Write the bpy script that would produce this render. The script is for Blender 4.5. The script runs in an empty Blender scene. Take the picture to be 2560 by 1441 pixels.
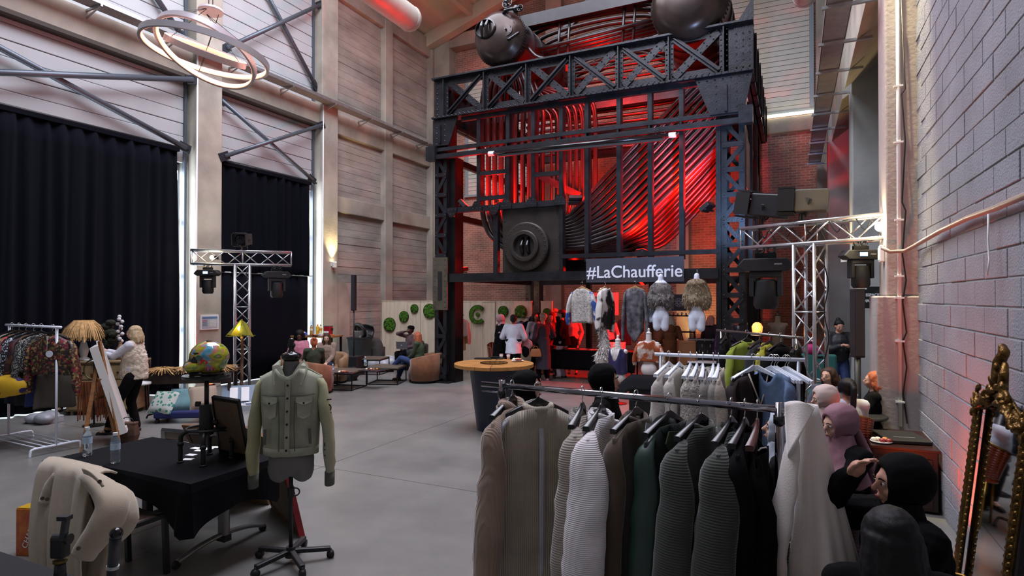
import bpy, bmesh, math, random
from mathutils import Vector as V, Matrix as M
PI = math.pi
RN = random.Random(11)
sc = bpy.context.scene
COL = sc.collection
# ---------------------------------------------------------------- camera
F, CAMH, CX, CY = 1470.0, 2.1, 1280.0, 720.5
YAW, PIT = math.radians(25.6), math.radians(0.5)
SHP = 745 - CY - F * math.tan(PIT)
FW = V((-math.sin(YAW) * math.cos(PIT), math.cos(YAW) * math.cos(PIT), math.sin(PIT)))
RT = V((math.cos(YAW), math.sin(YAW), 0)); UP = RT.cross(FW); EYE = V((0, 0, CAMH))
cam = bpy.data.objects.new('camera', bpy.data.cameras.new('camera')); COL.objects.link(cam)
cam.data.sensor_width = 36; cam.data.lens = 36 * F / 2560; cam.data.shift_y = SHP / 2560
cam.location = EYE; cam.rotation_euler = (PI / 2 + PIT, 0, YAW); cam.data.clip_end = 200; cam.data.clip_start = .05
sc.camera = cam
def P(x, y, ax, c):                       # photo pixel -> point on the plane axis=c
    d = RT * ((x - CX) / F) + UP * (-(y - CY - SHP) / F) + FW
    return EYE + d * ((c - EYE[ax]) / d[ax])
def PD(x, y, depth):                      # photo pixel at a given camera depth
    return EYE + (RT * ((x - CX) / F) + UP * (-(y - CY - SHP) / F) + FW) * depth
# ---------------------------------------------------------------- world, lights, exposure
sc.view_settings.view_transform = 'Standard'; sc.view_settings.look = 'None'
sc.view_settings.gamma = 1; sc.view_settings.use_curve_mapping = False
sc.view_settings.exposure = -0.2
w = bpy.data.worlds.new('world'); sc.world = w; w.use_nodes = True
w.node_tree.nodes['Background'].inputs[0].default_value = (.62, .72, .9, 1)
w.node_tree.nodes['Background'].inputs[1].default_value = 0.25
def lin(h):
    h = h.lstrip('#'); c = [int(h[i:i + 2], 16) / 255 for i in (0, 2, 4)]
    return tuple(x / 12.92 if x <= .04045 else ((x + .055) / 1.055) ** 2.4 for x in c)
def light(name, kind, loc, energy, col, target=None, size=1.0, sy=None, spot=None, blend=.5):
    L = bpy.data.lights.new(name, kind); L.energy = energy; L.color = lin(col)
    if kind == 'AREA':
        L.size = size
        if sy: L.shape = 'RECTANGLE'; L.size_y = sy
    else: L.shadow_soft_size = size
    if spot: L.spot_size = math.radians(spot); L.spot_blend = blend
    o = bpy.data.objects.new(name, L); COL.objects.link(o); o.location = loc
    if target is not None: o.rotation_euler = (V(target) - V(loc)).to_track_quat('-Z', 'Y').to_euler()
    return o
# daylight coming down from the roof, above the frame; lamp above the block wall, above the frame
light('roof_daylight_far_offscreen', 'AREA', (-6.2, 8.6, 12.3), 2250, '#e8eeff', (-6.2, 8.6, 0), 8, 7)
light('roof_daylight_near_offscreen', 'AREA', (-4.0, 3.0, 12.6), 850, '#e6ecff', (-5.0, 6.0, 0), 4, 4)
light('block_wall_lamp_offscreen', 'SPOT', (.72, 7.7, 8.8), 4200, '#fff0b8', (1.28, 7.82, 3.2), .05, spot=20, blend=.8)
# ---------------------------------------------------------------- materials
MATS = {}
def nodes_of(m):
    return m.node_tree.nodes, m.node_tree.links
def blackish(h): return max(lin(h)) < .012
def mat(name, col='#888888', rough=.6, metal=0., var=0., vs=6., col2=None, bump=0., bs=40., emit=None, es=1., trans=0., alpha=1., spec=.5, coat=0., sheen=0., stretch=None, hard=False):
    if name in MATS: return MATS[name]
    m = bpy.data.materials.new(name); m.use_nodes = True; MATS[name] = m
    N, L = nodes_of(m); b = N['Principled BSDF']
    c = lin(col); b.inputs['Base Color'].default_value = (*c, 1)
    b.inputs['Roughness'].default_value = rough; b.inputs['Metallic'].default_value = metal
    b.inputs['Specular IOR Level'].default_value = spec if rough < .8 or not blackish(col) else .12
    if coat: b.inputs['Coat Weight'].default_value = coat; b.inputs['Coat Roughness'].default_value = .08
    if sheen: b.inputs['Sheen Weight'].default_value = sheen
    if trans: b.inputs['Transmission Weight'].default_value = trans; b.inputs['IOR'].default_value = 1.3
    if alpha < 1: b.inputs['Alpha'].default_value = alpha
    if emit: b.inputs['Emission Color'].default_value = (*lin(emit), 1); b.inputs['Emission Strength'].default_value = es
    tc = None
    if var or col2 or bump:
        tc = N.new('ShaderNodeTexCoord'); mp = N.new('ShaderNodeMapping'); L.new(tc.outputs['Object'], mp.inputs[0])
        if stretch: mp.inputs['Scale'].default_value = stretch
    if var or col2:
        n = N.new('ShaderNodeTexNoise'); n.inputs['Scale'].default_value = vs; n.inputs['Detail'].default_value = 6
        L.new(mp.outputs[0], n.inputs['Vector'])
        r = N.new('ShaderNodeValToRGB'); L.new(n.outputs['Fac'], r.inputs[0]); L.new(r.outputs[0], b.inputs['Base Color'])
        k = max(var, .0)
        c2 = lin(col2) if col2 else tuple(min(1, x * (1 + k)) for x in c)
        c1 = c if col2 else tuple(x * (1 - k) for x in c)
        r.color_ramp.elements[0].color = (*c1, 1); r.color_ramp.elements[1].color = (*c2, 1)
        r.color_ramp.elements[0].position = .47 if hard else .32; r.color_ramp.elements[1].position = .53 if hard else .68
    if bump:
        n2 = N.new('ShaderNodeTexNoise'); n2.inputs['Scale'].default_value = bs; n2.inputs['Detail'].default_value = 4
        L.new(mp.outputs[0], n2.inputs['Vector'])
        bp = N.new('ShaderNodeBump'); bp.inputs['Strength'].default_value = bump; bp.inputs['Distance'].default_value = .02
        L.new(n2.outputs['Fac'], bp.inputs['Height']); L.new(bp.outputs[0], b.inputs['Normal'])
    return m
def voro(name, cols, scale, rough=.6, stretch=None, kind='F1'):       # printed pattern of coloured cells
    if name in MATS: return MATS[name]
    m = mat(name, cols[0], rough); N, L = nodes_of(m); b = N['Principled BSDF']
    tc = N.new('ShaderNodeTexCoord'); mp = N.new('ShaderNodeMapping'); L.new(tc.outputs['Object'], mp.inputs[0])
    if stretch: mp.inputs['Scale'].default_value = stretch
    v = N.new('ShaderNodeTexVoronoi'); v.inputs['Scale'].default_value = scale; L.new(mp.outputs[0], v.inputs['Vector'])
    r = N.new('ShaderNodeValToRGB'); r.color_ramp.interpolation = 'CONSTANT'
    sp = N.new('ShaderNodeSeparateColor'); L.new(v.outputs['Color'], sp.inputs[0]); L.new(sp.outputs[0], r.inputs[0])
    e = r.color_ramp.elements; e[0].color = (*lin(cols[0]), 1); e[0].position = 0; e[1].position = 1 / len(cols); e[1].color = (*lin(cols[1]), 1)
    for i in range(2, len(cols)): x = e.new(i / len(cols)); x.color = (*lin(cols[i]), 1)
    L.new(r.outputs[0], b.inputs['Base Color']); return m
def spots(name, base, dot, scale, thr=.35, rough=.7):                  # dots on a ground colour
    if name in MATS: return MATS[name]
    m = mat(name, base, rough); N, L = nodes_of(m); b = N['Principled BSDF']
    tc = N.new('ShaderNodeTexCoord'); v = N.new('ShaderNodeTexVoronoi'); v.inputs['Scale'].default_value = scale; L.new(tc.outputs['Object'], v.inputs['Vector'])
    r = N.new('ShaderNodeValToRGB'); r.color_ramp.interpolation = 'CONSTANT'; L.new(v.outputs['Distance'], r.inputs[0])
    r.color_ramp.elements[0].color = (*lin(dot), 1); r.color_ramp.elements[1].position = thr; r.color_ramp.elements[1].color = (*lin(base), 1)
    L.new(r.outputs[0], b.inputs['Base Color']); return m
def rib(name, col, freq, rough=.9, depth=.6, axis='X', var=.15):      # knitted rib: waves along an axis give relief
    if name in MATS: return MATS[name]
    m = mat(name, col, rough, var=var, vs=5, sheen=.4); N, L = nodes_of(m); b = N['Principled BSDF']
    tc = N.new('ShaderNodeTexCoord'); w_ = N.new('ShaderNodeTexWave'); w_.inputs['Scale'].default_value = freq; w_.inputs['Distortion'].default_value = .4
    w_.bands_direction = axis; L.new(tc.outputs['Object'], w_.inputs['Vector'])
    bp = N.new('ShaderNodeBump'); bp.inputs['Strength'].default_value = depth; bp.inputs['Distance'].default_value = .006
    L.new(w_.outputs['Fac'], bp.inputs['Height']); L.new(bp.outputs[0], b.inputs['Normal']); return m
# ---------------------------------------------------------------- mesh helpers
def ortho(d, up=(0, 0, 1)):
    d = V(d).normalized(); u = V(up)
    if abs(d.dot(u)) > .98: u = V((1, 0, 0)) if abs(d.x) < .9 else V((0, 1, 0))
    s = d.cross(u).normalized(); return d, s, s.cross(d).normalized()
class MB:
    def __init__(s): s.v = []; s.f = []
    def add(s, vs, fs, m=None):
        o = len(s.v); s.v += [tuple(m @ V(p)) if m is not None else tuple(p) for p in vs]; s.f += [tuple(i + o for i in f) for f in fs]; return s
    def box(s, c, d, m=None, rz=0, rx=0, ry=0):
        x, y, z = d[0] / 2, d[1] / 2, d[2] / 2
        T = M.Translation(c) @ M.Rotation(rz, 4, 'Z') @ M.Rotation(ry, 4, 'Y') @ M.Rotation(rx, 4, 'X')
        if m is not None: T = m @ T
        return s.add([(a, b, e) for a in (-x, x) for b in (-y, y) for e in (-z, z)], [(0, 1, 3, 2), (4, 6, 7, 5), (0, 4, 5, 1), (2, 3, 7, 6), (0, 2, 6, 4), (1, 5, 7, 3)], T)
    def b2(s, a, b, m=None):               # box from two corners
        return s.box([(a[i] + b[i]) / 2 for i in range(3)], [abs(a[i] - b[i]) for i in range(3)], m)
    def bar(s, p, q, w, h, up=(0, 0, 1)):
        p, q = V(p), V(q); d, a, b = ortho(q - p, up); vs = []
        for e in (p, q):
            for i, j in ((-1, -1), (1, -1), (1, 1), (-1, 1)): vs.append(e + a * (i * w / 2) + b * (j * h / 2))
        return s.add(vs, [(3, 2, 1, 0), (4, 5, 6, 7)] + [(i, (i + 1) % 4, 4 + (i + 1) % 4, 4 + i) for i in range(4)])
    def tube(s, pts, r, n=8, caps=True, flat=None, closed=False):
        pts = [V(p) for p in pts]; k = len(pts); rs = r if isinstance(r, (list, tuple)) else [r] * k
        o = len(s.v); a = None
        for i, p in enumerate(pts):
            d = (pts[(i + 1) % k] - pts[i - 1]) if closed else (pts[min(i + 1, k - 1)] - pts[max(i - 1, 0)])
            if d.length < 1e-9: d = V((0, 0, 1))
            d.normalize()
            if a is None: a = ortho(d)[1]
            else:
                a = a - d * a.dot(d)
                a = a.normalized() if a.length > 1e-6 else ortho(d)[1]
            b = d.cross(a); fr = rs[i]
            for j in range(n):
                t = 2 * PI * j / n; x, y = math.cos(t) * fr, math.sin(t) * fr * (flat or 1)
                s.v.append(tuple(p + a * x + b * y))
        m_ = k if closed else k - 1
        for i in range(m_):
            for j in range(n): s.f.append((o + i * n + j, o + i * n + (j + 1) % n, o + ((i + 1) % k) * n + (j + 1) % n, o + ((i + 1) % k) * n + j))
        if caps and not closed: s.f.append(tuple(o + j for j in reversed(range(n)))); s.f.append(tuple(o + (k - 1) * n + j for j in range(n)))
        return s
    def cap(s, p, q, r1, r2=None, n=10):  # rounded tapered capsule
        r2 = r1 if r2 is None else r2; p, q = V(p), V(q); d = (q - p); d = d.normalized() if d.length > 1e-6 else V((0, 0, 1))
        return s.tube([p - d * r1 * .97, p - d * r1 * .6, p, q, q + d * r2 * .6, q + d * r2 * .97], [r1 * .2, r1 * .8, r1, r2, r2 * .8, r2 * .2], n)
    def chain(s, pts, rs, n=10):
        for i in range(len(pts) - 1): s.cap(pts[i], pts[i + 1], rs[i], rs[i + 1], n)
        return s
    def cyl(s, p, q, r, r2=None, n=16): return s.tube([p, q], [r, r if r2 is None else r2], n)
    def lathe(s, prof, n=24, m=None, caps=True, sx=1, sy=1):
        vs = [(r * math.cos(2 * PI * j / n) * sx, r * math.sin(2 * PI * j / n) * sy, z) for r, z in prof for j in range(n)]; k = len(prof)
        fs = [(i * n + j, i * n + (j + 1) % n, (i + 1) * n + (j + 1) % n, (i + 1) * n + j) for i in range(k - 1) for j in range(n)]
        if caps: fs += [tuple(reversed(range(n))), tuple((k - 1) * n + j for j in range(n))]
        return s.add(vs, fs, m)
    def ell(s, c, r, m=None, n=14, k=9):
        r = (r, r, r) if not isinstance(r, (tuple, list)) else r
        T = M.Translation(c) if m is None else m @ M.Translation(c)
        T = T @ M.Diagonal((*r, 1)); pr = [(max(math.sin(PI * i / k), .02), -math.cos(PI * i / k)) for i in range(k + 1)]
        return s.lathe(pr, n, T)
    def prism(s, poly, z0, z1, m=None):
        n = len(poly); vs = [(x, y, z0) for x, y in poly] + [(x, y, z1) for x, y in poly]
        return s.add(vs, [tuple(reversed(range(n))), tuple(range(n, 2 * n))] + [(i, (i + 1) % n, n + (i + 1) % n, n + i) for i in range(n)], m)
    def loft(s, rings, caps=True, m=None):
        n = len(rings[0]); vs = [p for r in rings for p in r]; k = len(rings)
        fs = [(i * n + j, i * n + (j + 1) % n, (i + 1) * n + (j + 1) % n, (i + 1) * n + j) for i in range(k - 1) for j in range(n)]
        if caps: fs += [tuple(reversed(range(n))), tuple((k - 1) * n + j for j in range(n))]
        return s.add(vs, fs, m)
    def grid(s, fn, nu, nv, m=None, thick=0):
        vs = [fn(i / nu, j / nv) for i in range(nu + 1) for j in range(nv + 1)]; k = nv + 1
        return s.add(vs, [(i * k + j, (i + 1) * k + j, (i + 1) * k + j + 1, i * k + j + 1) for i in range(nu) for j in range(nv)], m)
    def torus(s, c, R_, r, axis=(0, 0, 1), n=32, k=8, a0=0, a1=2 * PI, flat=None):
        d, x, y = ortho(axis); full = abs(a1 - a0 - 2 * PI) < 1e-4; m_ = n if full else n + 1
        pts = [V(c) + x * math.cos(a0 + (a1 - a0) * i / n) * R_ + y * math.sin(a0 + (a1 - a0) * i / n) * R_ for i in range(m_)]
        return s.tube(pts, r, k, closed=full)
    def mesh(s, name):
        me = bpy.data.meshes.new(name); me.from_pydata(s.v, [], s.f); me.update(); return me
    def build(s, name, m, parent=None, smooth=False, bevel=0, solid=0, sub=0, remesh=0, soft=0, disp=None):
        me = s.mesh(name); me.materials.append(m)
        bm = bmesh.new(); bm.from_mesh(me); bmesh.ops.recalc_face_normals(bm, faces=bm.faces); bm.to_mesh(me); bm.free()
        if smooth or remesh: me.polygons.foreach_set('use_smooth', [True] * len(me.polygons))
        o = bpy.data.objects.new(name, me); COL.objects.link(o); o.parent = parent
        if smooth == 'auto': me.set_sharp_from_angle(angle=math.radians(40))
        if remesh:
            d = o.modifiers.new('r', 'REMESH'); d.mode = 'VOXEL'; d.voxel_size = remesh; d.use_smooth_shade = True
            if soft: d = o.modifiers.new('s', 'SMOOTH'); d.iterations = soft; d.factor = .5
        if solid: d = o.modifiers.new('t', 'SOLIDIFY'); d.thickness = solid; d.offset = 0
        if sub: d = o.modifiers.new('u', 'SUBSURF'); d.levels = d.render_levels = sub
        if bevel: d = o.modifiers.new('b', 'BEVEL'); d.width = bevel; d.segments = 2; d.limit_method = 'ANGLE'
        if disp:
            t = bpy.data.textures.new(name, 'CLOUDS'); t.noise_scale = disp[1]
            d = o.modifiers.new('d', 'DISPLACE'); d.texture = t; d.strength = disp[0]; d.mid_level = .5; d.texture_coords = 'GLOBAL' if len(disp) > 2 else 'LOCAL'
        return o
def tag(o, label=None, cat=None, group=None, kind=None):
    if label: o['label'] = label
    if cat: o['category'] = cat
    if group: o['group'] = group
    if kind: o['kind'] = kind
    return o
def thing(name, label, cat, loc=(0, 0, 0), rz=0, group=None):
    o = bpy.data.objects.new(name, None); COL.objects.link(o); o.location = loc; o.rotation_euler = (0, 0, rz); o.empty_display_size = .1
    return tag(o, label, cat, group)
def struct(o): o['kind'] = 'structure'; return o
def copy_tree(o, parent=None):
    c = o.copy(); COL.objects.link(c); c.parent = parent
    for ch in [x for x in COL.objects if x.parent == o]: copy_tree(ch, c)
    return c
def text(name, body, size, m, parent, mtx, extrude=.004, align='LEFT', bold=.0, shear=0.):
    cu = bpy.data.curves.new(name, 'FONT'); cu.body = body; cu.size = size; cu.extrude = extrude; cu.align_x = align; cu.offset = bold; cu.shear = shear
    t = bpy.data.objects.new(name, cu); COL.objects.link(t); dg = bpy.context.evaluated_depsgraph_get()
    me = bpy.data.meshes.new_from_object(t.evaluated_get(dg)); bpy.data.objects.remove(t)
    me.materials.clear(); me.materials.append(m); me.transform(mtx)
    o = bpy.data.objects.new(name, me); COL.objects.link(o); o.parent = parent; return o
FACEY = M.Rotation(PI / 2, 4, 'X')       # text standing upright, read from -Y
FACEX = M.Rotation(PI / 2, 4, 'Z') @ FACEY
# ================================================================ materials of the place
concrete = mat('concrete', '#a39c8e', .85, var=.28, vs=1.1, bump=.25, bs=14)
concrete_d = mat('concrete_grey', '#8f9290', .85, var=.2, vs=1.3, bump=.2, bs=16)
board_m = mat('board_formed_concrete', '#9c958a', .88, var=.3, vs=1.3, bump=.5, bs=12, stretch=(1, .6, 1.6))
cream = mat('ceiling_plaster', '#c9bfa6', .9, var=.08, vs=1)
clad = mat('coated_cladding', '#a9abab', .5, var=.04, vs=2)
steel_g = mat('galvanised_steel', '#a9acae', .35, .8, var=.12, vs=8)
brace_m = mat('painted_brace_steel', '#596069', .4, .4)
blackfab = mat('black_curtain_fabric', '#0a0c14', 1.0, spec=.15)
black = mat('black_paint', '#141416', .5)
blackgloss = mat('black_gloss', '#0c0c0e', .18)
white = mat('white_plastic', '#e6e6e6', .5)
block_m = mat('concrete_block', '#85858b', .92, var=.13, vs=1.6, bump=.5, bs=60)
mortar = mat('mortar', '#8d8a8a', .95, bump=.3, bs=50)
day = mat('daylit_glass', '#eef4ff', .4, emit='#e4f0ff', es=14)
def brick_mat():
    m = mat('old_brick', '#a05a45', .9); N, L = nodes_of(m); b = N['Principled BSDF']
    tc = N.new('ShaderNodeTexCoord'); mp = N.new('ShaderNodeMapping'); mp.inputs['Rotation'].default_value = (PI / 2, 0, 0); L.new(tc.outputs['Object'], mp.inputs[0])
    nd = N.new('ShaderNodeTexNoise'); nd.inputs['Scale'].default_value = 5; L.new(mp.outputs[0], nd.inputs['Vector'])
    mx = N.new('ShaderNodeVectorMath'); mx.operation = 'SCALE'; L.new(nd.outputs['Color'], mx.inputs[0]); mx.inputs['Scale'].default_value = .035
    ad = N.new('ShaderNodeVectorMath'); L.new(mp.outputs[0], ad.inputs[0]); L.new(mx.outputs[0], ad.inputs[1])
    t = N.new('ShaderNodeTexBrick'); L.new(ad.outputs[0], t.inputs['Vector']); t.inputs['Scale'].default_value = 1
    t.inputs['Brick Width'].default_value = .23; t.inputs['Row Height'].default_value = .078; t.inputs['Mortar Size'].default_value = .009; t.inputs['Bias'].default_value = -.1
    t.inputs['Color1'].default_value = (*lin('#b98572'), 1); t.inputs['Color2'].default_value = (*lin('#9c7262'), 1); t.inputs['Mortar'].default_value = (*lin('#c2b6a6'), 1)
    n2 = N.new('ShaderNodeTexNoise'); n2.inputs['Scale'].default_value = 1.2; n2.inputs['Detail'].default_value = 5; L.new(mp.outputs[0], n2.inputs['Vector'])
    r = N.new('ShaderNodeValToRGB'); L.new(n2.outputs['Fac'], r.inputs[0]); r.color_ramp.elements[0].color = (.6, .62, .62, 1); r.color_ramp.elements[1].color = (1.1, 1.05, 1, 1); r.color_ramp.elements[0].position = .3; r.color_ramp.elements[1].position = .65
    mm = N.new('ShaderNodeMix'); mm.data_type = 'RGBA'; mm.blend_type = 'MULTIPLY'; mm.inputs[0].default_value = 1; L.new(t.outputs['Color'], mm.inputs[6]); L.new(r.outputs[0], mm.inputs[7])
    L.new(mm.outputs[2], b.inputs['Base Color'])
    bp = N.new('ShaderNodeBump'); bp.inputs['Strength'].default_value = .8; bp.inputs['Distance'].default_value = .02; bp.invert = True; L.new(t.outputs['Fac'], bp.inputs['Height']); L.new(bp.outputs[0], b.inputs['Normal'])
    return m
brick_m = brick_mat()
def floor_mat():
    m = mat('polished_concrete', '#7d7b77', .3); N, L = nodes_of(m); b = N['Principled BSDF']
    tc = N.new('ShaderNodeTexCoord'); n = N.new('ShaderNodeTexNoise'); n.inputs['Scale'].default_value = .9; n.inputs['Detail'].default_value = 5; n.inputs['Roughness'].default_value = .6; L.new(tc.outputs['Object'], n.inputs['Vector'])
    r = N.new('ShaderNodeValToRGB'); L.new(n.outputs['Fac'], r.inputs[0]); r.color_ramp.elements[0].position = .3; r.color_ramp.elements[1].position = .7
    r.color_ramp.elements[0].color = (*lin('#686764'), 1); r.color_ramp.elements[1].color = (*lin('#82807b'), 1); L.new(r.outputs[0], b.inputs['Base Color'])
    n2 = N.new('ShaderNodeTexNoise'); n2.inputs['Scale'].default_value = 1.6; n2.inputs['Detail'].default_value = 3; L.new(tc.outputs['Object'], n2.inputs['Vector'])
    r2 = N.new('ShaderNodeMapRange'); L.new(n2.outputs['Fac'], r2.inputs[0]); r2.inputs[3].default_value = .2; r2.inputs[4].default_value = .42; L.new(r2.outputs[0], b.inputs['Roughness'])
    bp = N.new('ShaderNodeBump'); bp.inputs['Strength'].default_value = .05; bp.inputs['Distance'].default_value = .01; L.new(n2.outputs['Fac'], bp.inputs['Height']); L.new(bp.outputs[0], b.inputs['Normal'])
    return m
floor_m = floor_mat()
# ================================================================ floor: cast slabs with sawn joints
fl = struct(MB().b2((-13.4, -4.6, -.3), (2.2, 20.2, -.012)).build('floor', mat('joint_filler', '#4b4a48', .9)))
xs = [-13.3, -10.9, -5.29, .35, 2.1]; ys = [-4.5, 0.0, 5.58, 11.2, 16.8, 20.1]
for i in range(4):
    for j in range(5): MB().b2((xs[i] + .004, ys[j] + .004, -.1), (xs[i + 1] - .004, ys[j + 1] - .004, 0)).build('slab', floor_m, fl)
# ================================================================ left wall
wl = struct(MB().b2((-13.3, -4.6, 0), (-13.15, 19.7, 13)).build('wall_left', concrete_d))
WX = -12.62
for y0, y1 in ((-4.5, 2.5), (3.1, 8.97), (9.65, 12.95)):     # coated cladding panels over the window bays
    z = 5.2; k = 0
    while z < 12.4:
        MB().b2((WX - .08, y0, z), (WX + .012 * (k % 2), y1, z + .29)).build('cladding_panel', clad, wl, bevel=.012)
        z += .3; k += 1
n = 0
for y0, y1 in ((3.1, 8.97), (9.65, 12.95)):
    n += 1
    o = struct(MB().b2((WX - .3, y0, .1), (WX - .27, y1, 5.2)).build('window_%d' % n, mat('window_frame_grey', '#7b8288', .5)))
    np_ = max(2, int((y1 - y0) / 1.1)); st = (y1 - y0) / np_
    for i in range(np_):
        for j in range(4): MB().b2((WX - .26, y0 + i * st + .05, .15 + j * 1.25), (WX - .25, y0 + (i + 1) * st - .05, 1.3 + j * 1.25)).build('pane', day, o)
nc = 0
for y0, y1 in ((2.5, 3.1), (8.97, 9.65), (12.95, 13.61)):
    nc += 1
    struct(MB().b2((-13.15, y0, 0), (-12.3, y1, 12.6)).build('trim_%d' % nc, concrete, bevel=.02))
    for dy in (-.07,):                                        # grey edge channel of each bay
        struct(MB().b2((-12.66, y0 + dy - .03, 0), (-12.56, y0 + dy + .03, 12)).build('trim_%d' % (nc + 10), brace_m))
# longitudinal concrete beams
struct(MB().b2((-13.1, -4.5, 7.15), (-12.42, 13.0, 7.75)).build('trim_5', concrete, bevel=.02))
struct(MB().b2((-13.1, -4.5, 7.08), (-12.36, 13.0, 7.16)).build('trim_6', mat('dark_flange', '#3c342c', .7)))
# board-formed concrete end of the left wall: fields of boards between ribs and beams
yy = [13.61, 16.08, 16.5, 19.0]
for (a, b_) in ((13.61, 16.08), (16.5, 18.85)):
    for z0, z1, dz in ((0, 4.72, .236), (5.2, 7.1, .212), (7.75, 11.3, .237)):
        nb = round((z1 - z0) / dz)
        for k in range(nb):
            off = RN.uniform(0, .018)
            MB().b2((-13.1, a, z0 + k * dz + .004), (-12.66 + off, b_, z0 + (k + 1) * dz - .004)).build('board', board_m, wl)
MB().b2((-13.12, 13.6, 0), (-12.7, 19.6, 11.4)).build('joint_face', mat('joint_concrete', '#9c958a', .95), wl)
n = 20
for (a, b_, x) in ((16.08, 16.5, -12.46), (18.85, 19.6, -12.4)):
    n += 1; struct(MB().b2((-13.1, a, 0), (x, b_, 11.6)).build('trim_%d' % n, concrete, bevel=.02))
for (z0, z1, x) in ((4.72, 5.2, -12.5), (7.1, 7.75, -12.5), (11.3, 12.0, -12.5)):
    n += 1; struct(MB().b2((-13.1, 13.6, z0), (x, 19.0, z1)).build('trim_%d' % n, concrete, bevel=.02))
# sloped buttress foot beside the second column
struct(MB().prism([(0, 0), (.62, 0), (.62, 2.1), (.5, 2.45), (.2, 2.75), (0, 2.8)], -.2, .2, M.Translation((-12.55, 13.6, 0)) @ M.Rotation(PI / 2, 4, 'Z') @ FACEY).build('trim_40', concrete, bevel=.03))
# steel cross braces of the bays
def brace(p, q, r, label):
    t = thing('steel_brace', label, 'brace', p); a = V(q) - V(p)
    MB().cyl((0, 0, 0), a, r, n=14).build('tube', brace_m, t, True)
    for e in (V((0, 0, 0)), a): MB().bar(e - a.normalized() * .16, e + a.normalized() * .12, .2, .02, (1, 0, 0)).build('end_plate', mat('brace_plate', '#30353b', .5, .5), t)
brace((-12.42, 3.2, 7.03), (-12.42, 8.8, 5.5), .06, 'dark steel brace tube falling from beam towards first concrete column, above the long curtain')
brace((-12.28, 3.2, 5.35), (-12.28, 8.86, 7.05), .06, 'grey steel brace tube rising to top of first concrete column above the long curtain')
brace((-12.42, 9.72, 6.87), (-12.42, 12.7, 5.48), .05, 'dark steel brace tube falling across narrow bay between the two concrete columns')
brace((-12.29, 9.72, 5.5), (-12.29, 12.92, 7.1), .05, 'pale steel brace tube rising across narrow bay between the two concrete columns')
brace((-12.5, 5.9, 10.9), (-12.5, 8.8, 8.0), .06, 'dark steel brace tube above beam, left of the ring chandelier')
brace((-12.36, 9.8, 8.15), (-12.36, 12.9, 10.6), .055, 'pale steel brace tube rising above the beam behind the ring chandelier')
brace((-12.5, 10.4, 10.9), (-12.5, 12.9, 8.25), .055, 'dark steel brace tube falling above the beam to the second concrete column')
# cable tray along the wall
ct = thing('cable_tray', 'long pale perforated cable tray running along the left concrete wall', 'cable tray', (-12.1, 4, 7.74))
MB().b2((-.16, -6, -.01), (.16, 14.8, 0)).build('tray_base', steel_g, ct)
for s in (-1, 1): MB().b2((s * .16 - .006, -6, -.01), (s * .16 + .006, 14.8, .075)).build('tray_side', steel_g, ct)
for k in range(13): 
    b = MB(); b.b2((-.4, -5.3 + k * 1.6, -.05), (.17, -5.26 + k * 1.6, -.012)); b.bar((-.4, -5.28 + k * 1.6, -.2), (.1, -5.28 + k * 1.6, -.04), .03, .02); b.build('bracket', steel_g, ct)
# thin wall conduits
for y0, x in ((8.98, -12.28), (12.97, -12.28)):
    tag(MB().cyl((x, y0, 0.1), (x, y0, 7.7), .018, n=8).build('conduit_pipe', white, smooth=True), 'thin white conduit on edge of the %s concrete column' % ('first' if y0 < 10 else 'second'), 'pipe')
# black curtains in front of the window bays
def curtain(y0, y1, z0, z1, x, label, name='curtain'):
    L_ = y1 - y0; ph = [RN.uniform(0, 6) for _ in range(9)]
    def f(u, v):
        y = y0 + L_ * u; s = math.sin(y * 21 + ph[0] + 1.2 * math.sin(y * 3.1 + ph[1])) + .5 * math.sin(y * 34 + ph[2] + v)
        return (x + .07 * s * (.45 + .55 * v) + .02 * math.sin(y * 5 + v * 3), y + .02 * math.sin(y * 13 + v * 4), z1 + (z0 - z1) * v)
    t = thing(name, label, 'curtain', (0, 0, 0)); MB().grid(f, int(L_ * 40), 12).build('drape', blackfab, t, True, solid=.01)
    MB().b2((x - .06, y0, z1 - .05), (x + .06, y1, z1 + .03)).build('heading', blackfab, t)
    MB().cyl((x, y0 - .15, z1 + .05), (x, y1 + .25, z1 + .05), .03, n=8).build('rail', black, t, True); return t
curtain(2.9, 8.62, .02, 5.42, -12.42, 'long pleated black curtain covering the tall window left of the first concrete column')
curtain(9.66, 12.6, 2.72, 5.36, -12.42, 'upper pleated black curtain hanging between the two concrete columns')
t = thing('curtain', 'plain lower black curtain between the two concrete columns, under a thin rail', 'curtain')
MB().grid(lambda u, v: (-12.45 + .012 * math.sin(u * 30), 9.66 + 2.9 * u, .02 + 2.7 * v), 80, 4).build('drape', blackfab, t, True, solid=.01)
MB().cyl((-12.42, 9.66, 2.72), (-12.42, 12.7, 2.72), .016, n=8).build('rail', steel_g, t, True)
# ================================================================ back wall
wb = struct(MB().b2((-13.2, 19.5, 0), (2.2, 19.8, 13.6)).build('wall_back', brick_m))
n = 50
for (x0, x1, z0, z1, dep) in ((-12.75, -11.75, 0, 13, .5), (-7.9, -7.3, 0, 13, .3), (-3.4, -3.0, 0, 13, .25), (-1.3, -.95, 0, 7.2, .18), (.62, 1.0, 0, 13, .3), (-12.4, 1.0, 11.6, 12.1, .45), (-1.1, .75, 7.05, 7.5, .2), (-11.8, -7.5, 2.35, 2.6, .06)):
    n += 1; struct(MB().b2((x0, 19.5 - dep, z0), (x1, 19.55, z1)).build('trim_%d' % n, concrete, bevel=.02))
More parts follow.
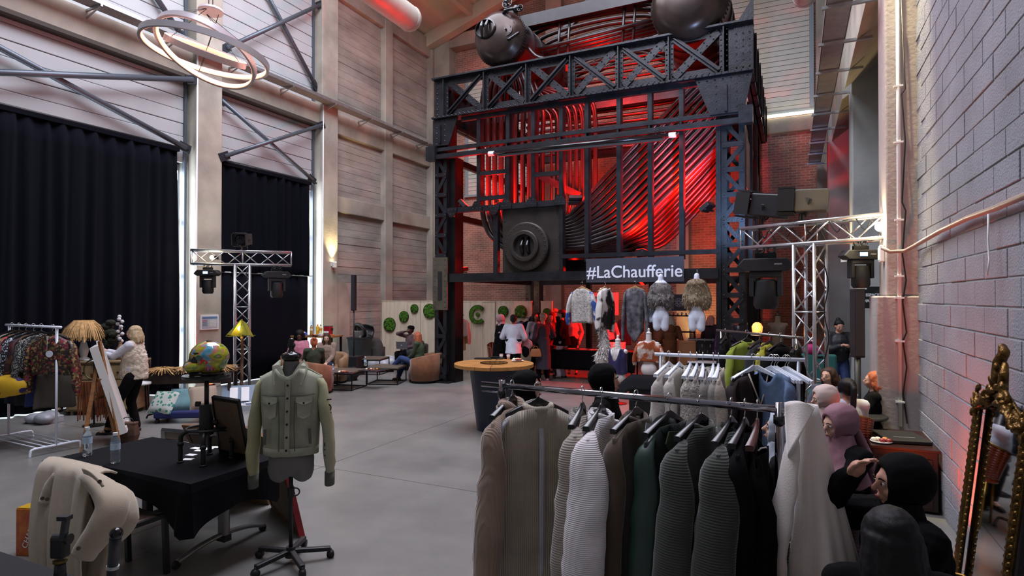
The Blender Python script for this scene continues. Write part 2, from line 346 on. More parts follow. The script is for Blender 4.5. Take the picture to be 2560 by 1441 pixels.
# thin added sheet over the lower back wall, in the same brick
struct(MB().b2((-11.7, 19.44, .0), (-7.95, 19.48, 3.3)).build('trim_60', brick_m))
def shutter(x0, x1, z0, z1, y, n, label):
    o = thing('roller_shutter', label, 'shutter', ((x0 + x1) / 2, y, z0))
    w_ = x1 - x0; h = z1 - z0; k = int(h / .15)
    for i in range(k): MB().b2((-w_ / 2, -.03, i * h / k + .006), (w_ / 2, .02, (i + 1) * h / k - .004)).build('slat', mat('shutter_slat', '#c9c7b8', .5, var=.04), o, bevel=.01)
    for s in (-1, 1): MB().b2((s * w_ / 2 - .06, -.06, 0), (s * w_ / 2 + .06, .02, h)).build('guide_rail', mat('shutter_guide', '#8d9a9c', .5), o)
    MB().b2((-w_ / 2 - .1, -.08, -.08), (w_ / 2 + .1, .02, 0)).build('bottom_rail', mat('shutter_guide', '#8d9a9c', .5), o)
shutter(-3.0, .5, 7.7, 11.4, 19.44, 1, 'pale slatted roller shutter high on the brick wall right of the boiler')
shutter(-11.2, -8.2, 6.0, 10.6, 19.44, 2, 'pale slatted roller shutter high on back wall left of the boiler')
t = tag(MB().cyl((-1.0, 19.25, 7.55), (.6, 19.25, 7.55), .045, n=10).build('tube_light', mat('tube_lamp', '#ffffff', .4, emit='#fff3d8', es=5), smooth=True), 'thin lit tube lamp under the roller shutter on the brick wall', 'lamp')
# ================================================================ right wall
wr = struct(MB().b2((1.288, -4.6, 0), (1.9, 8.2, 13)).build('wall_right', mortar))
row = 0; z = .035
while z < 6.2:
    y = 8.1 - (0 if row % 2 else .26)
    if row % 2 == 0: MB().b2((1.3, y + .006, z), (1.4, 8.1, z + .19)).build('block', block_m, wr, bevel=.004)
    while y > 3.5:
        off = RN.uniform(-.004, .004)
        MB().b2((1.28 + off, y - .518, z + RN.uniform(0, .003)), (1.4, y - .006, z + .19)).build('block', block_m, wr, bevel=.005); y -= .525
    z += .2005; row += 1
struct(MB().b2((1.45, 8.1, 0), (1.9, 19.6, 13)).build('wall_right_rear', concrete_d))
pinkc = mat('rendered_column', '#a59a96', .85, var=.1, vs=2, bump=.2, bs=20)
n = 70
for (x0, y0, x1, y1, z0, z1, m_) in ((.98, 8.1, 1.9, 8.75, 2.12, 13, pinkc), (.88, 8.06, 1.9, 8.85, 0, 2.12, pinkc), (.96, 12.2, 1.6, 12.85, 0, 13, concrete_d), (.77, 16.2, 1.6, 16.85, 0, 13, concrete_d)):
    n += 1; struct(MB().b2((x0, y0, z0), (x1, y1, z1)).build('trim_%d' % n, m_, bevel=.02))
for (y0, y1, z0) in ((8.75, 12.2, 5.9), (12.85, 16.2, 5.9)):         # sloping haunches between the columns
    n += 1; struct(MB().prism([(0, 0), (.75, .55), (.75, 3), (0, 3)], y0, y1, M.Translation((.85, 0, z0)) @ M.Rotation(PI / 2, 4, 'X') @ M.Scale(-1, 4, (0, 0, 1))).build('trim_%d' % n, concrete))
ct = thing('cable_tray', 'pale perforated cable tray climbing into depth beside the right concrete columns', 'cable tray', (.55, 8.0, 5.95))
MB().b2((-.15, .4, 0), (.15, 11, .012)).build('tray_base', steel_g, ct)
for s in (-1, 1): MB().b2((s * .15 - .006, .4, 0), (s * .15 + .006, 11, .08)).build('tray_side', steel_g, ct)
for k in range(9): MB().b2((-.2, .7 + k * 1.25, -.06), (.5, .75 + k * 1.25, -.02)).build('bracket', steel_g, ct)
t = thing('conduit_pipe', 'vertical white conduit with clips and hanging cable on the pale column beside the block wall', 'pipe', (1.1, 8.07, 0))
MB().cyl((0, -.02, .62), (0, -.02, 8), .022, n=10).build('pipe', white, t, True)
for z in (.9, 1.6, 2.1, 2.35, 3.0, 3.9, 4.55): MB().box((0, -.02, z), (.09, .05, .02)).build('clip', white, t)
b = MB(); zz = [5.6, 4.5, 4.45, 3.9, 3.2, 3.1, 2.6, 2.3, 2.05, 1.7, 1.6, 1.3, 1.0, .66]
b.tube([(.03 + (.035 if i % 2 else .0), -.03, z) for i, z in enumerate(zz)], .008, 6).build('cable', black, t, True)
# diagonal pipe on block wall
pts = [P(2205, 620, 1, 8.02), P(2225, 630, 1, 7.98), P(2262, 628, 1, 7.98), P(2285, 616, 0, 1.2), P(2350, 578, 0, 1.23), P(2420, 545, 0, 1.24), P(2490, 520, 0, 1.24), P(2600, 473, 0, 1.24), P(2950, 330, 0, 1.24)]
tag(MB().tube(pts, .022, 10).build('wall_pipe', mat('pinkish_pipe', '#a08d80', .45), smooth=True), 'sagging pipe running along the grey block wall above the gilt mirror', 'pipe')
tag(MB().tube([P(2471, 535, 0, 1.22), P(2470, 600, 0, 1.22), P(2473, 650, 0, 1.22), P(2468, 690, 0, 1.2)], .006, 6).build('hanging_string', white, smooth=True), 'frayed white string hanging from the wall pipe', 'string')
# ================================================================ ceiling, near end of the hall
ce = MB(); ce.add([(-13.2, -4.6, 11.9), (-6, -4.6, 14.2), (2.2, -4.6, 11.9), (-13.2, 20, 11.9), (-6, 20, 14.2), (2.2, 20, 11.9), (-13.2, -4.6, 14.6), (2.2, -4.6, 14.6), (-13.2, 20, 14.6), (2.2, 20, 14.6)], [(0, 1, 4, 3), (1, 2, 5, 4), (6, 8, 9, 7), (0, 3, 8, 6), (2, 7, 9, 5), (0, 6, 7, 2, 1), (3, 4, 5, 9, 8)])
struct(ce.build('ceiling', cream))
n = 80
for y in (9.3, 13.3, 18.8):
    for s in ((-13.0, -6, 11.75, 14.0), (1.9, -6, 11.75, 14.0)):
        n += 1; struct(MB().bar((s[0], y, s[2]), (s[1], y, s[3]), .4, .55).build('trim_%d' % n, cream, bevel=.02))
for x, z in ((-10.6, 12.6), (-8.2, 13.4)):
    n += 1; struct(MB().b2((x - .1, -4, z - .2), (x + .1, 19.5, z + .2)).build('trim_%d' % n, cream))
struct(MB().b2((-13.2, -4.8, 0), (2.2, -4.5, 14.2)).build('wall_front', concrete_d))
# ================================================================ the boiler
steel = mat('riveted_dark_steel', '#26262a', .36, .45, var=.35, vs=5, bump=.12, bs=30)
steel_b = mat('boiler_black', '#1b191a', .3, .5, var=.3, vs=4)
tube_m = mat('boiler_tube', '#1e1615', .32, .0, var=.2, vs=2)
def rebase(root, loc):
    loc = V(loc); T = M.Translation(-loc); done = set()
    def go(o):
        for c in [x for x in COL.objects if x.parent == o]:
            if c.type == 'MESH':
                if c.data.name not in done: c.data.transform(T); done.add(c.data.name)
            go(c)
    go(root); root.location = loc
    return root
YB = 12.4
def BX(px, py=500): return P(px, py, 1, YB).x
bf = thing('boiler_frame', 'tall riveted black steel frame of the old boiler on four laced columns', 'boiler frame')
def rivets(name, pts, r, parent, nrm=(0, -1, 0)):
    b = MB(); d, x, y = ortho(nrm)
    for p in pts:
        p = V(p); o = len(b.v)
        for j in range(6): b.v.append(tuple(p + x * r * math.cos(j * PI / 3) + y * r * math.sin(j * PI / 3)))
        b.v.append(tuple(p + d * r * .7)); b.f += [(o + j, o + (j + 1) % 6, o + 6) for j in range(6)]
    o = b.build(name, steel, parent); o['kind'] = 'stuff'; return o
def line(p, q, st):
    p, q = V(p), V(q); n = max(1, int((q - p).length / st)); return [p + (q - p) * (i / n) for i in range(n + 1)]
def laced(x0, x1, y0, y1, z0, z1, plate=None, base=0):
    f = .11
    c = MB()
    for xa, xb in ((x0, x0 + f), (x1 - f, x1)): c.b2((xa, y0, z0), (xb, y0 + .02, z1)); c.b2((xa, y1 - .02, z0), (xb, y1, z1))
    c.b2((x0, y0, z0), (x0 + .03, y1, z1)); c.b2((x1 - .03, y0, z0), (x1, y1, z1))
    col = c.build('column', steel, bf)
    h = .5; z = z0 + .1; k = 0; rv = []
    while z + h < z1:
        if not (plate and z + h > plate[0] and z < plate[1]):
            a, b_ = (x0 + .05, x1 - .05) if k % 2 else (x1 - .05, x0 + .05)
            MB().bar((a, y0 - .012, z + .09), (b_, y0 - .012, z + h), .085, .02, (0, 1, 0)).build('lacing_bar', steel, col)
            MB().b2((x0 + .02, y0 - .03, z + .0), (x1 - .02, y0 - .01, z + .1)).build('batten', steel, col)
            MB().bar((b_, y1, z + .09), (a, y1, z + h), .085, .02, (0, 1, 0)).build('lacing_bar', steel, col)
            rv += [(x0 + .05, y0 - .03, z + .05), (x1 - .05, y0 - .03, z + .05), (a, y0 - .02, z + .12), (b_, y0 - .02, z + h - .03)]
        z += h; k += 1
    if plate:
        MB().b2((x0 - .03, y0 - .04, plate[0]), (x1 + .03, y0 - .005, plate[1])).build('cover_plate', mat('worn_steel_plate', '#6d665a', .35, .7, var=.25, vs=4), col)
        MB().b2(((x0 + x1) / 2 - .05, y0 - .06, plate[0] + .25), ((x0 + x1) / 2 + .05, y0 - .035, plate[1] - .35)).build('slot_bar', black, col)
        rv += line((x0 + .03, y0 - .045, plate[0] + .06), (x0 + .03, y0 - .045, plate[1] - .06), .13) + line((x1 - .03, y0 - .045, plate[0] + .06), (x1 - .03, y0 - .045, plate[1] - .06), .13)
    rivets('rivets', rv, .017, col)
    MB().b2((x0 - .12, y0 - .12, base), (x1 + .12, y1 + .12, base + .03)).build('base_plate', steel, col)
    return col
laced(-8.08, -7.72, YB, YB + .46, 0, 6.5, (1.8, 3.1))
laced(-1.3, -.86, YB, YB + .46, 0, 6.5)
laced(-8.08, -7.64, 18.0, 18.4, 0, 7.4, (1.6, 3.4)); laced(-1.3, -.86, 18.0, 18.4, 0, 7.4)
MB().b2((-7.72, YB + .1, 0), (-7.55, YB + .5, 5.6)).build('column_web', steel_b, bf)
for x in (-5.9, -3.9): MB().b2((x - .07, 17.9, 0), (x + .07, 18.1, 7.2)).build('post', steel_b, bf)
# riveted girder
Z0, Z1, YG = 6.55, 7.5, YB - .05
gi = MB()
XL, XR = -8.05, -.69
gi.b2((XL, YG - .16, Z1 - .02), (XR, YG + .2, Z1 + .02)); gi.b2((XL, YG - .16, Z0 - .04), (XR, YG + .2, Z0))
gi.b2((XL, YG - .01, Z1 - .17), (XR, YG + .01, Z1)); gi.b2((XL, YG - .01, Z0), (XR, YG + .01, Z0 + .17))
girder = gi.build('girder', steel, bf)
gp = [BX(x, 220) for x in (1117, 1217, 1322, 1431, 1550, 1675, 1811)]
rv = []
MB().b2((XL, YG - .03, Z0), (gp[0], YG, Z1)).build('end_plate', steel, girder); MB().b2((gp[-1], YG - .02, Z0), (XR, YG, Z1)).build('end_plate', steel, girder)
MB().b2((-1.05, YG - .04, Z0), (XR, YG - .015, Z1)).build('end_plate', steel, girder)
for i, x in enumerate(gp):
    p = MB(); p.b2((x - .085, YG - .02, Z0), (x + .085, YG, Z1)); p.b2((x - .012, YG - .13, Z0), (x + .012, YG, Z1)); p.build('post_plate', steel, girder)
    rv += line((x - .055, YG - .022, Z0 + .05), (x - .055, YG - .022, Z1 - .05), .1) + line((x + .055, YG - .022, Z0 + .05), (x + .055, YG - .022, Z1 - .05), .1)
    if i + 1 < len(gp):
        a, b_ = x + .1, gp[i + 1] - .1; up_first = i < 3
        d1 = ((a, YG - .03, Z0 + .08), (b_, YG - .03, Z1 - .08)); d2 = ((a, YG - .018, Z1 - .08), (b_, YG - .018, Z0 + .08))
        if not up_first: d1, d2 = (d2[0], d2[1]), (d1[0], d1[1])
        f1 = [V(p) + V((0, -.02, 0)) for p in d1]
        MB().bar(*f1, .12, .02, (0, 1, 0)).bar(f1[0] + V((0, -.03, 0)), f1[1] + V((0, -.03, 0)), .022, .06, (0, 1, 0)).build('diagonal', steel, girder)
        MB().bar(*d2, .15, .02, (0, 1, 0)).build('diagonal', steel, girder)
        pv = V(d2[1]) - V(d2[0]); nn = V((pv.z, 0, -pv.x)).normalized() * .045
        for s in (-1, 1): rv += [q + nn * s + V((0, -.013, 0)) for q in line(d2[0], d2[1], .16)]
    for z in (Z1 - .05, Z1 - .12, Z0 + .05): pass
rv += line((XL + .1, YG - .014, Z1 - .06), (XR - .1, YG - .014, Z1 - .06), .12) + line((XL + .1, YG - .014, Z0 + .06), (XR - .1, YG - .014, Z0 + .06), .12) + line((XL + .1, YG - .165, Z0 - .02), (XR - .1, YG - .165, Z0 - .02), .12)
for x in (-7.95, -7.78, -1.0, -.88, -.76): rv += line((x, YG - .045, Z0 + .08), (x, YG - .045, Z1 - .08), .13)
rivets('rivets', rv, .02, girder)
# frame grid below the girder
def rail(name, p, q, w, h): return MB().bar(p, q, w, h).build(name, steel, bf)
rail('rail', (-7.3, YB, 6.46), (-1.3, YB, 6.46), .08, .1)
rail('rail', (-8.06, YB - .06, 5.76), (-.85, YB - .06, 5.76), .1, .09); rail('rail', (-8.1, YB - .1, 5.58), (-.78, YB - .1, 5.58), .1, .11)
for x in (-8.1, -.84): MB().b2((x - .12, YB - .2, 5.5), (x + .14, YB, 5.84)).build('end_block', steel, bf)
mull = [(1197, 4.2, 6.45), (1270, 4.2, 6.45), (1333, 4.2, 6.45), (1403, 2.5, 6.45), (1467, 2.9, 6.45), (1547, 2.9, 6.45), (1625, 2.9, 6.45), (1704, 2.9, 6.45), (1796, 0, 6.45)]
mx = [BX(m_[0]) for m_ in mull]
for (p, z0, z1), x in zip(mull, mx): MB().b2((x - .045, YB - .03, z0), (x + .045, YB + .02, z1)).b2((x + .02, YB, z0), (x + .05, YB + .16, z1)).build('mullion', steel, bf)
for x in mx[:-1]: MB().b2((x - .02, YB - .1, 5.6), (x + .02, YB - .05, 5.75)).build('spacer', steel, bf)
rail('rail', (-7.55, YB - .03, 4.24), (mx[3], YB - .03, 4.24), .1, .13)
rail('rail', (mx[0], YB, 5.08), (mx[1], YB, 5.08), .06, .1); rail('rail', (mx[0], YB, 4.48), (mx[1], YB, 4.48), .06, .1); rail('rail', (mx[2], YB, 4.92), (mx[3], YB, 4.92), .06, .1)
rail('rail', (mx[3], YB, 3.03), (mx[8], YB, 3.03), .08, .09); rail('rail', (mx[7], YB + .05, 2.62), (mx[8], YB + .05, 2.62), .1, .16)
rail('beam', (-7.6, YB, 2.59), (mx[8], YB, 2.59), .16, .2); rail('beam', (-7.6, 18.0, 2.62), (-1.3, 18.0, 2.62), .16, .2)
x = BX(1240); MB().b2((x - .06, YB - .03, 2.6), (x + .06, YB + .1, 4.24)).build('post', steel, bf)
for k, x in enumerate(mx[:4] + [BX(1240), -7.52]):
    s = -1 if k < 4 else 1
    z = 4.24
    g = MB().prism([(-.14, -.06), (.14, -.06), (.14, .03), (.06, .17), (-.06, .17), (-.14, .03)], -.015, .015, M.Translation((x, YB - .1, z)) @ FACEY @ M.Scale(1 if k < 4 else -1, 4, (0, 1, 0))).build('gusset', steel, bf)
    rivets('rivets', [(x + dx, YB - .117, z + dz * (1 if k < 4 else -1)) for dx, dz in ((-.1, 0), (.1, 0), (-.04, .1), (.04, .1), (0, 0))], .016, g)
# corner gussets under the girder
def gusset(pl, y, rvs):
    g = MB().prism([(p[0], p[1]) for p in pl], y - .02, y + .02, M.Rotation(PI / 2, 4, 'X') @ M.Scale(-1, 4, (0, 0, 1))).build('corner_gusset', steel, bf)
    rivets('rivets', [q for r_ in rvs for q in line((r_[0], y - .022, r_[1]), (r_[2], y - .022, r_[3]), .13)], .022, g)
gusset([(-8.06, 6.5), (-7.35, 6.5), (-7.6, 5.85), (-8.06, 5.85)], YB - .1, [(-8.0, 6.45, -7.45, 6.45), (-7.95, 6.3, -7.95, 5.9), (-7.72, 6.35, -7.72, 5.95)])
gusset([(-1.78, 6.5), (-.7, 6.5), (-.86, 5.75), (-1.5, 5.75)], YB - .12, [(-1.7, 6.43, -.8, 6.43), (-1.38, 6.3, -1.38, 5.85), (-1.0, 6.3, -1.0, 5.85)])
MB().b2((-1.22, YB - .19, 5.78), (-1.17, YB - .12, 6.32)).build('stiffener', steel, bf); MB().b2((-7.86, YB - .17, 5.9), (-7.82, YB - .12, 6.35)).build('stiffener', steel, bf)
MB().prism([(0, 0), (.34, 0), (.34, .45), (.3, .45)], -.02, .02, M.Translation((-1.03, YB, 7.5)) @ FACEY).build('top_bracket', steel, bf)
# side girders and casing
for x in (-8.0, -.8):
    s = MB(); s.b2((x - .1, YB, 7.42), (x + .1, 18.2, 7.5)); s.b2((x - .1, YB, 6.5), (x + .1, 18.2, 6.58)); s.b2((x - .015, YB, 6.5), (x + .015, 18.2, 7.5)); so = s.build('side_girder', steel_b, bf)
    for k in range(7): MB().b2((x + .01, YB + .5 + k * .85, 6.5), (x + .14, YB + .56 + k * .85, 7.5)).build('stiffener', steel_b, so)
for z in (5.65, 4.2, 2.6): 
    for x in (-7.95, -.95): MB().b2((x - .06, YB + .4, z - .08), (x + .06, 18.1, z + .08)).build('side_rail', steel_b, bf)
for y in (14.2, 16.1): MB().b2((-.93, y - .06, 0), (-.82, y + .06, 6.5)).build('side_post', steel_b, bf)
for y0, y1, z0, z1 in ((14.3, 16.0, 2.8, 4.0), (16.2, 17.9, 2.8, 5.5), (12.95, 14.1, 4.4, 5.5)): MB().b2((-.9, y0, z0), (-.87, y1, z1)).build('side_panel', mat('pale_side_panel', '#9b968a', .6, var=.2), bf)
rail('beam', (-8.0, 18.2, 7.0), (-.9, 18.2, 7.0), .2, .8); rail('beam', (-8.0, 15.4, 7.35), (-.9, 15.4, 7.35), .2, .25)
for x0, x1 in ((-8.0, -4.6), (-1.0, -4.4)): MB().bar((x0, 15.4, 7.5), (x1, 15.4, 10.6), .14, .2).build('rafter', steel_b, bf)
MB().bar((-6.2, 13.4, 8.98), (-2.6, 13.4, 8.98), .3, .3).build('beam', steel_b, bf)
for x in (-6.3, -2.5): MB().b2((x - .09, 13.05, 7.5), (x + .09, 13.3, 9.3)).build('post', steel_b, bf)
rebase(bf, (-4.4, 12.4, 0))
# inspection door
dx, dz = P(1318, 617, 1, YB).x, P(1318, 617, 1, YB).z
dd = thing('inspection_door', 'square steel plate with round riveted inspection hatch on boiler front', 'hatch')
x0, x1 = BX(1255, 610), BX(1402, 610)
MB().b2((x0, YB + .04, 2.66), (x1, YB + .1, 4.18)).build('plate', mat('sooty_plate', '#3a3430', .45, .5, var=.2, vs=3), dd)
DM = M.Translation((dx, YB, dz)) @ M.Rotation(PI / 2, 4, 'X')
sm = mat('sooty_plate', '#3a3430')
MB().lathe([(.56, -.1), (.56, .1), (.53, .13), (.36, .13), (.34, .1), (.34, -.05)], 40, DM).build('ring_flange', sm, dd, 'auto')
MB().lathe([(.36, .1), (.36, .2), (.34, .22), (.27, .22), (.255, .2), (.255, -.02), (.02, -.04)], 36, DM).build('hatch_rim', sm, dd, 'auto')
MB().lathe([(.255, .03), (.2, .06), (.02, .07)], 30, DM).build('hatch_cover', blackgloss, dd, True)
for s in (-.07, .09): MB().chain([DM @ V((s, -.2, .08)), DM @ V((s * .9, 0, .2)), DM @ V((s * .8, .2, .08))], [.035, .05, .035]).build('clamp', blackgloss, dd, True)
rivets('rivets', [DM @ V((.5 * math.cos(a * PI / 16), .5 * math.sin(a * PI / 16), .135)) for a in range(32)] + [V((a, YB + .035, z)) for a in (x0 + .06, x1 - .06) for z in (2.75, 3.1, 3.5, 3.9, 4.1)], .016, dd)
rebase(dd, (dx, YB, 2.66))
# drums with dished ends
def drum(px, py, r, yf, label, hatch):
    c = P(px, py, 1, yf); D = M.Translation((c.x, yf, c.z)) @ M.Rotation(PI / 2, 4, 'X'); t = thing('steam_drum', label, 'drum')
    MB().lathe([(r, -5.3), (r, -.1), (r * 1.02, -.09), (r * 1.02, .0), (r * .985, .02), (r * .9, r * .3), (r * .7, r * .44), (r * .5, r * .5), (.02, r * .53)], 48, D).build('shell', mat('drum_iron', '#3a2f2b', .3, .6, var=.25, vs=3), t, True)
    rv = [D @ V((r * 1.02 * math.cos(a * PI / 30), r * 1.02 * math.sin(a * PI / 30), -.05 - .07 * k)) for a in range(60) for k in (0, 1)]
    b = MB()
    for p in rv: b.ell(p, .018, n=6, k=4)
    b.build('rivets', steel, t)['kind'] = 'stuff'
    for k in range(9): MB().lathe([(r * 1.0, -.6 - k * .5), (r * 1.035, -.6 - k * .5), (r * 1.035, -.66 - k * .5), (r * 1.0, -.66 - k * .5)], 40, D, caps=False).build('band', steel, t)
    hx, hy = hatch; H_ = D @ M.Translation((hx, hy, r * .44))
    MB().lathe([(.27, -.08), (.27, .08), (.235, .1), (.225, .04), (.02, .03)], 32, H_, sx=1.0, sy=.85).build('manhole', blackgloss, t, 'auto')
    for s in (-.07, .07): MB().chain([H_ @ V((s, .17, .08)), H_ @ V((s * .9, .03, .15)), H_ @ V((s, -.17, .1))], [.035, .045, .03]).build('clamp', blackgloss, t, True)
    return rebase(t, (c.x, yf + 2.5, c.z - r)), D, r
d1, D1, r1 = drum(1249, 96, .62, YB - .1, 'left steam drum with open oval manhole resting on the riveted girder', (-.2, .13))
d2, D2, r2 = drum(1722, 8, .76, YB - .05, 'right steam drum with brown dished end resting on the riveted girder', (0, .3))
# valves on left drum
t = thing('valve_pipework', 'black valve pipes with spoked handwheels on the left steam drum', 'valve')
def wheel(c, r, ax):
    MB().torus(c, r, .014, ax, 20, 6).build('handwheel', blackgloss, t, True); b = MB(); d, x, y = ortho(ax)
    for k in range(5): b.cyl(V(c), V(c) + (x * math.cos(k * 1.257) + y * math.sin(k * 1.257)) * r, .009, n=5)
    b.cyl(V(c) - d * .05, V(c) + d * .1, .02, n=6).build('spokes', blackgloss, t)
Y0 = YB - .38
w1, w2 = P(1267, 76, 1, Y0), P(1268, 8, 1, Y0)
b = MB(); b.chain([P(1270, 105, 1, Y0 + .1), P(1268, 60, 1, Y0 + .1), P(1266, 20, 1, Y0 + .1), P(1266, -20, 1, Y0 + .1)], [.05] * 4)
b.chain([P(1258, 102, 1, Y0 + .1), P(1272, 98, 1, Y0), P(1296, 82, 1, Y0 + .1)], [.035] * 3); b.chain([P(1256, 40, 1, Y0 + .1), P(1262, 26, 1, Y0), P(1280, 22, 1, Y0), P(1302, 20, 1, Y0 + .2)], [.035] * 4)
b.ell(P(1268, 50, 1, Y0 + .1), .08).ell(P(1290, 22, 1, Y0 + .1), .09); b.build('pipework', blackgloss, t, True, remesh=.015, soft=2)
wheel(w1, .13, (0, -1, .1)); wheel(w2, .12, (0, -1, .2)); wheel(P(1300, 20, 1, Y0), .07, (0, -1, 0))
rebase(t, P(1268, 110, 1, YB - .3))
# water tubes
tb = thing('water_tube_bank', 'banks of bent black boiler tubes inside the steel frame glowing red', 'boiler tubes')
def smooth_path(pts, n=4):
    out = []; k = len(pts)
    for i in range(k - 1):
        p0, p1, p2, p3 = pts[max(i - 1, 0)], pts[i], pts[i + 1], pts[min(i + 2, k - 1)]
        for j in range(n):
            s = j / n; out.append(.5 * ((2 * p1) + (p2 - p0) * s + (2 * p0 - 5 * p1 + 4 * p2 - p3) * s * s + (3 * p1 - p0 - 3 * p2 + p3) * s ** 3))
    return out + [pts[-1]]
def wtube(pp, y, r, dy=0):
    pts = [V((q.x, y, q.z)) for q in (P(a, b_, 1, YB + .45) for a, b_ in pp)]
    MB().tube(smooth_path(pts), r, 10).build('tube', tube_m, tb, True)
rows = 4
for k in range(4):                       # left outer bank
    o = k * 16
    for j in range(3):
        wtube([(1300, 640 - k * 10), (1262 + o * .5, 622 - k * 6), (1222 + o * .8, 585 - k * 9), (1205 + o, 535 - k * 8), (1203 + o, 470), (1203 + o, 350), (1203 + o, 270), (1210 + o * .8, 215 + k * 6), (1230 + o * .5, 170 + k * 4), (1247 + o * .3, 130)], YB + .5 + j * .34, .066)
for k in range(3):                       # left inner bank
    o = k * 17
    for j in range(3):
        wtube([(1330, 600), (1300 + o, 560), (1289 + o, 520), (1288 + o, 450), (1288 + o, 330), (1290 + o, 260), (1285 + o * .7, 200), (1262 + o * .5, 140)], YB + .5 + j * .4, .062)
for k in range(15):                      # middle bank of narrow tubes bending over at the top
    x = 1345 + k * 8.4
    wtube([(1345 + k * 4, 560), (x - 4, 520), (x, 470), (x, 360), (x, 285 - k * .5), (x - 10, 255 - k * 2), (x - 50, 225 - k * 2), (1300, 190)], YB + 1.3 + (k % 2) * .12, .034)
for k in range(11):                      # inclined right bank, thick front tubes
    o = k * 26; 
    for j in range(1 if k < 7 else 2):
        wtube([(1330 + k * 2, 560 + k * 6), (1412 + k * 3, 545 + k * 7.4), (1440 + k * 6, 523 + k * 8.4), (1475 + k * 10, 485 + k * 9.2), (1560 + k * 10.5, 396 + k * 9.6), (1640 + k * 11, 312 + k * 9.6), (1720 + k * 9.5, 228 + k * 11), (1790 + k * 3, 160 + k * 15), (1808, 140 + k * 12), (1805, 120)], YB + .45 + j * .3, .058)
for k in range(22):                      # dense rear tubes of the right bank
    wtube([(1400 + k * 1, 575 + k * 2), (1450 + k * 5, 583 + k * 2.2), (1490 + k * 5, 560 + k * 2.8), (1545 + k * 5, 500 + k * 5), (1640 + k * 4.5, 402 + k * 5.6), (1740 + k * 3.2, 300 + k * 6.4), (1812, 228 + k * 8), (1812, 140)], YB + 1.0 + (k % 3) * .12, .04)
for k in range(10):                      # lower curve of tubes into the mud drum
    wtube([(1345, 585 + k * 3), (1420, 600 + k * 3), (1480, 620 + k * 2), (1530, 630 - k * 3), (1570, 615 - k * 4), (1640, 545 - k * 3), (1780, 400 - k * 4)], YB + 1.5 + k * .1, .042)
for k in range(16):                      # horizontal tubes at the rear, upper
    z = 6.2 + k * .17; x1 = -2.3 - (k % 3) * .1
    MB().tube(smooth_path([V((-7.0, 15.6, z)), V((-5.5, 15.6, z)), V((x1 - .3, 15.6, z)), V((x1, 15.6, z + .18)), V((x1 + .05, 15.6, z + .6))]), .05, 8).build('tube', tube_m, tb, True)
for k in range(12):                      # arching tubes from drum to drum
    y = YB + 1.0 + k * .35
    MB().tube(smooth_path([V((-6.4, y, 8.3)), V((-6.1, y, 8.75)), V((-5.5, y, 8.95)), V((-4.2, y, 8.95 + .03 * k)), V((-3.2, y, 8.9)), V((-2.5, y, 8.6))]), .055, 8).build('tube', mat('rusty_tube', '#1c100c', .4, .1, var=.3), tb, True)
for k in range(6):
    MB().tube([(-6.0 + k * .02, YB + .9 + k * .3, 8.2 + k * .05), (-4.3, YB + .9 + k * .3, 8.3 + k * .05), (-2.6, YB + .9 + k * .3, 8.4 + k * .05)], .05, 8).build('tube', mat('rusty_tube', '#5a3a2a'), tb, True)
for x in (-5.2, -4.95, -3.6, -3.35): MB().tube([(x, YB + 1, 7.6), (x + .1, YB + 1, 9.2)], .035, 8).build('tube', tube_m, tb, True)
MB().tube(smooth_path([P(1320, 120, 1, YB + .2), P(1350, 145, 1, YB + .2), P(1420, 143, 1, YB + .2), P(1560, 115, 1, YB + .2), P(1640, 92, 1, YB + .2), P(1665, 80, 1, YB + .2)]), .045, 10).build('feed_pipe', tube_m, tb, True)
MB().lathe([(.02, -4.8), (.55, -4.7), (.55, 0), (.02, .1)], 32, M.Translation((dx, YB + .4, dz)) @ M.Rotation(PI / 2, 4, 'X')).build('mud_drum', steel_b, tb, True)
# red lit girder plates inside, brick setting beam under the tubes
MB().bar(P(1350, 440, 1, YB + .9), P(1450, 490, 1, YB + .9), .16, .05, (0, 1, 0)).build('inner_plate', steel, tb)
MB().b2((-5.0, YB + .9, 2.7), (-2.4, YB + 1.5, 3.0)).build('header', steel_b, tb)
rebase(tb, (-4.4, 14.2, 2.6))
# lamp batten in front
t = thing('tubular_lamp', 'long black tubular stage lamp with white ends across the boiler front', 'lamp')
a, b_ = P(1222, 385, 1, YB - .3), P(1690, 337, 1, YB - .3); d = (b_ - a).normalized()
MB().cyl(a, b_, .05, n=14).build('tube', blackgloss, t, True)
MB().bar(a + V((.25, 0, -.07)), b_ + V((-.25, 0, -.07)), .05, .05).build('channel', black, t)
for e, s in ((a, 1), (b_, -1)): MB().cyl(e, e + d * .14 * s, .054, n=14).build('end_cap', white, t, True)
for k in (.2, .8): MB().bar(a.lerp(b_, k) + V((0, .0, .03)), a.lerp(b_, k) + V((0, .22, .1)), .04, .02).build('bracket', black, t)
rebase(t, a.lerp(b_, .5))
# sign
s0, s1 = P(1465, 648, 1, YB - .14), P(1710, 704, 1, YB - .14)
t = thing('hanging_sign', 'dark grey sign board with white lettering on the boiler front', 'sign')
MB().b2((s0.x, YB - .14, s1.z), (s1.x, YB - .11, s0.z)).build('board', mat('sign_grey', '#3a3c48', .5), t)
o = text('lettering', '#LaChaufferie', .40, mat('sign_white', '#dfe4f2', .5), t, M.Identity(4), .003, 'LEFT', .004)
wd = max(v.co.x for v in o.data.vertices); k = (s1.x - s0.x - .05) / wd
o.data.transform(M.Translation((s0.x + .02, YB - .145, s1.z + .1)) @ FACEY @ M.Diagonal((k, k * 1.02, 1, 1)))
rebase(t, ((s0.x + s1.x) / 2, YB - .12, s1.z))
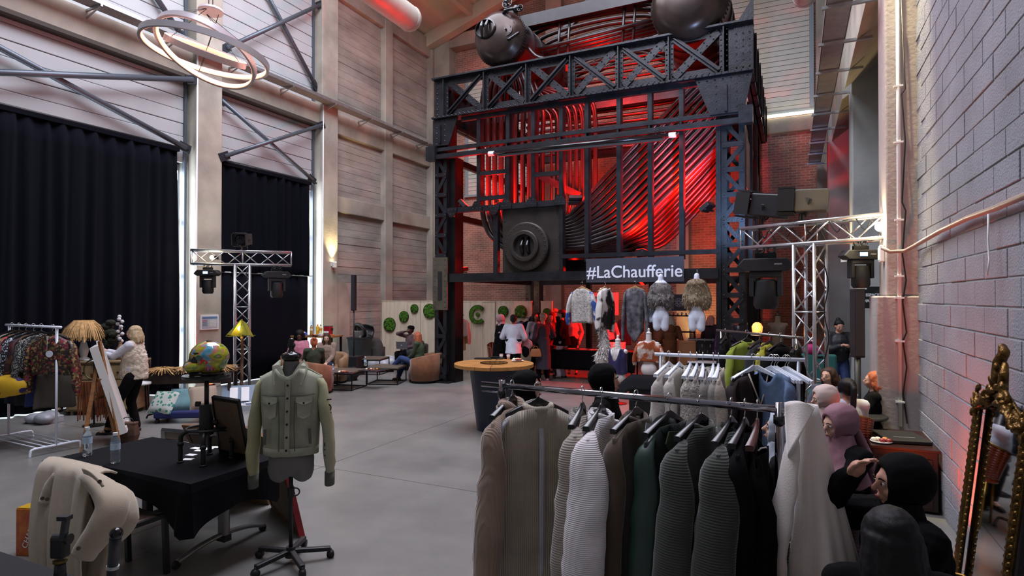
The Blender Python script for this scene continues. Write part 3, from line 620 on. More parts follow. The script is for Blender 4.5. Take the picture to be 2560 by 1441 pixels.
# red floodlights in the boiler; most are unseen fixtures added for its red glow
def flood(loc, tgt, e, col='#ff1408', size=.25, label=''):
    t = thing('red_floodlight', label, 'floodlight', loc); q = (V(tgt) - V(loc)).to_track_quat('-Z', 'Y').to_matrix().to_4x4()
    MB().box((0, 0, .06), (.3, .22, .1), q).build('housing', black, t, bevel=.01); MB().box((0, 0, .005), (.26, .18, .01), q).build('lens', mat('red_lens', '#ff2010', .3, emit=col, es=4), t)
    MB().box((0, 0, .14), (.34, .04, .02), q).build('yoke', black, t)
    l = light('red_flood_light', 'AREA', V(loc) + (V(tgt) - V(loc)).normalized() * .04, e, col, tgt, size); l.data.spread = math.radians(150); return t
flood((-7.3, 12.55, 4.45), (-6.1, 12.95, 5.6), 420, label='red floodlight beside the left boiler tubes')
flood((-6.1, 14.6, 3.0), (-5.6, 13.2, 7), 300, label='added red floodlight behind the inspection plate')
flood((-4.7, 12.75, 7.56), (-4.2, 15.0, 6.6), 260, label='added red floodlight on top of the girder between the drums')
flood((-2.9, 12.56, 3.12), (-2.5, 12.95, 5.0), 420, label='added red floodlight above the sign under the sloping tubes')
flood((-3.6, 15.3, 2.5), (-5.3, 14.4, .7), 160, label='red floodlight under the boiler above the stall table')
flood((-4.45, 12.6, 4.35), (-4.9, 13.6, 5.6), 420, label='small added red floodlight beside the narrow middle tubes')
flood((-6.3, 12.56, 4.36), (-6.0, 12.95, 6.4), 220, label='added red floodlight on the rail above the inspection plate')
flood((-1.62, 12.55, 4.0), (-2.7, 12.95, 5.6), 650, label='added red floodlight beside the upper sloping tubes')
flood((-7.85, 13.3, 2.9), (-7.9, 12.8, 6), 60, label='small added red floodlight inside left laced column')
# ================================================================ stage trusses, lamps, panels, furniture
alu = mat('truss_aluminium', '#b9bbc0', .3, .85, var=.08, vs=10)
ledw = mat('led_warm', '#ffd0b4', .5, emit='#ffa27c', es=1.9)
wood = mat('light_wood', '#b98a55', .5, var=.25, vs=3, stretch=(1, 8, 1), bump=.1, bs=20)
oak = mat('pale_panel_wood', '#dccdb4', .6, var=.12, vs=2.2, stretch=(5, 5, .6))
dmet = mat('dark_metal', '#17181a', .45, .6)
def FLR(x, y): return P(x, y, 2, 0)
def truss(p, q, w, t, name='truss_section', seg=None, up=(0, 0, 1)):
    p, q = V(p), V(q); d, a, b_ = ortho(q - p, up); L = (q - p).length; n = seg or max(2, round(L / .32))
    cs = [a * (i * w / 2) + b_ * (j * w / 2) for i, j in ((-1, -1), (1, -1), (1, 1), (-1, 1))]
    m = MB()
    for c in cs: m.cyl(p + c, q + c, .025, n=8)
    o = m.build(name, alu, t, True); m = MB()
    for k in range(n):
        e0, e1 = p + d * (L * k / n), p + d * (L * (k + 1) / n)
        for i in range(4):
            c0, c1 = cs[i], cs[(i + 1) % 4]
            m.cyl(e0 + (c0 if k % 2 else c1), e1 + (c1 if k % 2 else c0), .011, n=6)
            if k % 3 == 0: m.cyl(e0 + c0, e0 + c1, .011, n=6)
        if k == n - 1:
            for i in range(4): m.cyl(e1 + cs[i], e1 + cs[(i + 1) % 4], .011, n=6)
    m.build('lacing', alu, o, True); return o
def tstand(base, hz, dirv, Ll, Lr, label, w=.29):
    t = thing('truss_stand', label, 'truss'); b = V(base); d = V(dirv).normalized()
    truss(b + V((0, 0, .05)), b + V((0, 0, hz - w / 2)), w, t, 'mast', up=d)
    truss(b + V((0, 0, hz)) - d * Ll, b + V((0, 0, hz)) + d * Lr, w, t, 'crossbar')
    MB().box(b + V((0, 0, .025)), (.75, .75, .03), rz=math.atan2(d.y, d.x)).build('base_plate', dmet, t)
    for z in (.6, 1.3, 1.9): MB().box(b + V((0, 0, z)) + d * .14, (.07, .07, .03)).build('cable_tie', black, t)
    bb = MB(); pts = [b + V((0, 0, z)) + d * (.16 + .03 * math.sin(z * 9)) - FW * .12 for z in [.1 + .12 * i for i in range(int((hz - .2) / .12))]]
    bb.tube(pts, .009, 6).build('cable', black, t, True)
    rebase(t, b); return b + V((0, 0, hz)), d
def moving_head(top, s, rz, label, screen=True):
    t = thing('moving_head_light', label, 'stage light', top, rz)
    MB().torus((0, 0, -.0 * s), .035 * s, .012 * s, (0, 1, 0), 16, 6).torus((.1 * s, 0, 0), .035 * s, .012 * s, (0, 1, 0), 16, 6).build('clamp', black, t, True)
    MB().box((.05 * s, 0, -.06 * s), (.2 * s, .05 * s, .05 * s)).build('clamp_plate', dmet, t)
    MB().prism([(-.22, -.03), (-.15, .05), (.25, .05), (.32, -.03), (.25, -.08), (-.15, -.08)], -.09, .09, M.Scale(s, 4) @ M.Translation((0, 0, -.14)) @ M.Rotation(PI / 2, 4, 'X')).build('base', black, t, bevel=.012)
    if screen: MB().box((.04 * s, -.092 * s, -.15 * s), (.1 * s, .006, .05 * s)).build('display', mat('blue_display', '#bfe0ff', .3, emit='#9cd0ff', es=3), t)
    MB().box((.17 * s, -.09 * s, -.15 * s), (.07 * s, .006, .015 * s)).build('button_row', steel_g, t)
    y = MB(); y.box((.05 * s, 0, -.25 * s), (.3 * s, .13 * s, .06 * s))
    for k in (-1, 1): y.box((.05 * s + k * .13 * s, 0, -.36 * s), (.045 * s, .12 * s, .22 * s))
    y.build('yoke', black, t, bevel=.01)
    MB().lathe([(.08, .1), (.11, .08), (.12, -.02), (.125, -.16), (.1, -.2), (.085, -.2), (.08, -.17), (.02, -.17)], 20, M.Translation((.05 * s, 0, -.4 * s)) @ M.Scale(s, 4), sx=.95, sy=.85).build('lamp_head', black, t, 'auto')
    return t
def fresnel(base, tgt, s, label, body='#16161a'):
    t = thing('spotlight', label, 'stage light', base); q = (V(tgt) - V(base)).to_track_quat('-Z', 'Y').to_matrix().to_4x4(); q = M.Translation((0, 0, .22 * s)) @ q @ M.Scale(s, 4)
    MB().box((0, 0, .1), (.26, .26, .36), q).build('housing', mat('spot_' + body, body, .45), t, bevel=.02)
    MB().lathe([(.11, -.08), (.12, -.14), (.1, -.15), (.02, -.13)], 20, q).build('lens', mat('dark_lens', '#0b0d18', .08), t, 'auto')
    for k in range(4): MB().box((.15 * math.cos(k * PI / 2), .15 * math.sin(k * PI / 2), -.17), (.02 if k % 2 == 0 else .26, .26 if k % 2 == 0 else .02, .18), q).build('barn_door', black, t)
    y = MB()
    for k in (-1, 1): y.bar((q @ V((k * .16, 0, .1))), (q @ V((k * .16, 0, .1))) * .25 + V((0, 0, -.0)), .03, .02)
    y.build('yoke', black, t); MB().cyl((0, 0, -.06 * s), (0, 0, .08 * s), .02 * s).box((0, 0, -.04 * s), (.08 * s, .08 * s, .06 * s)).build('clamp', black, t)
    MB().torus((0, .05, .02), .12 * s, .008 * s, (1, .3, 0), 16, 5, 0, 3.6).build('cable', black, t, True); return t
dl = RT * .92 + FW * .38
tp, d = tstand(FLR(605, 985), 2.97, dl, .99, 1.0, 'aluminium T-shaped truss stand with stage lights in front of the narrow black curtain')
moving_head(tp - d * .72 + V((0, 0, -.18)), 1.0, YAW, 'small moving head light with blue display under truss beside first concrete column')
moving_head(tp + d * .64 + V((0, 0, -.18)), 1.15, YAW + .6, 'dark moving head light hanging before the narrow black curtain', False)
fresnel(tp + V((0, 0, .2)), tp + V((1.2, -2.0, -.1)), .95, 'black square spotlight on top of the truss by narrow black curtain')
t = thing('work_lamp', 'small lit warm lamp in the crossbar of the truss by the first concrete column', 'lamp', tp - d * .55)
MB().box((0, 0, 0), (.12, .12, .08)).build('housing', black, t, bevel=.01); MB().ell((.0, -.06, .0), .045).build('bulb', mat('hot_bulb', '#fff4d8', .4, emit='#fff0cc', es=30), t, True)
light('work_lamp_light', 'POINT', tp - d * .55 + V((.03, -.2, .02)), 25, '#ffe9b8', size=.05)
dr = RT * .97 - FW * 1.5
tq, d = tstand(V((.2, 9.0, 0)), 2.98, dr, .98, 1.02, 'aluminium T-shaped truss stand beside the block wall with cables wound round its mast')
moving_head(tq - d * .75 + V((0, 0, -.18)), 1.45, YAW - .5, 'large moving head light hanging by brick wall on the right truss', False)
moving_head(tq + d * .62 + V((0, 0, -.18)), .95, YAW, 'small moving head light with blue display hanging before the grey concrete column')
fb = tq - d * .72 + V((0, 0, .2)); ft = tq + V((-3.0, 1.6, .7)); fd_ = (ft - fb).normalized()
light('spotlight_light', 'SPOT', fb + V((0, 0, .275)) + fd_ * .36, 900, '#9cc4ff', (-2.2, 12.4, 5.2), .1, spot=95, blend=1)
fresnel(fb, ft, 1.25, 'black long spotlight with barn doors on the right truss near boiler column')
fresnel(tq - d * .1 + V((0, 0, .2)), tq + V((-3, .3, .35)), 1.15, 'grey spotlight with open barn doors on top of the right truss', '#55534a')
t = thing('work_lamp', 'small lit warm lamp at the end of the right truss crossbar', 'lamp', tq + d * .95)
MB().box((0, 0, 0), (.12, .12, .08)).build('housing', black, t, bevel=.01); MB().ell((-.05, -.06, .0), .06).build('bulb', mat('hot_bulb'), t, True)
light('work_lamp_light', 'POINT', tq + d * .95 + V((-.15, -.2, .02)), 40, '#ffe9b8', size=.05)
b = MB()
for k in range(5):
    o_ = tq - d * (.8 - k * .35); b.tube(smooth_path([o_ + V((0, 0, .16)), o_ + d * .12 + V((0, -.05, -.02)), o_ + d * .2 + V((0, -.08, .08)), o_ + d * .33 + V((0, 0, -.14))]), .008, 6)
tag(b.build('truss_cables', black, smooth=True), 'loose black cables looped along the right truss crossbar', 'cables')
# ---------------------------------------------------------------- ring chandelier
c = PD(516, 132, 8.0)
t = thing('ring_chandelier', 'chandelier of three tilted silver rings with glowing inner LED strips', 'chandelier')
ringm = mat('ring_silver', '#c4bec2', .4, .3)
for R_, th, roll, off in ((.8, 2, 8, 0), (.66, 22, 13, .0), (.51, -17.5, 24, .02)):
    th, roll = math.radians(th), math.radians(roll)
    n_ = (V((0, 0, 1)) * math.cos(th) + V((FW.x, FW.y, 0)) * math.sin(th) + RT * math.sin(roll)).normalized(); dd, x, y = ortho(n_, tuple(FW)); cc = c + V((0, 0, off))
    def ring(r0, r1, h0, h1):
        return [[cc + (x * math.cos(a) + y * math.sin(a)) * r + dd * h for a in [2 * PI * i / 72 for i in range(72)]] for r, h in ((r0, h0), (r1, h0), (r1, h1), (r0, h1), (r0, h0))]
    rr = MB().loft(ring(R_ - .035, R_, -.04, .04), caps=False).build('ring', ringm, t, 'auto')
    MB().loft(ring(R_ - .042, R_ - .033, -.036, .03), caps=False).build('led_strip', ledw, rr, True)
    for k in range(3):
        a = k * 2.1 + 1; MB().cyl(cc + (x * math.cos(a) + y * math.sin(a)) * R_, PD(527, 30, 8.0) + V((.1 * math.cos(a), .1 * math.sin(a), 0)), .004, n=5).build('wire', black, rr)
cp = PD(527, 32, 8.0)
MB().lathe([(.02, 0), (.15, 0), (.16, .02), (.15, .05), (.02, .06)], 32, M.Translation(cp)).build('canopy', mat('canopy_white', '#e6d9d9', .5), t, 'auto')
for s in (-.04, .04): MB().cyl(cp + V((s, 0, .05)), (cp.x + s, cp.y, 12.6), .006, n=5).build('suspension', black, t)
rebase(t, c)
# ---------------------------------------------------------------- ducts
def duct(e, r, y0, label):
    t = thing('ventilation_duct', label, 'duct'); m = MB(); pr = []; k = 0; y = e.y
    L = e.y - y0; nn = int(L / .12)
    for i in range(nn + 1): pr += [(r, -i * .12), (r * 1.02, -i * .12 - .06)]
    T = M.Translation(e) @ M.Rotation(-PI / 2, 4, 'X')
    MB().lathe(pr, 32, T).build('pipe', mat('duct_zinc', '#c3c0b4', .35, .45, var=.06), t, True)
    MB().lathe([(r * 1.02, 0), (r * 1.05, .05), (r * .95, .14), (r * .6, .22), (r * .35, .24), (r * .3, .2), (.02, .2)], 32, T).build('end_cone', mat('duct_zinc'), t, 'auto')
    for k in range(3): MB().cyl((e.x, e.y - .6 - k * 2.4, e.z + r), (e.x, e.y - .6 - k * 2.4, e.z + 3.6), .01, n=5).build('hanger_rod', steel_g, t)
    rebase(t, e)
duct(PD(1022, 45, 14.0), .29, 6, 'shiny spiral ventilation duct ending under the ceiling near the left wall')
duct(PD(2012, -12, 13.0), .24, 9, 'shiny duct end under the ceiling in front of the roller shutter')
# ---------------------------------------------------------------- wall lamps and uplights
def wall_lamp(loc, dirx, e, label, col='#ffe0a0', up=True):
    t = thing('wall_lamp', label, 'lamp', loc)
    MB().cyl((dirx * .1, 0, -.09), (dirx * .1, 0, .07), .07, n=18).build('shade', mat('lamp_white', '#d8d6cc', .5), t, 'auto'); MB().box((dirx * .02, 0, 0), (.05, .09, .1)).build('mount', white, t)
    MB().cyl((dirx * .1, 0, .07), (dirx * .1, 0, .075), .06, n=16).build('bulb', mat('hot_bulb'), t)
    light('wall_lamp_light', 'SPOT', V(loc) + V((dirx * .12, 0, .1)), e, col, V(loc) + V((dirx * .0, 0, 3)), .04, spot=75, blend=.9)
wall_lamp((-12.3, 13.36, 3.08), 1, 300, 'small white wall lamp shining up the second concrete column')
wall_lamp((.96, 12.5, 2.85), -1, 160, 'small wall lamp shining up the grey concrete column behind the right truss')
def uplight(loc, e, col, label, tgt=None, size=.12, spot=70):
    t = thing('floor_uplight', label, 'uplight', loc); MB().box((0, 0, .06), (.16, .16, .12)).build('housing', black, t, bevel=.01); MB().cyl((0, 0, .12), (0, 0, .124), .06).build('lens', mat('lens_' + col, col, .3, emit=col, es=6), t)
    light('uplight_light', 'SPOT', V(loc) + V((0, 0, .14)), e, col, V(loc) + V(tgt or (0, 0, 3)), .05, spot=spot, blend=.8)
uplight((1.05, 8.95, 0), 70, '#ff8a45', 'floor uplight behind the pale column lighting it orange', (.0, -.35, 3))
uplight((.98, 5.5, 0), 240, '#ff5a1c', 'orange floor uplight against the block wall behind the gilt mirror', (.3, .35, .9), spot=115)
uplight((-12.1, 13.0, 0), 25, '#22ff50', 'green floor uplight against second concrete column behind the high table', (-.35, .2, 2), spot=80)
uplight((-12.1, 9.2, 0), 30, '#ff5a30', 'orange floor uplight at foot of the first concrete column', (-.2, .15, 2), spot=80)
uplight((-2.75, 18.9, 0), 250, '#ffd890', 'warm floor uplight against the brick wall behind the boiler', (.0, .3, 4), spot=70)
uplight((-3.9, 17.6, 0), 200, '#ff7a30', 'orange floor uplight behind the fur garment stands', (.2, 1.2, 2.0), spot=120)
# poster on the first column
a, b_ = P(500, 788, 0, -12.29), P(545, 823, 0, -12.29)
t = thing('wall_poster', 'small framed printed notice on the first concrete column', 'poster')
MB().b2((-12.3, a.y, b_.z), (-12.27, b_.y, a.z)).build('frame', white, t)
MB().b2((-12.27, a.y + .03, b_.z + .03), (-12.266, b_.y - .03, a.z - .03)).build('sheet', mat('poster_paper', '#aeb6c4', .6, var=.1, vs=30), t)
MB().b2((-12.266, a.y + .04, a.z - .09), (-12.263, b_.y - .04, a.z - .05)).build('title_bar', mat('poster_blue', '#5f7fa8', .6), t)
for k in range(5): MB().b2((-12.266, a.y + .05, a.z - .13 - k * .03), (-12.263, a.y + .17, a.z - .115 - k * .03)).build('text_line', mat('poster_red', '#b06a6a', .6) if k < 2 else mat('poster_grey', '#7d8590', .6), t)
MB().b2((-12.266, a.y + .22, b_.z + .06), (-12.263, b_.y - .06, a.z - .12)).build('plan', mat('poster_plan', '#c8c9c4', .6, var=.2, vs=40), t)
rebase(t, (a + b_) / 2)
# exit light box on right column, power boxes
t = thing('emergency_light', 'small white emergency light box on the side of the pale column', 'lamp', (.955, 8.3, 2.63))
MB().box((0, 0, 0), (.05, .16, .2)).build('case', white, t, bevel=.01); MB().box((-.028, 0, 0), (.01, .1, .14)).build('glass', mat('greenish_glass', '#d8ffd0', .3, emit='#d0ffc8', es=1.5), t)
t = thing('socket_box', 'grey wall socket box with cable at the foot of the pale column', 'socket', (1.2, 8.0, .42))
MB().box((0, 0, 0), (.14, .06, .1)).build('case', steel_g, t, bevel=.008); MB().box((-.16, 0, .02), (.12, .06, .14)).build('case', steel_g, t, bevel=.008); MB().tube([(0, -.03, -.04), (.01, -.06, -.2), (.0, -.03, -.4)], .009).build('cable', white, t, True)
# ---------------------------------------------------------------- wooden screens with moss pictures
YP = 15.42
moss = mat('green_moss', '#3f6b12', .95, var=.5, vs=14, bump=1, bs=30)
mossrim = mat('moss_rim', '#26330f', .8)
def screen(x0, x1, planks, label):
    a = P(x0, 800, 1, YP).x; b_ = P(x1, 800, 1, YP).x; t = thing('wooden_screen', label, 'screen', ((a + b_) / 2, YP, 0), 0, 'wooden screens with moss pictures'); w_ = (b_ - a) / planks
    for k in range(planks): MB().b2((a - (a + b_) / 2 + k * w_ + .003, -.01 - .004 * (k % 2), .05), (a - (a + b_) / 2 + (k + 1) * w_ - .003, .05, 2.0)).build('plank', oak, t, bevel=.004)
    MB().b2((a - (a + b_) / 2 + .01, .05, 0), (b_ - (a + b_) / 2 - .01, .12, .12)).build('foot', wood, t); MB().b2((a - (a + b_) / 2, -.02, 1.98), (b_ - (a + b_) / 2, .06, 2.01)).build('cap', oak, t)
screen(955, 1051, 3, 'pale wooden screen with three moss discs beside the concrete wall')
screen(1052, 1148, 3, 'pale wooden screen behind the left boiler column')
screen(1149, 1238, 3, 'pale wooden screen carrying the round moss logo with a dot')
screen(1240, 1330, 2, 'pale wooden screen with two moss discs behind standing visitors')
screen(1352, 1381, 1, 'narrow pale wooden screen with a comma-shaped moss picture')
def disc(px, py, rp, label):
    c = P(px, py, 1, YP - .02); r = rp * 18.0 / F; t = thing('moss_picture', label, 'moss picture', c, 0, 'round moss pictures'); T = M.Rotation(PI / 2, 4, 'X')
    MB().lathe([(r, -.0), (r * 1.03, .0), (r * 1.03, .045), (r * .98, .045)], 32, T, caps=False).build('rim', mossrim, t, 'auto')
    m = MB()
    for k in range(46):
        a = RN.uniform(0, 2 * PI); q = r * math.sqrt(RN.random()) * .92; m.ell((q * math.cos(a), -.03 - RN.uniform(0, .012), q * math.sin(a)), (r * .2, .02, r * .2), n=8, k=5)
    m.lathe([(r * .99, .0), (r * .97, .035), (.02, .04)], 28, T).build('moss', moss, t, True)
for a in ((975, 812, 18, 'large round moss picture low on the screen beside the concrete wall'), (1011, 792, 14, 'medium round moss picture, middle of the rising row of three'), (1037, 772, 11, 'small round moss picture at top of the rising row of three'), (1075, 778, 18, 'large round moss picture just before the left boiler column'), (1135, 779, 12, 'round moss picture just past the left boiler column'), (1259, 779, 13, 'round moss picture above the pale pink headscarf'), (1303, 780, 15, 'round moss picture above the lilac shirts')): disc(*a)
c = P(1195, 787, 1, YP - .03); t = thing('moss_logo', 'open moss ring with a round dot in its middle', 'moss picture', c)
def arc_ring(r0, r1, a0, a1, n=30): return [(r1 * math.cos(a0 + (a1 - a0) * i / n), r1 * math.sin(a0 + (a1 - a0) * i / n)) for i in range(n + 1)] + [(r0 * math.cos(a1 - (a1 - a0) * i / n), r0 * math.sin(a1 - (a1 - a0) * i / n)) for i in range(n + 1)]
MB().prism(arc_ring(.165, .275, .75, 2 * PI - .75), -.0, .045, M.Rotation(PI / 2, 4, 'X')).build('ring', moss, t); MB().prism(arc_ring(.27, .285, .75, 2 * PI - .75), -.005, .05, M.Rotation(PI / 2, 4, 'X')).build('rim', mossrim, t)
MB().lathe([(.065, 0), (.065, .04), (.02, .05)], 20, M.Rotation(PI / 2, 4, 'X')).build('dot', moss, t)
c = P(1368, 790, 1, YP - .03); t = thing('moss_picture', 'comma-shaped moss picture on the narrow wooden screen', 'moss picture', c, 0, 'round moss pictures')
MB().prism(arc_ring(.0, .12, 0, 2 * PI, 20)[:20], 0, .04, M.Translation((0, 0, .1)) @ M.Rotation(PI / 2, 4, 'X')).build('head', moss, t); MB().tube([(.08, -.02, .08), (.02, -.02, -.1), (-.1, -.02, -.2)], [.06, .05, .02]).build('tail', moss, t)
# ---------------------------------------------------------------- lounge furniture
leather = mat('brown_suede', '#7a4b2c', .75, var=.25, vs=7, bump=.15, bs=50, sheen=.3)
tan = mat('tan_leather', '#8a6a4c', .6, var=.15)
def tub_chair(loc, rz, label, m=leather, s=1.0):
    t = thing('tub_armchair', label, 'armchair', loc, rz); r = .37 * s     # faces local -Y
    rings = []
    def sec(a, hi): return None
    n = 28; out = []; 
    for i in range(n + 1):
        a = math.radians(-40 + 260 * i / n); u = abs(i / n - .5) * 2; top = .74 - .14 * u ** 2; x, y = math.cos(a), math.sin(a)
        out.append([(x * (r + .045), y * (r + .045) * .98, .06), (x * (r + .075), y * (r + .075), .4), (x * (r + .085), y * (r + .085), top - .03), (x * (r + .05), y * (r + .05), top), (x * (r - .02), y * (r - .02), top - .01), (x * (r - .05), y * (r - .05), top - .06), (x * (r - .05), y * (r - .05), .3), (x * (r - .05), y * (r - .05), .06)])
    MB().loft(out).build('backrest', m, t, True, bevel=0)
    MB().lathe([(r + .01, .08), (r + .02, .3), (r - .0, .38), (r - .06, .42), (.02, .43)], 28).build('seat_cushion', m, t, True)
    MB().lathe([(r - .02, 0), (r, .02), (r, .08), (.02, .09)], 24).build('plinth', dmet, t)
    return t
def coffee(loc, rz, label, w_=.75, h=.42, top='#5d5146'):
    t = thing('coffee_table', label, 'table', loc, rz, 'low tables in the lounge')
    MB().box((0, 0, h - .02), (w_, w_, .035)).build('tabletop', mat('table_' + top, top, .45, var=.15, vs=4, stretch=(1, 8, 1)), t, bevel=.004)
    for x in (-1, 1):
        for y in (-1, 1): MB().box((x * (w_ / 2 - .015), y * (w_ / 2 - .015), (h - .04) / 2), (.022, .022, h - .04)).build('leg', dmet, t)
    f = MB()
    for k in (-1, 1):
        for z in (.011, h - .05): f.box((0, k * (w_ / 2 - .015), z), (w_ - .02, .02, .02)); f.box((k * (w_ / 2 - .015), 0, z), (.02, w_ - .02, .02))
    f.build('frame', dmet, t); return t
bottle_g = mat('bottle_pet', '#dfeaf2', .05, trans=.9, alpha=1.0); capw = mat('cap_white', '#e8eef4', .5); lblb = mat('bottle_label', '#b9d3ea', .5, var=.3, vs=30)
def bottle(loc, label, h=.22, body=None, capm=None, lab=None, group=None):
    t = thing('water_bottle', label, 'bottle', loc, 0, group); r = .032 * h / .22; k = h / .22
    MB().lathe([(r * .8, 0), (r, .01 * k), (r, .05 * k), (r * .94, .06 * k), (r, .07 * k), (r * .94, .085 * k), (r, .1 * k), (r, .15 * k), (r * .85, .175 * k), (r * .45, .195 * k), (r * .42, .205 * k)], 16).build('body', body or bottle_g, t, True)
    MB().cyl((0, 0, .203 * k), (0, 0, .222 * k), r * .5, n=12).build('cap', capm or capw, t, 'auto')
    MB().lathe([(r * 1.02, .1 * k), (r * 1.02, .148 * k)], 16, caps=False).build('label', lab or lblb, t, True); return t
food = mat('pastry', '#c98a4a', .7, var=.3, vs=40); cream_m = mat('icing', '#efe2c8', .6)
def pastries(loc, n, label, r=.13, square=False):
    t = thing('food_tray', label, 'tray', loc)
    (MB().box((0, 0, .006), (r * 2.6, r * 1.7, .012)) if square else MB().lathe([(r * .7, 0), (r, .014), (r, .018), (.02, .008)], 24)).build('tray', mat('slate_tray', '#22242a', .4) if square else white, t)
    for k in range(n):
        a = k * 2.4; q = r * .6 * math.sqrt((k + .5) / n); MB().ell((q * math.cos(a) * 1.3, q * math.sin(a), .03), (.03, .028, .022), n=8, k=5).build('pastry', (food, cream_m, mat('berry', '#8c2a2a', .5))[k % 3], t, True)
c1 = FLR(842, 968); coffee(FLR(838, 975) + V((0, .3, 0)), .25, 'low square table holding two water bottles and a tray of pastries', .78)
ct1 = FLR(838, 975) + V((0, .3, 0)); ct2 = FLR(945, 962) + V((0, .35, 0)); ct3 = FLR(915, 940) + V((-.2, .5, 0))
coffee(ct2, .35, 'low square table with white snack tray beside the suede armchair', .78); coffee(ct3, .3, 'empty low table with one water bottle before the covered boxes', .75, .44)
Zt = .42
bottle(P(811, 938, 2, Zt), 'water bottle at the edge of the low table with pastries'); bottle(P(832, 936, 2, Zt), 'water bottle in front of the pastry tray on low table'); bottle(P(913, 915, 2, .44), 'single water bottle on the empty low table')
pastries(P(857, 933, 2, Zt), 9, 'dark tray of pastries on the low lounge table', .14, True); pastries(P(930, 927, 2, Zt), 5, 'long white tray with orange snacks on low table', .2, True)
t = thing('plate', 'small dark plate with cutlery on low table beside the armchair', 'plate', P(965, 925, 2, Zt)); MB().lathe([(.06, 0), (.1, .012), (.1, .016), (.02, .006)], 20).build('dish', dmet, t, True); MB().box((0, 0, .016), (.12, .012, .004)).build('knife', steel_g, t)
tub_chair(FLR(1046, 958) + V((0, .25, 0)), -1.15, 'rounded brown suede armchair next to the left boiler column')
tub_chair(FLR(772, 985) + V((0, .2, 0)), 2.6, 'rounded brown suede armchair behind the denim jacket')
tub_chair(FLR(824, 957), .5, 'tan tub armchair under the high snack table', tan)
tub_chair(FLR(748, 949), .3, 'tan tub armchair by the narrow black curtain', tan)
tub_chair(FLR(1022, 925) + V((0, .2, 0)), -.7, 'dark tub armchair in front of the wooden screens', mat('black_leather', '#1c1a1a', .5))
# high table with drinks
ht = FLR(792, 935); t = thing('high_table', 'tall wooden topped table with drinks beside the second concrete column', 'table', ht, .25)
HT = 1.06
MB().box((0, 0, HT - .02), (1.25, .6, .045)).build('tabletop', mat('table_oak', '#8a6236', .5, var=.2, vs=4, stretch=(1, 8, 1)), t, bevel=.004)
for x in (-1, 1):
    for y in (-1, 1): MB().box((x * .58, y * .26, HT / 2 - .02), (.05, .05, HT - .045)).build('leg', dmet, t)
for y in (-1, 1): MB().box((0, y * .26, .2), (1.12, .03, .03)).build('stretcher', dmet, t)
HM = M.Translation(ht) @ M.Rotation(.25, 4, 'Z')
def onht(x, y): return HM @ V((x, y, HT))
juice = mat('orange_juice', '#e8a818', .25); grn = mat('cap_green', '#2f8a3a', .5)
bottle(onht(-.2, .05), 'squat juice bottle with green cap on the high table', .28, mat('juice_amber', '#b8863a', .2), grn, cream_m)
bottle(onht(.02, .0), 'orange juice bottle with orange cap on the high table', .3, juice, mat('cap_orange', '#e0902a', .5), mat('label_yellow', '#e8d24a', .5)); bottle(onht(.14, -.05), 'pale lemonade bottle with green cap on the high table', .3, mat('lemonade', '#e6e2b0', .2), grn, mat('label_orange', '#e88a30', .5))
t = thing('coffee_machine', 'small red coffee machine on the high table', 'coffee machine', onht(.33, .02), .25)
MB().box((0, 0, .13), (.2, .17, .26)).build('body', mat('machine_red', '#9c1626', .3), t, bevel=.02); MB().box((0, 0, .265), (.2, .17, .02)).build('lid', steel_g, t); MB().box((.11, 0, .17), (.05, .06, .06)).build('spout', black, t); MB().box((-.02, -.088, .1), (.16, .006, .05)).build('trim', white, t)
for k, (x, y, c_) in enumerate(((-.36, -.1, '#e8eef8'), (-.28, -.14, '#4a62b8'), (.2, -.18, '#d0d4e0'), (.5, -.08, '#c86a3a'))):
    lb = ('white paper cup stack at the left end of the high table', 'blue and white carton on the high table', 'crumpled silver packet in front of the coffee machine', 'orange sweets bag at the right end of the high table')[k]
    o = tag(MB().prism([(-.06, -.03), (.06, -.04), (.07, .03), (-.05, .04)], 0, .1 - .02 * k).build('snack_pack', mat('pack_' + c_, c_, .5, var=.3, vs=30), bevel=.012), lb, 'packet'); o.location = onht(x, y)
pastries(onht(.05, -.2), 4, 'flat tray of wrapped sweets on the high table', .12, True)
# speakers, bin, covered boxes
def column_speaker(base, z0, z1, w_, label, sub=False, rz=0.2):
    t = thing('tower_speaker', label, 'speaker', base, rz)
    MB().cyl((0, 0, .3 if sub else .02), (0, 0, z0 + .1), .022 if sub else .035, n=10).build('pole', black, t, True)
    MB().box((0, 0, (z0 + z1) / 2), (w_, w_ * 1.2, z1 - z0)).build('cabinet', mat('speaker_black', '#15161c', .55), t, bevel=.012); MB().box((0, -w_ * .61, (z0 + z1) / 2), (w_ * .82, .01, (z1 - z0) * .94)).build('grille', mat('speaker_grille', '#22242e', .7, bump=.4, bs=300), t)
    MB().box((w_ * .1, -w_ * .62, z0 + .1), (w_ * .2, .006, w_ * .2)).build('badge', mat('badge_grey', '#55565c', .4), t)
    if sub: MB().box((0, .02, .26), (.42, .42, .52)).build('subwoofer', mat('speaker_black'), t, bevel=.015)
    else: MB().box((0, 0, .012), (.45, .45, .025)).build('base_plate', black, t)
column_speaker(FLR(884, 938), 1.75, 2.72, .11, 'slim black column speaker on a pole above its subwoofer near the lounge', True)
cs = PD(2144, 900, 6.9); column_speaker((cs.x, cs.y, 0), 1.4, 2.21, .115, 'tall black column speaker on a pole beside the pale column', False, YAW - .1)
t = thing('wheeled_bin', 'black wheeled bin with its lid open and cardboard inside', 'bin', FLR(900, 925), .2)
MB().loft([[(x * w_, y * w_, z) for x, y in ((-1, -1), (1, -1), (1, 1), (-1, 1))] for w_, z in ((.2, .05), (.26, .9), (.28, .92), (.28, .96), (.25, .96), (.25, .7))], caps=True).build('body', mat('bin_black', '#131416', .5), t)
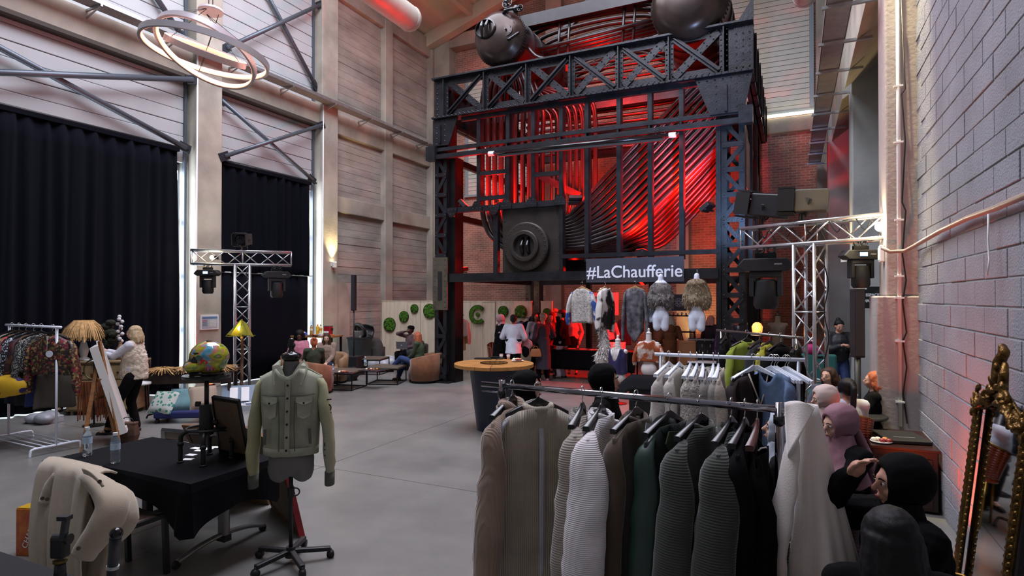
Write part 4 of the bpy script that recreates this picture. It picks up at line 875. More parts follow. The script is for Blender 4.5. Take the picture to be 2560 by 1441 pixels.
MB().grid(lambda u, v: (-.27 + .54 * u, .26 + .1 * math.sin(v * 3), .95 + .3 * v + .06 * math.sin(u * PI)), 8, 8).build('lid', mat('bin_black'), t, True, solid=.02)
MB().torus((0, -.0, 1.15), .2, .05, (.4, 1, .5), 24, 8).build('lid_ring', mat('bin_black'), t, True)
MB().box((.02, 0, 1.0), (.4, .02, .3), rz=.4, rx=.5).build('cardboard', mat('cardboard_grey', '#a8a6a4', .8), t); MB().box((-.1, .05, .98), (.3, .02, .25), rz=-.5, rx=-.3).build('cardboard', mat('cardboard_grey'), t)
for s in (-1, 1): MB().cyl((s * .2, .2, .06), (s * .25, .2, .06), .06).build('wheel', black, t)
def lump(name, loc, sx, sy, sz, m, label, cat, seed=0, rz=0):
    r = random.Random(seed); m_ = MB()
    for k in range(7): m_.ell((r.uniform(-.5, .5) * sx, r.uniform(-.5, .5) * sy, sz * r.uniform(.25, .55)), (sx * .5, sy * .5, sz * .45))
    m_.box((0, 0, sz * .3), (sx * 1.2, sy * 1.2, sz * .6)); o = m_.build(name, m, None, remesh=max(.012, sx * .04), soft=4); o.location = loc; o.rotation_euler.z = rz; return tag(o, label, cat)
lump('covered_stack', FLR(930, 917), .5, .45, 1.0, mat('knit_throw', '#46423f', .95, var=.4, vs=40, bump=.8, bs=80), 'stack draped with a grey speckled throw beside the bin', 'throw', 3)
lump('plastic_bundle', FLR(948, 922), .6, .4, .42, mat('plastic_sheet', '#b9b9bf', .35, var=.1), 'white plastic wrapped bundle on the floor before the wooden screens', 'bundle', 4)
lump('backpack', FLR(870, 952), .3, .24, .36, mat('bag_black', '#121214', .7), 'black backpack under the low tables', 'bag', 5)
# round wooden table
rt = FLR(1220, 1040); z_ = 1.05; cc = P(1235, 909, 2, z_); t = thing('round_table', 'round slatted wooden table with a hole over a tapered dark blue drum base', 'table', (cc.x, cc.y, 0))
MB().lathe([(.26, .02), (.27, 0), (.31, .3), (.39, .96), (.39, 1.0), (.02, 1.0)], 40).build('base', mat('navy_drum', '#141d33', .45), t, 'auto')
nseg = 16
for k in range(nseg):
    a0, a1 = 2 * PI * k / nseg + .006, 2 * PI * (k + 1) / nseg - .006; MB().prism([(r_ * math.cos(a), r_ * math.sin(a)) for r_, a in [(.21, a0)] + [(.635, a0 + (a1 - a0) * i / 5) for i in range(6)] + [(.21, a1)]], 1.0, 1.055).build('top_segment', mat('table_oak_warm', '#a8743c', .4, var=.2, vs=3, stretch=(2, 2, 1)), t, bevel=.004)
MB().lathe([(.21, 1.06), (.225, 1.065), (.225, 1.05), (.2, 1.0), (.02, .98)], 32, caps=False).build('well_rim', dmet, t)
def onrt(px, py): return P(px, py, 2, z_ + .008)
t = thing('serving_tray', 'black oblong tray on the round wooden table', 'tray', onrt(1208, 898)); MB().box((0, 0, .008), (.3, .16, .016), rz=.4).build('tray', dmet, t, bevel=.006); MB().box((0, 0, .018), (.24, .1, .006), rz=.4).build('inset', black, t)
t = thing('serving_tray', 'dark tray near far edge of the round wooden table', 'tray', onrt(1238, 897)); MB().box((0, 0, .008), (.3, .18, .016), rz=.1).build('tray', dmet, t, bevel=.006); MB().lathe([(.07, .016), (.08, .03), (.02, .02)], 16).build('saucer', dmet, t)
for px, py, lb in ((1253, 897, 'frosted glass cup on the round wooden table'), (1271, 898, 'small cup with red rim on the round wooden table')):
    t = thing('cup', lb, 'cup', onrt(px, py)); MB().lathe([(.025, 0), (.033, .075), (.03, .075), (.022, .01)], 16).build('cup', mat('frosted_cup', '#d8c8c4', .3), t, True); MB().lathe([(.033, .07), (.034, .078)], 16, caps=False).build('rim', mat('cup_rim', '#b0606a', .5), t)
pastries(onrt(1294, 904), 7, 'white plate of pastries at edge of the round wooden table', .1)
# ================================================================ garments, racks, mannequins
hookm = mat('hook_chrome', '#c8c8c4', .25, 1)
hang_b = mat('hanger_black', '#0f0f11', .3); hang_w = mat('hanger_white', '#dfe6f2', .4); hang_n = mat('hanger_brown', '#4a231c', .35)
def hanger(T, m, label, w_=.21, group=None, bar=False):
    t = thing('clothes_hanger', label, 'hanger', (0, 0, 0), 0, group); t.matrix_world = T
    pts = [(.024 * math.sin(a) , 0, .0 + .024 * math.cos(a)) for a in [(-2.0 + 4.2 * i / 12) for i in range(13)]]
    pts += [(.012, 0, -.035), (0, 0, -.05), (0, 0, -.085)]
    MB().tube(pts, .0028, 6).build('hook', hookm, t, True)
    top = [(x, -.078 - .085 * (abs(x) / w_) ** 1.35 + .012 * math.exp(-(x / .03) ** 2)) for x in [w_ * i / 8 for i in range(-8, 9)]]
    bot = [(x, z - .028 - .012 * math.exp(-(x / .06) ** 2)) for x, z in reversed(top)]
    n = len(top)
    rings = []
    for i in range(n):
        x, zt = top[i]; zb = bot[n - 1 - i][1]; th = .007 + .012 * (abs(x) / w_); yb = .03 * (abs(x) / w_) ** 2
        rings.append([(x, yb - th, zb), (x, yb + th, zb), (x, yb + th, zt - .004), (x, yb + th * .5, zt), (x, yb - th * .5, zt), (x, yb - th, zt - .004)])
    MB().loft(rings).build('shoulders', m, t, 'auto')
    if bar: MB().cyl((-w_ * .9, .02, -.19), (w_ * .9, .02, -.19), .006, n=8).build('trouser_bar', m, t, True)
    return t
def garment(T, m, L, label, cat='sweater', name='sweater', w_=.24, th=.05, hem=1.1, neck=.08, drop=.05, sl=.55, sr=.07, cuff=None, collar=None, sm=None, seed=1, spread=.05, group=None, front=None, fold=.22, collar_r=.014, zs=-.095, sag=.0, hem_cut=0.):
    r = random.Random(seed); t = thing(name, label, cat, (0, 0, 0), 0, group); t.matrix_world = T; N_ = 44; K = 16; ph = [r.uniform(0, 6) for _ in range(4)]
    def sh(x): return zs - .1 * min(1, abs(x) / .22) ** 1.3 * (w_ / .24)
    rings = []
    for k in range(K + 1):
        v = k / K; row = []
        for j in range(N_):
            a = 2 * PI * j / N_; cx, sy = math.cos(a), math.sin(a)
            wid = w_ * (1 + (hem - 1) * v ** .8) + sag * math.sin(v * PI); x = wid * (abs(cx) ** .8) * (1 if cx > 0 else -1)
            yth = th * (1 - .15 * v) * (1 + fold * math.sin(5 * a + ph[0] + v) * v + fold * .7 * math.sin(8 * a + ph[1]) * v)
            if v < .3:
                e = .25 if abs(x) > neck * 1.15 else 1.0; e = e + (1 - e) * (v / .3) ** .7; yth *= e
            y = yth * (abs(sy) ** .7) * (1 if sy > 0 else -1)
            zt = sh(x)
            if abs(x) < neck: zt -= (drop if y < 0 else drop * .35) * (1 - (x / neck) ** 2) - .01
            z = zt + (-L - zt + hem_cut * (abs(x) / wid) * L) * v + .012 * math.sin(3 * a + ph[2]) * v
            row.append((x, y + .02 * math.sin(v * 3 + ph[3]) * v, z))
        rings.append(row)
    MB().loft(rings, caps=False).build('body', m, t, True, solid=.008)
    if sl:
        for s in (-1, 1):
            z0 = sh(w_) - .03; o = r.uniform(-.02, .02); xs_ = w_ - .1
            pts = [(s * xs_, 0, sh(xs_) - .012), (s * (w_ - .04), 0, z0 + .012), (s * (w_ + .004), 0, z0 - .05)] + [(s * (w_ + spread * math.sin(q * 1.9)), -.02 + o * q + .03 * q, z0 - .06 - sl * q) for q in (.14, .28, .42, .56, .7, .85, .95, 1.0)]
            rs = [sr * .16, sr * .45, sr * .8, sr * .98, sr * 1.05, sr * 1.06, sr * 1.05, sr * 1.05, sr * .98, sr * .78, sr * .72]
            so = MB().tube(smooth_path([V(p) for p in pts], 2), [x for i in range(len(rs) - 1) for x in (rs[i], (rs[i] + rs[i + 1]) / 2)] + [rs[-1]], 16, flat=.55).build('sleeve', sm or m, t, True, disp=(.03, .1))
            if cuff: MB().tube([pts[-2], (pts[-1][0], pts[-1][1], pts[-1][2] - .07)], [sr * .76, sr * .74], 14, flat=.66).build('cuff', cuff, so, True)
    if collar:
        pts = []
        for j in range(20):
            a = 2 * PI * j / 20; x = neck * math.cos(a); y = th * .9 * math.sin(a); pts.append(V((x, y, sh(x) + .004 - (drop if y < 0 else drop * .35) * (1 - (x / neck) ** 2))))
        MB().tube(pts, collar_r, 8, closed=True).build('collar', collar, t, True)
    if front:
        p = MB()
        p.grid(lambda u, v: ((u - .5) * .03, -th * (1.12 if v > .1 else .9) - .004, sh(0) - drop - .01 + (-L + .02 - sh(0) + drop) * v), 2, 12).build('placket', front, t, True, solid=.006)
    return t
def axis_T(p, g, extra=0):
    a = RT * math.cos(math.radians(g)) + V((FW.x, FW.y, 0)).normalized() * math.sin(math.radians(g))
    return M.Translation(p) @ M.Rotation(math.atan2(a.y, a.x) + extra, 4, 'Z')
# ---------------------------------------------------------------- near chrome rack
chrome = mat('rack_chrome', '#9a9ba4', .12, 1.0)
ZR = 1.55; RA, RB = P(1205, 960, 2, ZR), P(1990, 1028, 2, ZR); rd = (RB - RA).normalized()
def onrail(px):                           # point of the rail above a photo column
    lo, hi = 0., 1.
    for _ in range(30):
        m_ = (lo + hi) / 2; q = RA.lerp(RB, m_) - EYE; x = CX + F * q.dot(RT) / q.dot(FW)
        if x < px: lo = m_
        else: hi = m_
    return RA.lerp(RB, lo)
t = thing('clothes_rack', 'shiny chrome clothes rack full of beige, green and black knitwear', 'clothes rack')
MB().cyl(RA, RB, .019, n=16).build('rail', chrome, t, True); MB().cyl(RA + V((0, 0, -.045)), onrail(1262) + V((0, 0, -.045)), .005, n=8).build('stop_rod', chrome, t, True)
sd = V((-rd.y, rd.x, 0))
for px in (1255, 1948):
    q = onrail(px); p_ = MB().cyl((q.x, q.y, .08), q + V((0, 0, .035)), .021, n=16).build('post', chrome, t, True)
    MB().cyl(q + V((0, 0, -.07)), q + V((0, 0, -.03)), .027, n=16).build('joint', mat('joint_black', '#15151a', .3), p_, True)
    MB().cyl((q.x - sd.x * .28, q.y - sd.y * .28, .09), (q.x + sd.x * .28, q.y + sd.y * .28, .09), .018, n=12).build('foot', chrome, t, True)
    for s in (-1, 1): MB().cyl((q.x + sd.x * .26 * s - .012, q.y + sd.y * .26 * s, .035), (q.x + sd.x * .26 * s + .012, q.y + sd.y * .26 * s, .035), .035, n=14).build('castor', black, t)
MB().cyl((onrail(1255).x, onrail(1255).y, .12), (onrail(1948).x, onrail(1948).y, .12), .016, n=12).build('lower_bar', chrome, t, True)
rebase(t, (onrail(1600).x, onrail(1600).y, 0))
mocha = rib('mocha_knit', '#86705f', 28, depth=.4); oat = rib('oat_rib', '#b3a692', 26, depth=.9); oat_s = rib('oat_sleeve', '#bcbac2', 30, depth=.5); taupe = rib('taupe_rib', '#8a7f74', 26, depth=.5, axis='Z'); cream_k = rib('cream_rib', '#ccc6c6', 34, depth=.45, axis='Z')
brn = mat('dark_brown_wool', '#463729', .95, sheen=.3, bump=.2, bs=200); dgreen = mat('dark_green_wool', '#141c17', .95, sheen=.2); satin = mat('teal_satin', '#33524a', .35); olive = rib('dark_olive_rib', '#25281e', 26, depth=.4, axis='Z'); blk = mat('black_wool', '#0a0a0b', .95, bump=.2, bs=200)
G0 = 'knitwear on the chrome rack'
near = [  # px, angle, hanger, material, length, label, kw
    (1280, 62, hang_b, mocha, 1.05, 'fuzzy mocha brown knitted cardigan at the outer end of the chrome rack', dict(cat='cardigan', name='knit_cardigan', sl=.98, sr=.085, cuff=mocha, collar=mocha, collar_r=.03, w_=.25, th=.06, drop=.08)),
    (1345, 14, hang_b, oat, 1.2, 'long oatmeal ribbed cardigan facing outwards on the chrome rack', dict(cat='cardigan', name='knit_cardigan', sl=.95, sr=.07, sm=oat_s, collar=oat, w_=.25, th=.07, hem=1.05, drop=.04, collar_r=.02, spread=.02, front=oat_s)),
    (1456, 74, hang_b, taupe, 1.15, 'taupe chunky ribbed sweater next to the oatmeal cardigan', dict(sl=.9, sr=.1, w_=.27, th=.055, spread=.1)),
    (1503, 66, hang_b, cream_k, 1.1, 'light grey ribbed sweater with wide bell sleeves on the chrome rack', dict(sl=.85, sr=.105, w_=.28, th=.06, spread=.13, collar=cream_k)),
    (1590, 50, hang_b, brn, 1.1, 'dark brown round-neck sweater with a white paper tag', dict(sl=.8, collar=brn, w_=.25)),
    (1674, 46, hang_b, dgreen, 1.15, 'dark green dress with a teal satin collar on the chrome rack', dict(cat='dress', name='satin_collar_dress', sl=.85, w_=.25, sm=mat('green_satin_sleeve', '#1c332a', .45), hem=1.15)),
    (1752, 46, hang_b, olive, 1.1, 'dark olive ribbed sweater in the middle of the chrome rack', dict(sl=.85, sr=.09, w_=.27, collar=olive, spread=.08)),
    (1828, 56, hang_b, olive, 1.15, 'dark olive ribbed sweater beside the black cardigan', dict(sl=.9, sr=.095, w_=.27, spread=.1)),
    (1862, 60, hang_b, blk, 1.2, 'black wool cardigan with white plastic tag loop on the chrome rack', dict(cat='cardigan', name='knit_cardigan', sl=.9, w_=.26)),
    (1893, 66, hang_n, blk, 1.2, 'long black top on a bare brown hanger by the rack post', dict(sl=.85, w_=.2, zs=-.2, hem=1.25)),
]
tagm = mat('paper_tag', '#d8dde6', .6)
for i, (px, g, hm, m_, L, lb, kw) in enumerate(near):
    T = axis_T(onrail(px) + V((0, 0, .016)), g) @ M.Scale(1.0, 4)
    hanger(T, hm, ('brown' if hm is hang_n else 'black') + ' hanger holding the ' + ' '.join(lb.split()[:5]), .2, 'hangers on the chrome rack', i == 9)
    garment(T, m_, L, lb, seed=i + 3, group=G0, **kw)
T = axis_T(onrail(1590), 50); tag(MB().box((.0, -.075, -.16), (.07, .003, .05), T, ry=.3).build('price_tag', tagm), 'white paper tag in the neck of the dark brown sweater', 'tag')
T = axis_T(onrail(1674), 46)
t = thing('satin_lapel', 'teal satin lapel folded over front of the dark green dress', 'collar')
for s in (-1, 1): MB().add([T @ V(p) for p in ((s * .12, -.062, -.14), (s * .03, -.078, -.15), (s * .01, -.082, -.27), (s * .09, -.075, -.31), (s * .15, -.06, -.2))], [(0, 1, 2, 3, 4)]).build('lapel', satin if s > 0 else mat('olive_satin', '#3a4430', .4), t, solid=.006)
rebase(t, T @ V((0, -.07, -.2)))
T = axis_T(onrail(1862), 40); tag(MB().tube([T @ V(p) for p in ((-.04, -.09, -.2), (-.03, -.1, -.185), (.02, -.1, -.19), (.04, -.09, -.2))], .004, 6).build('tag_loop', white, smooth=True), 'curved white plastic tag loop on the black cardigan', 'tag')
# beige coat thrown over the rack end
coatm = mat('beige_wool_coat', '#e0d6ce', .95, sheen=.5, var=.06, vs=4, bump=.15, bs=150)
t = thing('draped_coat', 'pale beige wool coat thrown over the end of the chrome rack', 'coat')
c0 = RB + rd * .015
def coat_f(u, v):
    ang = u * 2 * PI; fold = math.sin(ang * 5 + .6 + v) * .6 + math.sin(ang * 9 + 1.3 - v) * .4
    W_ = .03 + .17 * v; p = c0 + rd * (.045 + .075 * v) + rd * math.cos(ang) * W_ * (1 + .3 * fold * v) + sd * math.sin(ang) * (.03 + .11 * v ** .9) * (1 + .42 * fold * v)
    z = ZR + .035 - (1.28 - .10 * math.cos(ang - .5)) * v
    return (p.x, p.y, z)
MB().grid(coat_f, 90, 26).build('body', coatm, t, True, solid=.012)
MB().grid(lambda u, v: tuple(c0 + rd * (-.06 + .11 * u + .02 * v) + sd * (-.05 - .05 * v * (1 + math.sin(u * 5))) + V((0, 0, .045 + .01 * math.sin(u * PI) - .25 * v * (1.05 - u)))), 14, 10).build('collar', coatm, t, True, solid=.014)
MB().tube(smooth_path([c0 - rd * .02 - sd * .07 + V((0, 0, -.1)), c0 - rd * .05 - sd * .12 + V((0, 0, -.35)), c0 - rd * .09 - sd * .15 + V((0, 0, -.6)), c0 - rd * .1 - sd * .13 + V((0, 0, -.78))]), [.025, .035, .045, .05, .055, .058, .06, .06, .06, .06, .06, .058, .055], 12, flat=.5).build('sleeve', coatm, t, True, disp=(.03, .08))
rebase(t, (c0.x, c0.y, .3))
# ---------------------------------------------------------------- white rack behind it
ZW = 1.6; WA, WB = P(1637, 886, 2, ZW), P(2013, 901, 2, ZW); wd = (WB - WA).normalized(); ws = V((-wd.y, wd.x, 0))
def onw(px):
    lo, hi = 0., 1.
    for _ in range(30):
        m_ = (lo + hi) / 2; q = WA.lerp(WB, m_) - EYE; x = CX + F * q.dot(RT) / q.dot(FW)
        if x < px: lo = m_
        else: hi = m_
    return WA.lerp(WB, lo)
whitep = mat('white_tube', '#dfe5f0', .35)
def simple_rack(A_, B_, z, label, m, r=.016, inset=.08, m2=None, shelf=False, feet=.25, name='clothes_rack'):
    t = thing(name, label, 'clothes rack'); d_ = (B_ - A_).normalized(); s_ = V((-d_.y, d_.x, 0))
    MB().cyl(A_, B_, r, n=14).build('rail', m, t, True)
    for e in (A_ + d_ * inset, B_ - d_ * inset):
        MB().cyl((e.x, e.y, .09), e, r * .9, n=12).build('post', m2 or m, t, True)
        MB().tube(smooth_path([V((e.x, e.y, 0)) + s_ * (k * feet) + V((0, 0, zz)) for k, zz in ((-1, .0), (-.98, .06), (-.85, .1), (0, .1), (.85, .1), (.98, .06), (1, 0))]), r * .9, 10).build('foot', m2 or m, t, True)
    if shelf:
        for k in range(5): MB().cyl(V((A_.x, A_.y, .1)) + d_ * inset + s_ * (-.2 + .1 * k), V((B_.x, B_.y, .1)) - d_ * inset + s_ * (-.2 + .1 * k), .008, n=8).build('shelf_rod', m, t, True)
    return rebase(t, ((A_.x + B_.x) / 2, (A_.y + B_.y) / 2, 0))
simple_rack(WA, WB, ZW, 'white tubular clothes rack of cream knitwear on white hangers', whitep, .016, .05, mat('grey_tube', '#9aa0aa', .35, .6))
ck = ['#a8a098', '#b8b2a8', '#a49c92', '#8f877f', '#7c7670', '#8b857e', '#a09688', '#97918a']
wl_ = [(1672, 50, 'cream round-neck sweater first in row on the white rack'), (1698, 52, 'ivory sweater second in row on the white rack'), (1726, 66, 'lace-knit beige cardigan on the white rack'), (1742, 68, 'greige openwork cardigan beside the lace-knit one'), (1757, 76, 'taupe top with a padded shoulder on the white rack'), (1783, 72, 'pale beige sweater in the middle of the white rack'), (1796, 70, 'beige sweater with a tan back edge on the white rack')]
for i, (px, g, lb) in enumerate(wl_):
    T = axis_T(onw(px) + V((0, 0, .012)), g); hanger(T, hang_w, 'white hanger of the ' + ' '.join(lb.split()[:4]), .2, 'white hangers on the white rack')
    lace = i in (2, 3); m_ = mat('cream_wool_%d' % i, ck[i], .95, var=.35 if lace else .08, vs=60 if lace else 4, bump=.8 if lace else .2, bs=60, sheen=.3)
    garment(T, m_, .95, lb, sl=.62, seed=20 + i, w_=.22, sr=.065, collar=m_, collar_r=.01, group='cream tops on the white rack', th=.045)
T = axis_T(onw(1883) + V((0, 0, .012)), 25)
hanger(T, hang_w, 'white hanger inside the dark brown blouse', .2, 'white hangers on the white rack', True); dbr = mat('blouse_brown', '#241716', .9)
garment(T, dbr, .95, 'dark brown blouse with a V neck edged in white stitches on the white rack', cat='blouse', name='blouse', w_=.25, drop=.3, neck=.11, sl=.6, seed=40, th=.06)
b = MB()
for s in (-1, 1): b.tube([T @ V((s * .11, -.055, -.13)), T @ V((s * .06, -.07, -.26)), T @ V((0, -.075, -.39))], .006, 6)
tag(b.build('stitched_trim', mat('stitch_white', '#d8c8b8', .8), smooth=True), 'white stitched edging along V neck of the dark brown blouse', 'trim')
for i, (px, lb, mm) in enumerate(((1894, 'empty white hanger beside the dark brown blouse', None), (1928, 'white hanger holding the pale blue knit', 1), (1936, 'first empty white hanger after the pale blue knit', None), (1942, 'second empty white hanger after the pale blue knit', None), (1963, 'first of two empty white hangers near the rack end', None), (1969, 'last empty white hanger near the rack end', None))):
    T = axis_T(onw(px) + V((0, 0, .012)), -62 if i else -50); hanger(T, hang_w, lb, .2, 'white hangers on the white rack')
    if mm: garment(T, mat('pale_blue_knit', '#5d7290', .9, var=.15, vs=30), .8, 'pale blue fine knit top with round neck on the white rack', w_=.17, sl=.5, seed=44, drop=.12, sr=.06)
T = axis_T(onw(1872), 30); garment(T, mat('black_cloth', '#0c0b0d', .9), 1.0, 'black top hanging behind the dark brown blouse on the white rack', w_=.2, sl=.5, seed=45)
# ---------------------------------------------------------------- silver rack further back
ZS = 1.66; SA, SB = P(1792, 826, 2, ZS), P(2008, 846, 2, ZS); silver = mat('brushed_rack', '#8a8684', .3, .9)
simple_rack(SA, SB, ZS, 'brushed metal clothes rack with lime and black coats near the truss', silver, .016, .1)
for i, (k, g, m_, lb, L, kw) in enumerate(((.12, 60, mat('black_cloth'), 'long black coat at the boiler end of the brushed metal rack', 1.25, dict(cat='coat', name='coat')), (.4, 15, mat('lime_knit', '#7d8a1e', .85, sheen=.2), 'lime green dress facing outwards on the brushed metal rack', 1.2, dict(cat='dress', name='dress', collar=mat('lime_knit'))), (.55, 40, mat('charcoal_cloth', '#23262a', .9), 'charcoal jacket beside the lime dress', .9, dict(cat='jacket', name='jacket')), (.66, 35, mat('yellow_green', '#9a9420', .8), 'narrow yellow-green top among black coats', .9, dict(w_=.18)), (.78, 30, mat('black_cloth'), 'wide black cape on the brushed metal rack', 1.3, dict(cat='cape', name='cape', w_=.27, hem=1.4)), (.93, 60, mat('black_cloth'), 'black coat at the truss end of the brushed metal rack', 1.3, dict(cat='coat', name='coat', hem=1.3)))):
    T = axis_T(SA.lerp(SB, k) + V((0, 0, .012)), g); hanger(T, hang_b, 'black hanger of the ' + ' '.join(lb.split()[:4]), .2, 'hangers on the brushed metal rack'); garment(T, m_, L, lb, sl=.6, seed=60 + i, group='coats on the brushed metal rack', **kw)
# ---------------------------------------------------------------- rack on the left with printed jackets
ZL = 1.7; LA, LB = P(15, 813, 2, ZL), P(152, 818, 2, ZL)
LB = LA + (LB - LA).normalized() * 1.05
simple_rack(LA, P(152, 819, 2, ZL), ZL, 'white tubular clothes rack with printed jackets before the black curtain', mat('white_tube'), .018, .1, None, True, .3)
LB = P(152, 819, 2, ZL)
floral = voro('floral_brocade', ['#2a1412', '#5c4a26', '#1c0e10', '#7c1030', '#3a2a1a', '#8a7440', '#241210'], 42, .55); redp = voro('red_print', ['#8c1418', '#3a1a14', '#6a5430', '#a01c20', '#1a0c0c'], 14, .6); sp_ = spots('spotted_fabric', '#14161e', '#c8ccd8', 45, .4); dred = voro('dark_red_print', ['#2c0c12', '#401018', '#1c0a0e', '#503820'], 18, .7)
for i, (k, g, m_, L, lb, kw) in enumerate(((.12, 70, mat('linen_cream', '#8f877a', .9), .75, 'cream linen jacket on printed jackets rack', {}), (.25, 66, redp, .75, 'red and brown printed jacket on the left rack', {}), (.38, 66, sp_, .72, 'black blouse with white spots on the left rack', {}), (.52, 60, dred, .7, 'dark red patterned jacket on the left rack', {}), (.66, 55, spots('spotted_small', '#1a1a1c', '#b0b0a8', 80, .38), .62, 'small-spotted grey blouse behind the brocade jacket', {}), (.86, 4, floral, .66, 'short brocade jacket with dark red and gold flowers facing outwards', dict(w_=.27, th=.09, sr=.075, sl=.62, hem=1.0, collar=floral)))):
    T = axis_T(LA.lerp(LB, k) + V((0, 0, .012)), g); hanger(T, hang_b, 'black hanger of the ' + ' '.join(lb.split()[:4]), .2, 'hangers on the left rack'); garment(T, m_, L, lb, cat='jacket', name='printed_jacket', seed=70 + i, **({**dict(sl=.55, group='jackets on the left rack'), **kw}))
for i, (k, c_, lb) in enumerate(((.2, '#1b2030', 'dark denim skirt hanging below the printed jackets'), (.4, '#23222a', 'charcoal trousers hanging below the spotted blouse'), (.58, '#2c3a78', 'bright blue skirt low on the left rack'), (.74, '#4a443c', 'grey-brown trousers low on the left rack'))):
    T = axis_T(LA.lerp(LB, k) + V((0, .12, -.58)), 30); garment(T, mat('skirt_' + c_, c_, .85), .55, lb, cat='skirt', name='skirt', w_=.2, sl=0, drop=0, hem=1.2, seed=80 + i, zs=-.02, group='skirts on the left rack')
q = P(147, 868, 2, 1.32); T = axis_T(LA.lerp(LB, .86), 4); t = thing('hang_tag', 'white round hang tag on front of the brocade jacket', 'tag'); MB().cyl(T @ V((.03, -.1, -.36)), T @ V((.03, -.106, -.36)), .045, n=20).build('disc', tagm, t); MB().bar(T @ V((.0, -.1, -.31)), T @ V((.0, -.1, -.16)), .006, .003).build('string', white, t); MB().box(T @ V((0, -.1, -.14)), (.04, .005, .05)).build('loop_tab', tagm, t); rebase(t, T @ V((.03, -.1, -.4)))
# small yellow and lilac pieces at the frame edge
yb = PD(8, 965, 8.0); o = lump('patterned_cushion', (yb.x, yb.y, yb.z - .12), .42, .16, .3, spots('yellow_purple', '#c8a018', '#2a1c5c', 7, .33), 'yellow cushion with purple drops hanging beside the left rack', 'cushion', 9, YAW)
T = axis_T(PD(-10, 838, 8.9), 10); garment(T, mat('lilac_cloth', '#565a86', .9), .7, 'lilac jacket hanging left of the printed jackets', cat='jacket', name='jacket', seed=90, sl=.5)
# ---------------------------------------------------------------- garments hanging from the boiler beam
def hung(px, ztop, L, m, lb, g=0, cat='jacket', name='jacket', cable=True, **kw):
    x = P(px, 720, 1, YB - .35); p = V((x.x, YB - .3, ztop)); T = M.Translation(p) @ M.Rotation(math.radians(g), 4, 'Z')
    hanger(T, mat('hanger_wood', '#b08a5a', .5), 'wooden hanger of the ' + ' '.join(lb.split()[:4]), .2, 'hangers on the boiler beam'); t = garment(T, m, L, lb, cat=cat, name=name, **kw)
    tag(MB().tube([p + V((0, 0, .02)), p + V((.01, .1, .1)), V((p.x, YB - .1, 2.52))], .004, 5).build('suspension_wire', black), 'thin wire holding up the ' + ' '.join(lb.split()[:4]), 'wire'); return T
hung(1453, 2.42, .86, mat('white_lace', '#c4c0ba', .9, var=.3, vs=26, col2='#8d8a86', bump=.8, bs=40), 'white patchwork lace jacket with blue cuffs hanging under the sign', -8, seed=101, sl=.62, w_=.25, th=.09, hem=1.0, sr=.085, sm=mat('white_blue_sleeve', '#c8c6c4', .9, col2='#2a4e96', vs=4, hard=True), spread=.09)
hung(1511, 2.42, 1.0, mat('black_white_leather', '#1c1a1a', .6, col2='#c8c4c0', vs=3, hard=True), 'black and white leather coat hanging sideways under the sign', 72, seed=102, sl=.8, w_=.2, th=.08, cat='coat', name='coat')
hung(1586, 2.42, 1.25, mat('grey_marble_print', '#6c6a72', .7, col2='#26242c', vs=9), 'grey marbled long dress with pointed hem under the sign', 5, seed=103, sl=.95, w_=.2, th=.09, cat='dress', name='dress', hem=.85, drop=.1, hem_cut=.2)
fur_w = mat('white_fur', '#c2bdb8', .95, var=.2, vs=20, bump=1, bs=60)
def fur(name, loc, parts, m, label, cat, seed=1, hairs=260, hl=.05, rz=0):
    r = random.Random(seed); t = thing(name, label, cat, loc, rz); b = MB()
    for c_, e in parts: b.ell(c_, e)
    b.build('pelt', m, t, remesh=.03, soft=2); h = MB()
    for k in range(hairs):
        c_, e = r.choice(parts); u = V((r.gauss(0, 1), r.gauss(0, 1), r.gauss(0, 1))).normalized(); p = V((c_[0] + u.x * e[0], c_[1] + u.y * e[1], c_[2] + u.z * e[2])); d_ = (u + V((0, 0, -.8))).normalized(); s_ = ortho(d_)[1] * hl * .2; h.add([p - s_, p + s_, p + d_ * hl * r.uniform(.5, 1.3)], [(0, 1, 2)])
    o = h.build('fur_tufts', m, t); o['kind'] = 'stuff'; return t
p = P(1508, 880, 1, YB - .35); fur('fur_stole', p, [((.0, 0, .35), (.1, .08, .2)), ((.03, 0, .1), (.13, .1, .25)), ((-.03, 0, -.15), (.17, .12, .2)), ((.05, 0, -.32), (.07, .06, .16))], fur_w, 'shaggy white fur stole hanging below the leather coat', 'fur stole', 5, 500, .08)
mq = mat('mannequin_white', '#d5dcec', .4)
def hips(px, py, pant, top_m, lb, lb2, collar=False, seed=1):
    c_ = P(px, py, 1, YB - .3); t = thing('torso_mannequin', lb, 'mannequin', c_)
    b = MB(); b.ell((0, 0, .42), (.17, .11, .2)).ell((0, 0, .1), (.125, .09, .2)).ell((0, .01, -.12), (.16, .11, .16)); b.chain([(0, 0, .55), (0, 0, .68)], [.06, .055])
    for s in (-1, 1): b.chain([(s * .085, 0, -.15), (s * .08, 0, -.36)], [.09, .08])
    b.build('torso', mq, t, remesh=.014, soft=4); MB().tube([(0, 0, .7), (.01, .0, .76), (0, .02, .8)], .006).build('hook', steel_g, t)
    parts = [((0, 0, .38), (.25, .17, .2)), ((-.16, 0, .2), (.13, .14, .22)), ((.16, 0, .2), (.13, .14, .22)), ((0, -.02, .2), (.24, .18, .14))]
    if collar: parts.append(((0, -.04, .52), (.2, .17, .1)))
    fur('fur_poncho', c_, parts, top_m, lb2, 'poncho', seed, 420 if collar else 220, .06)
hips(1652, 775, None, mat('silver_brocade', '#77726f', .6, col2='#2c2826', vs=16, bump=.6, bs=50), 'white hanging hip mannequin wearing the silver brocade poncho', 'silver and black brocade poncho on a hanging mannequin', seed=3)
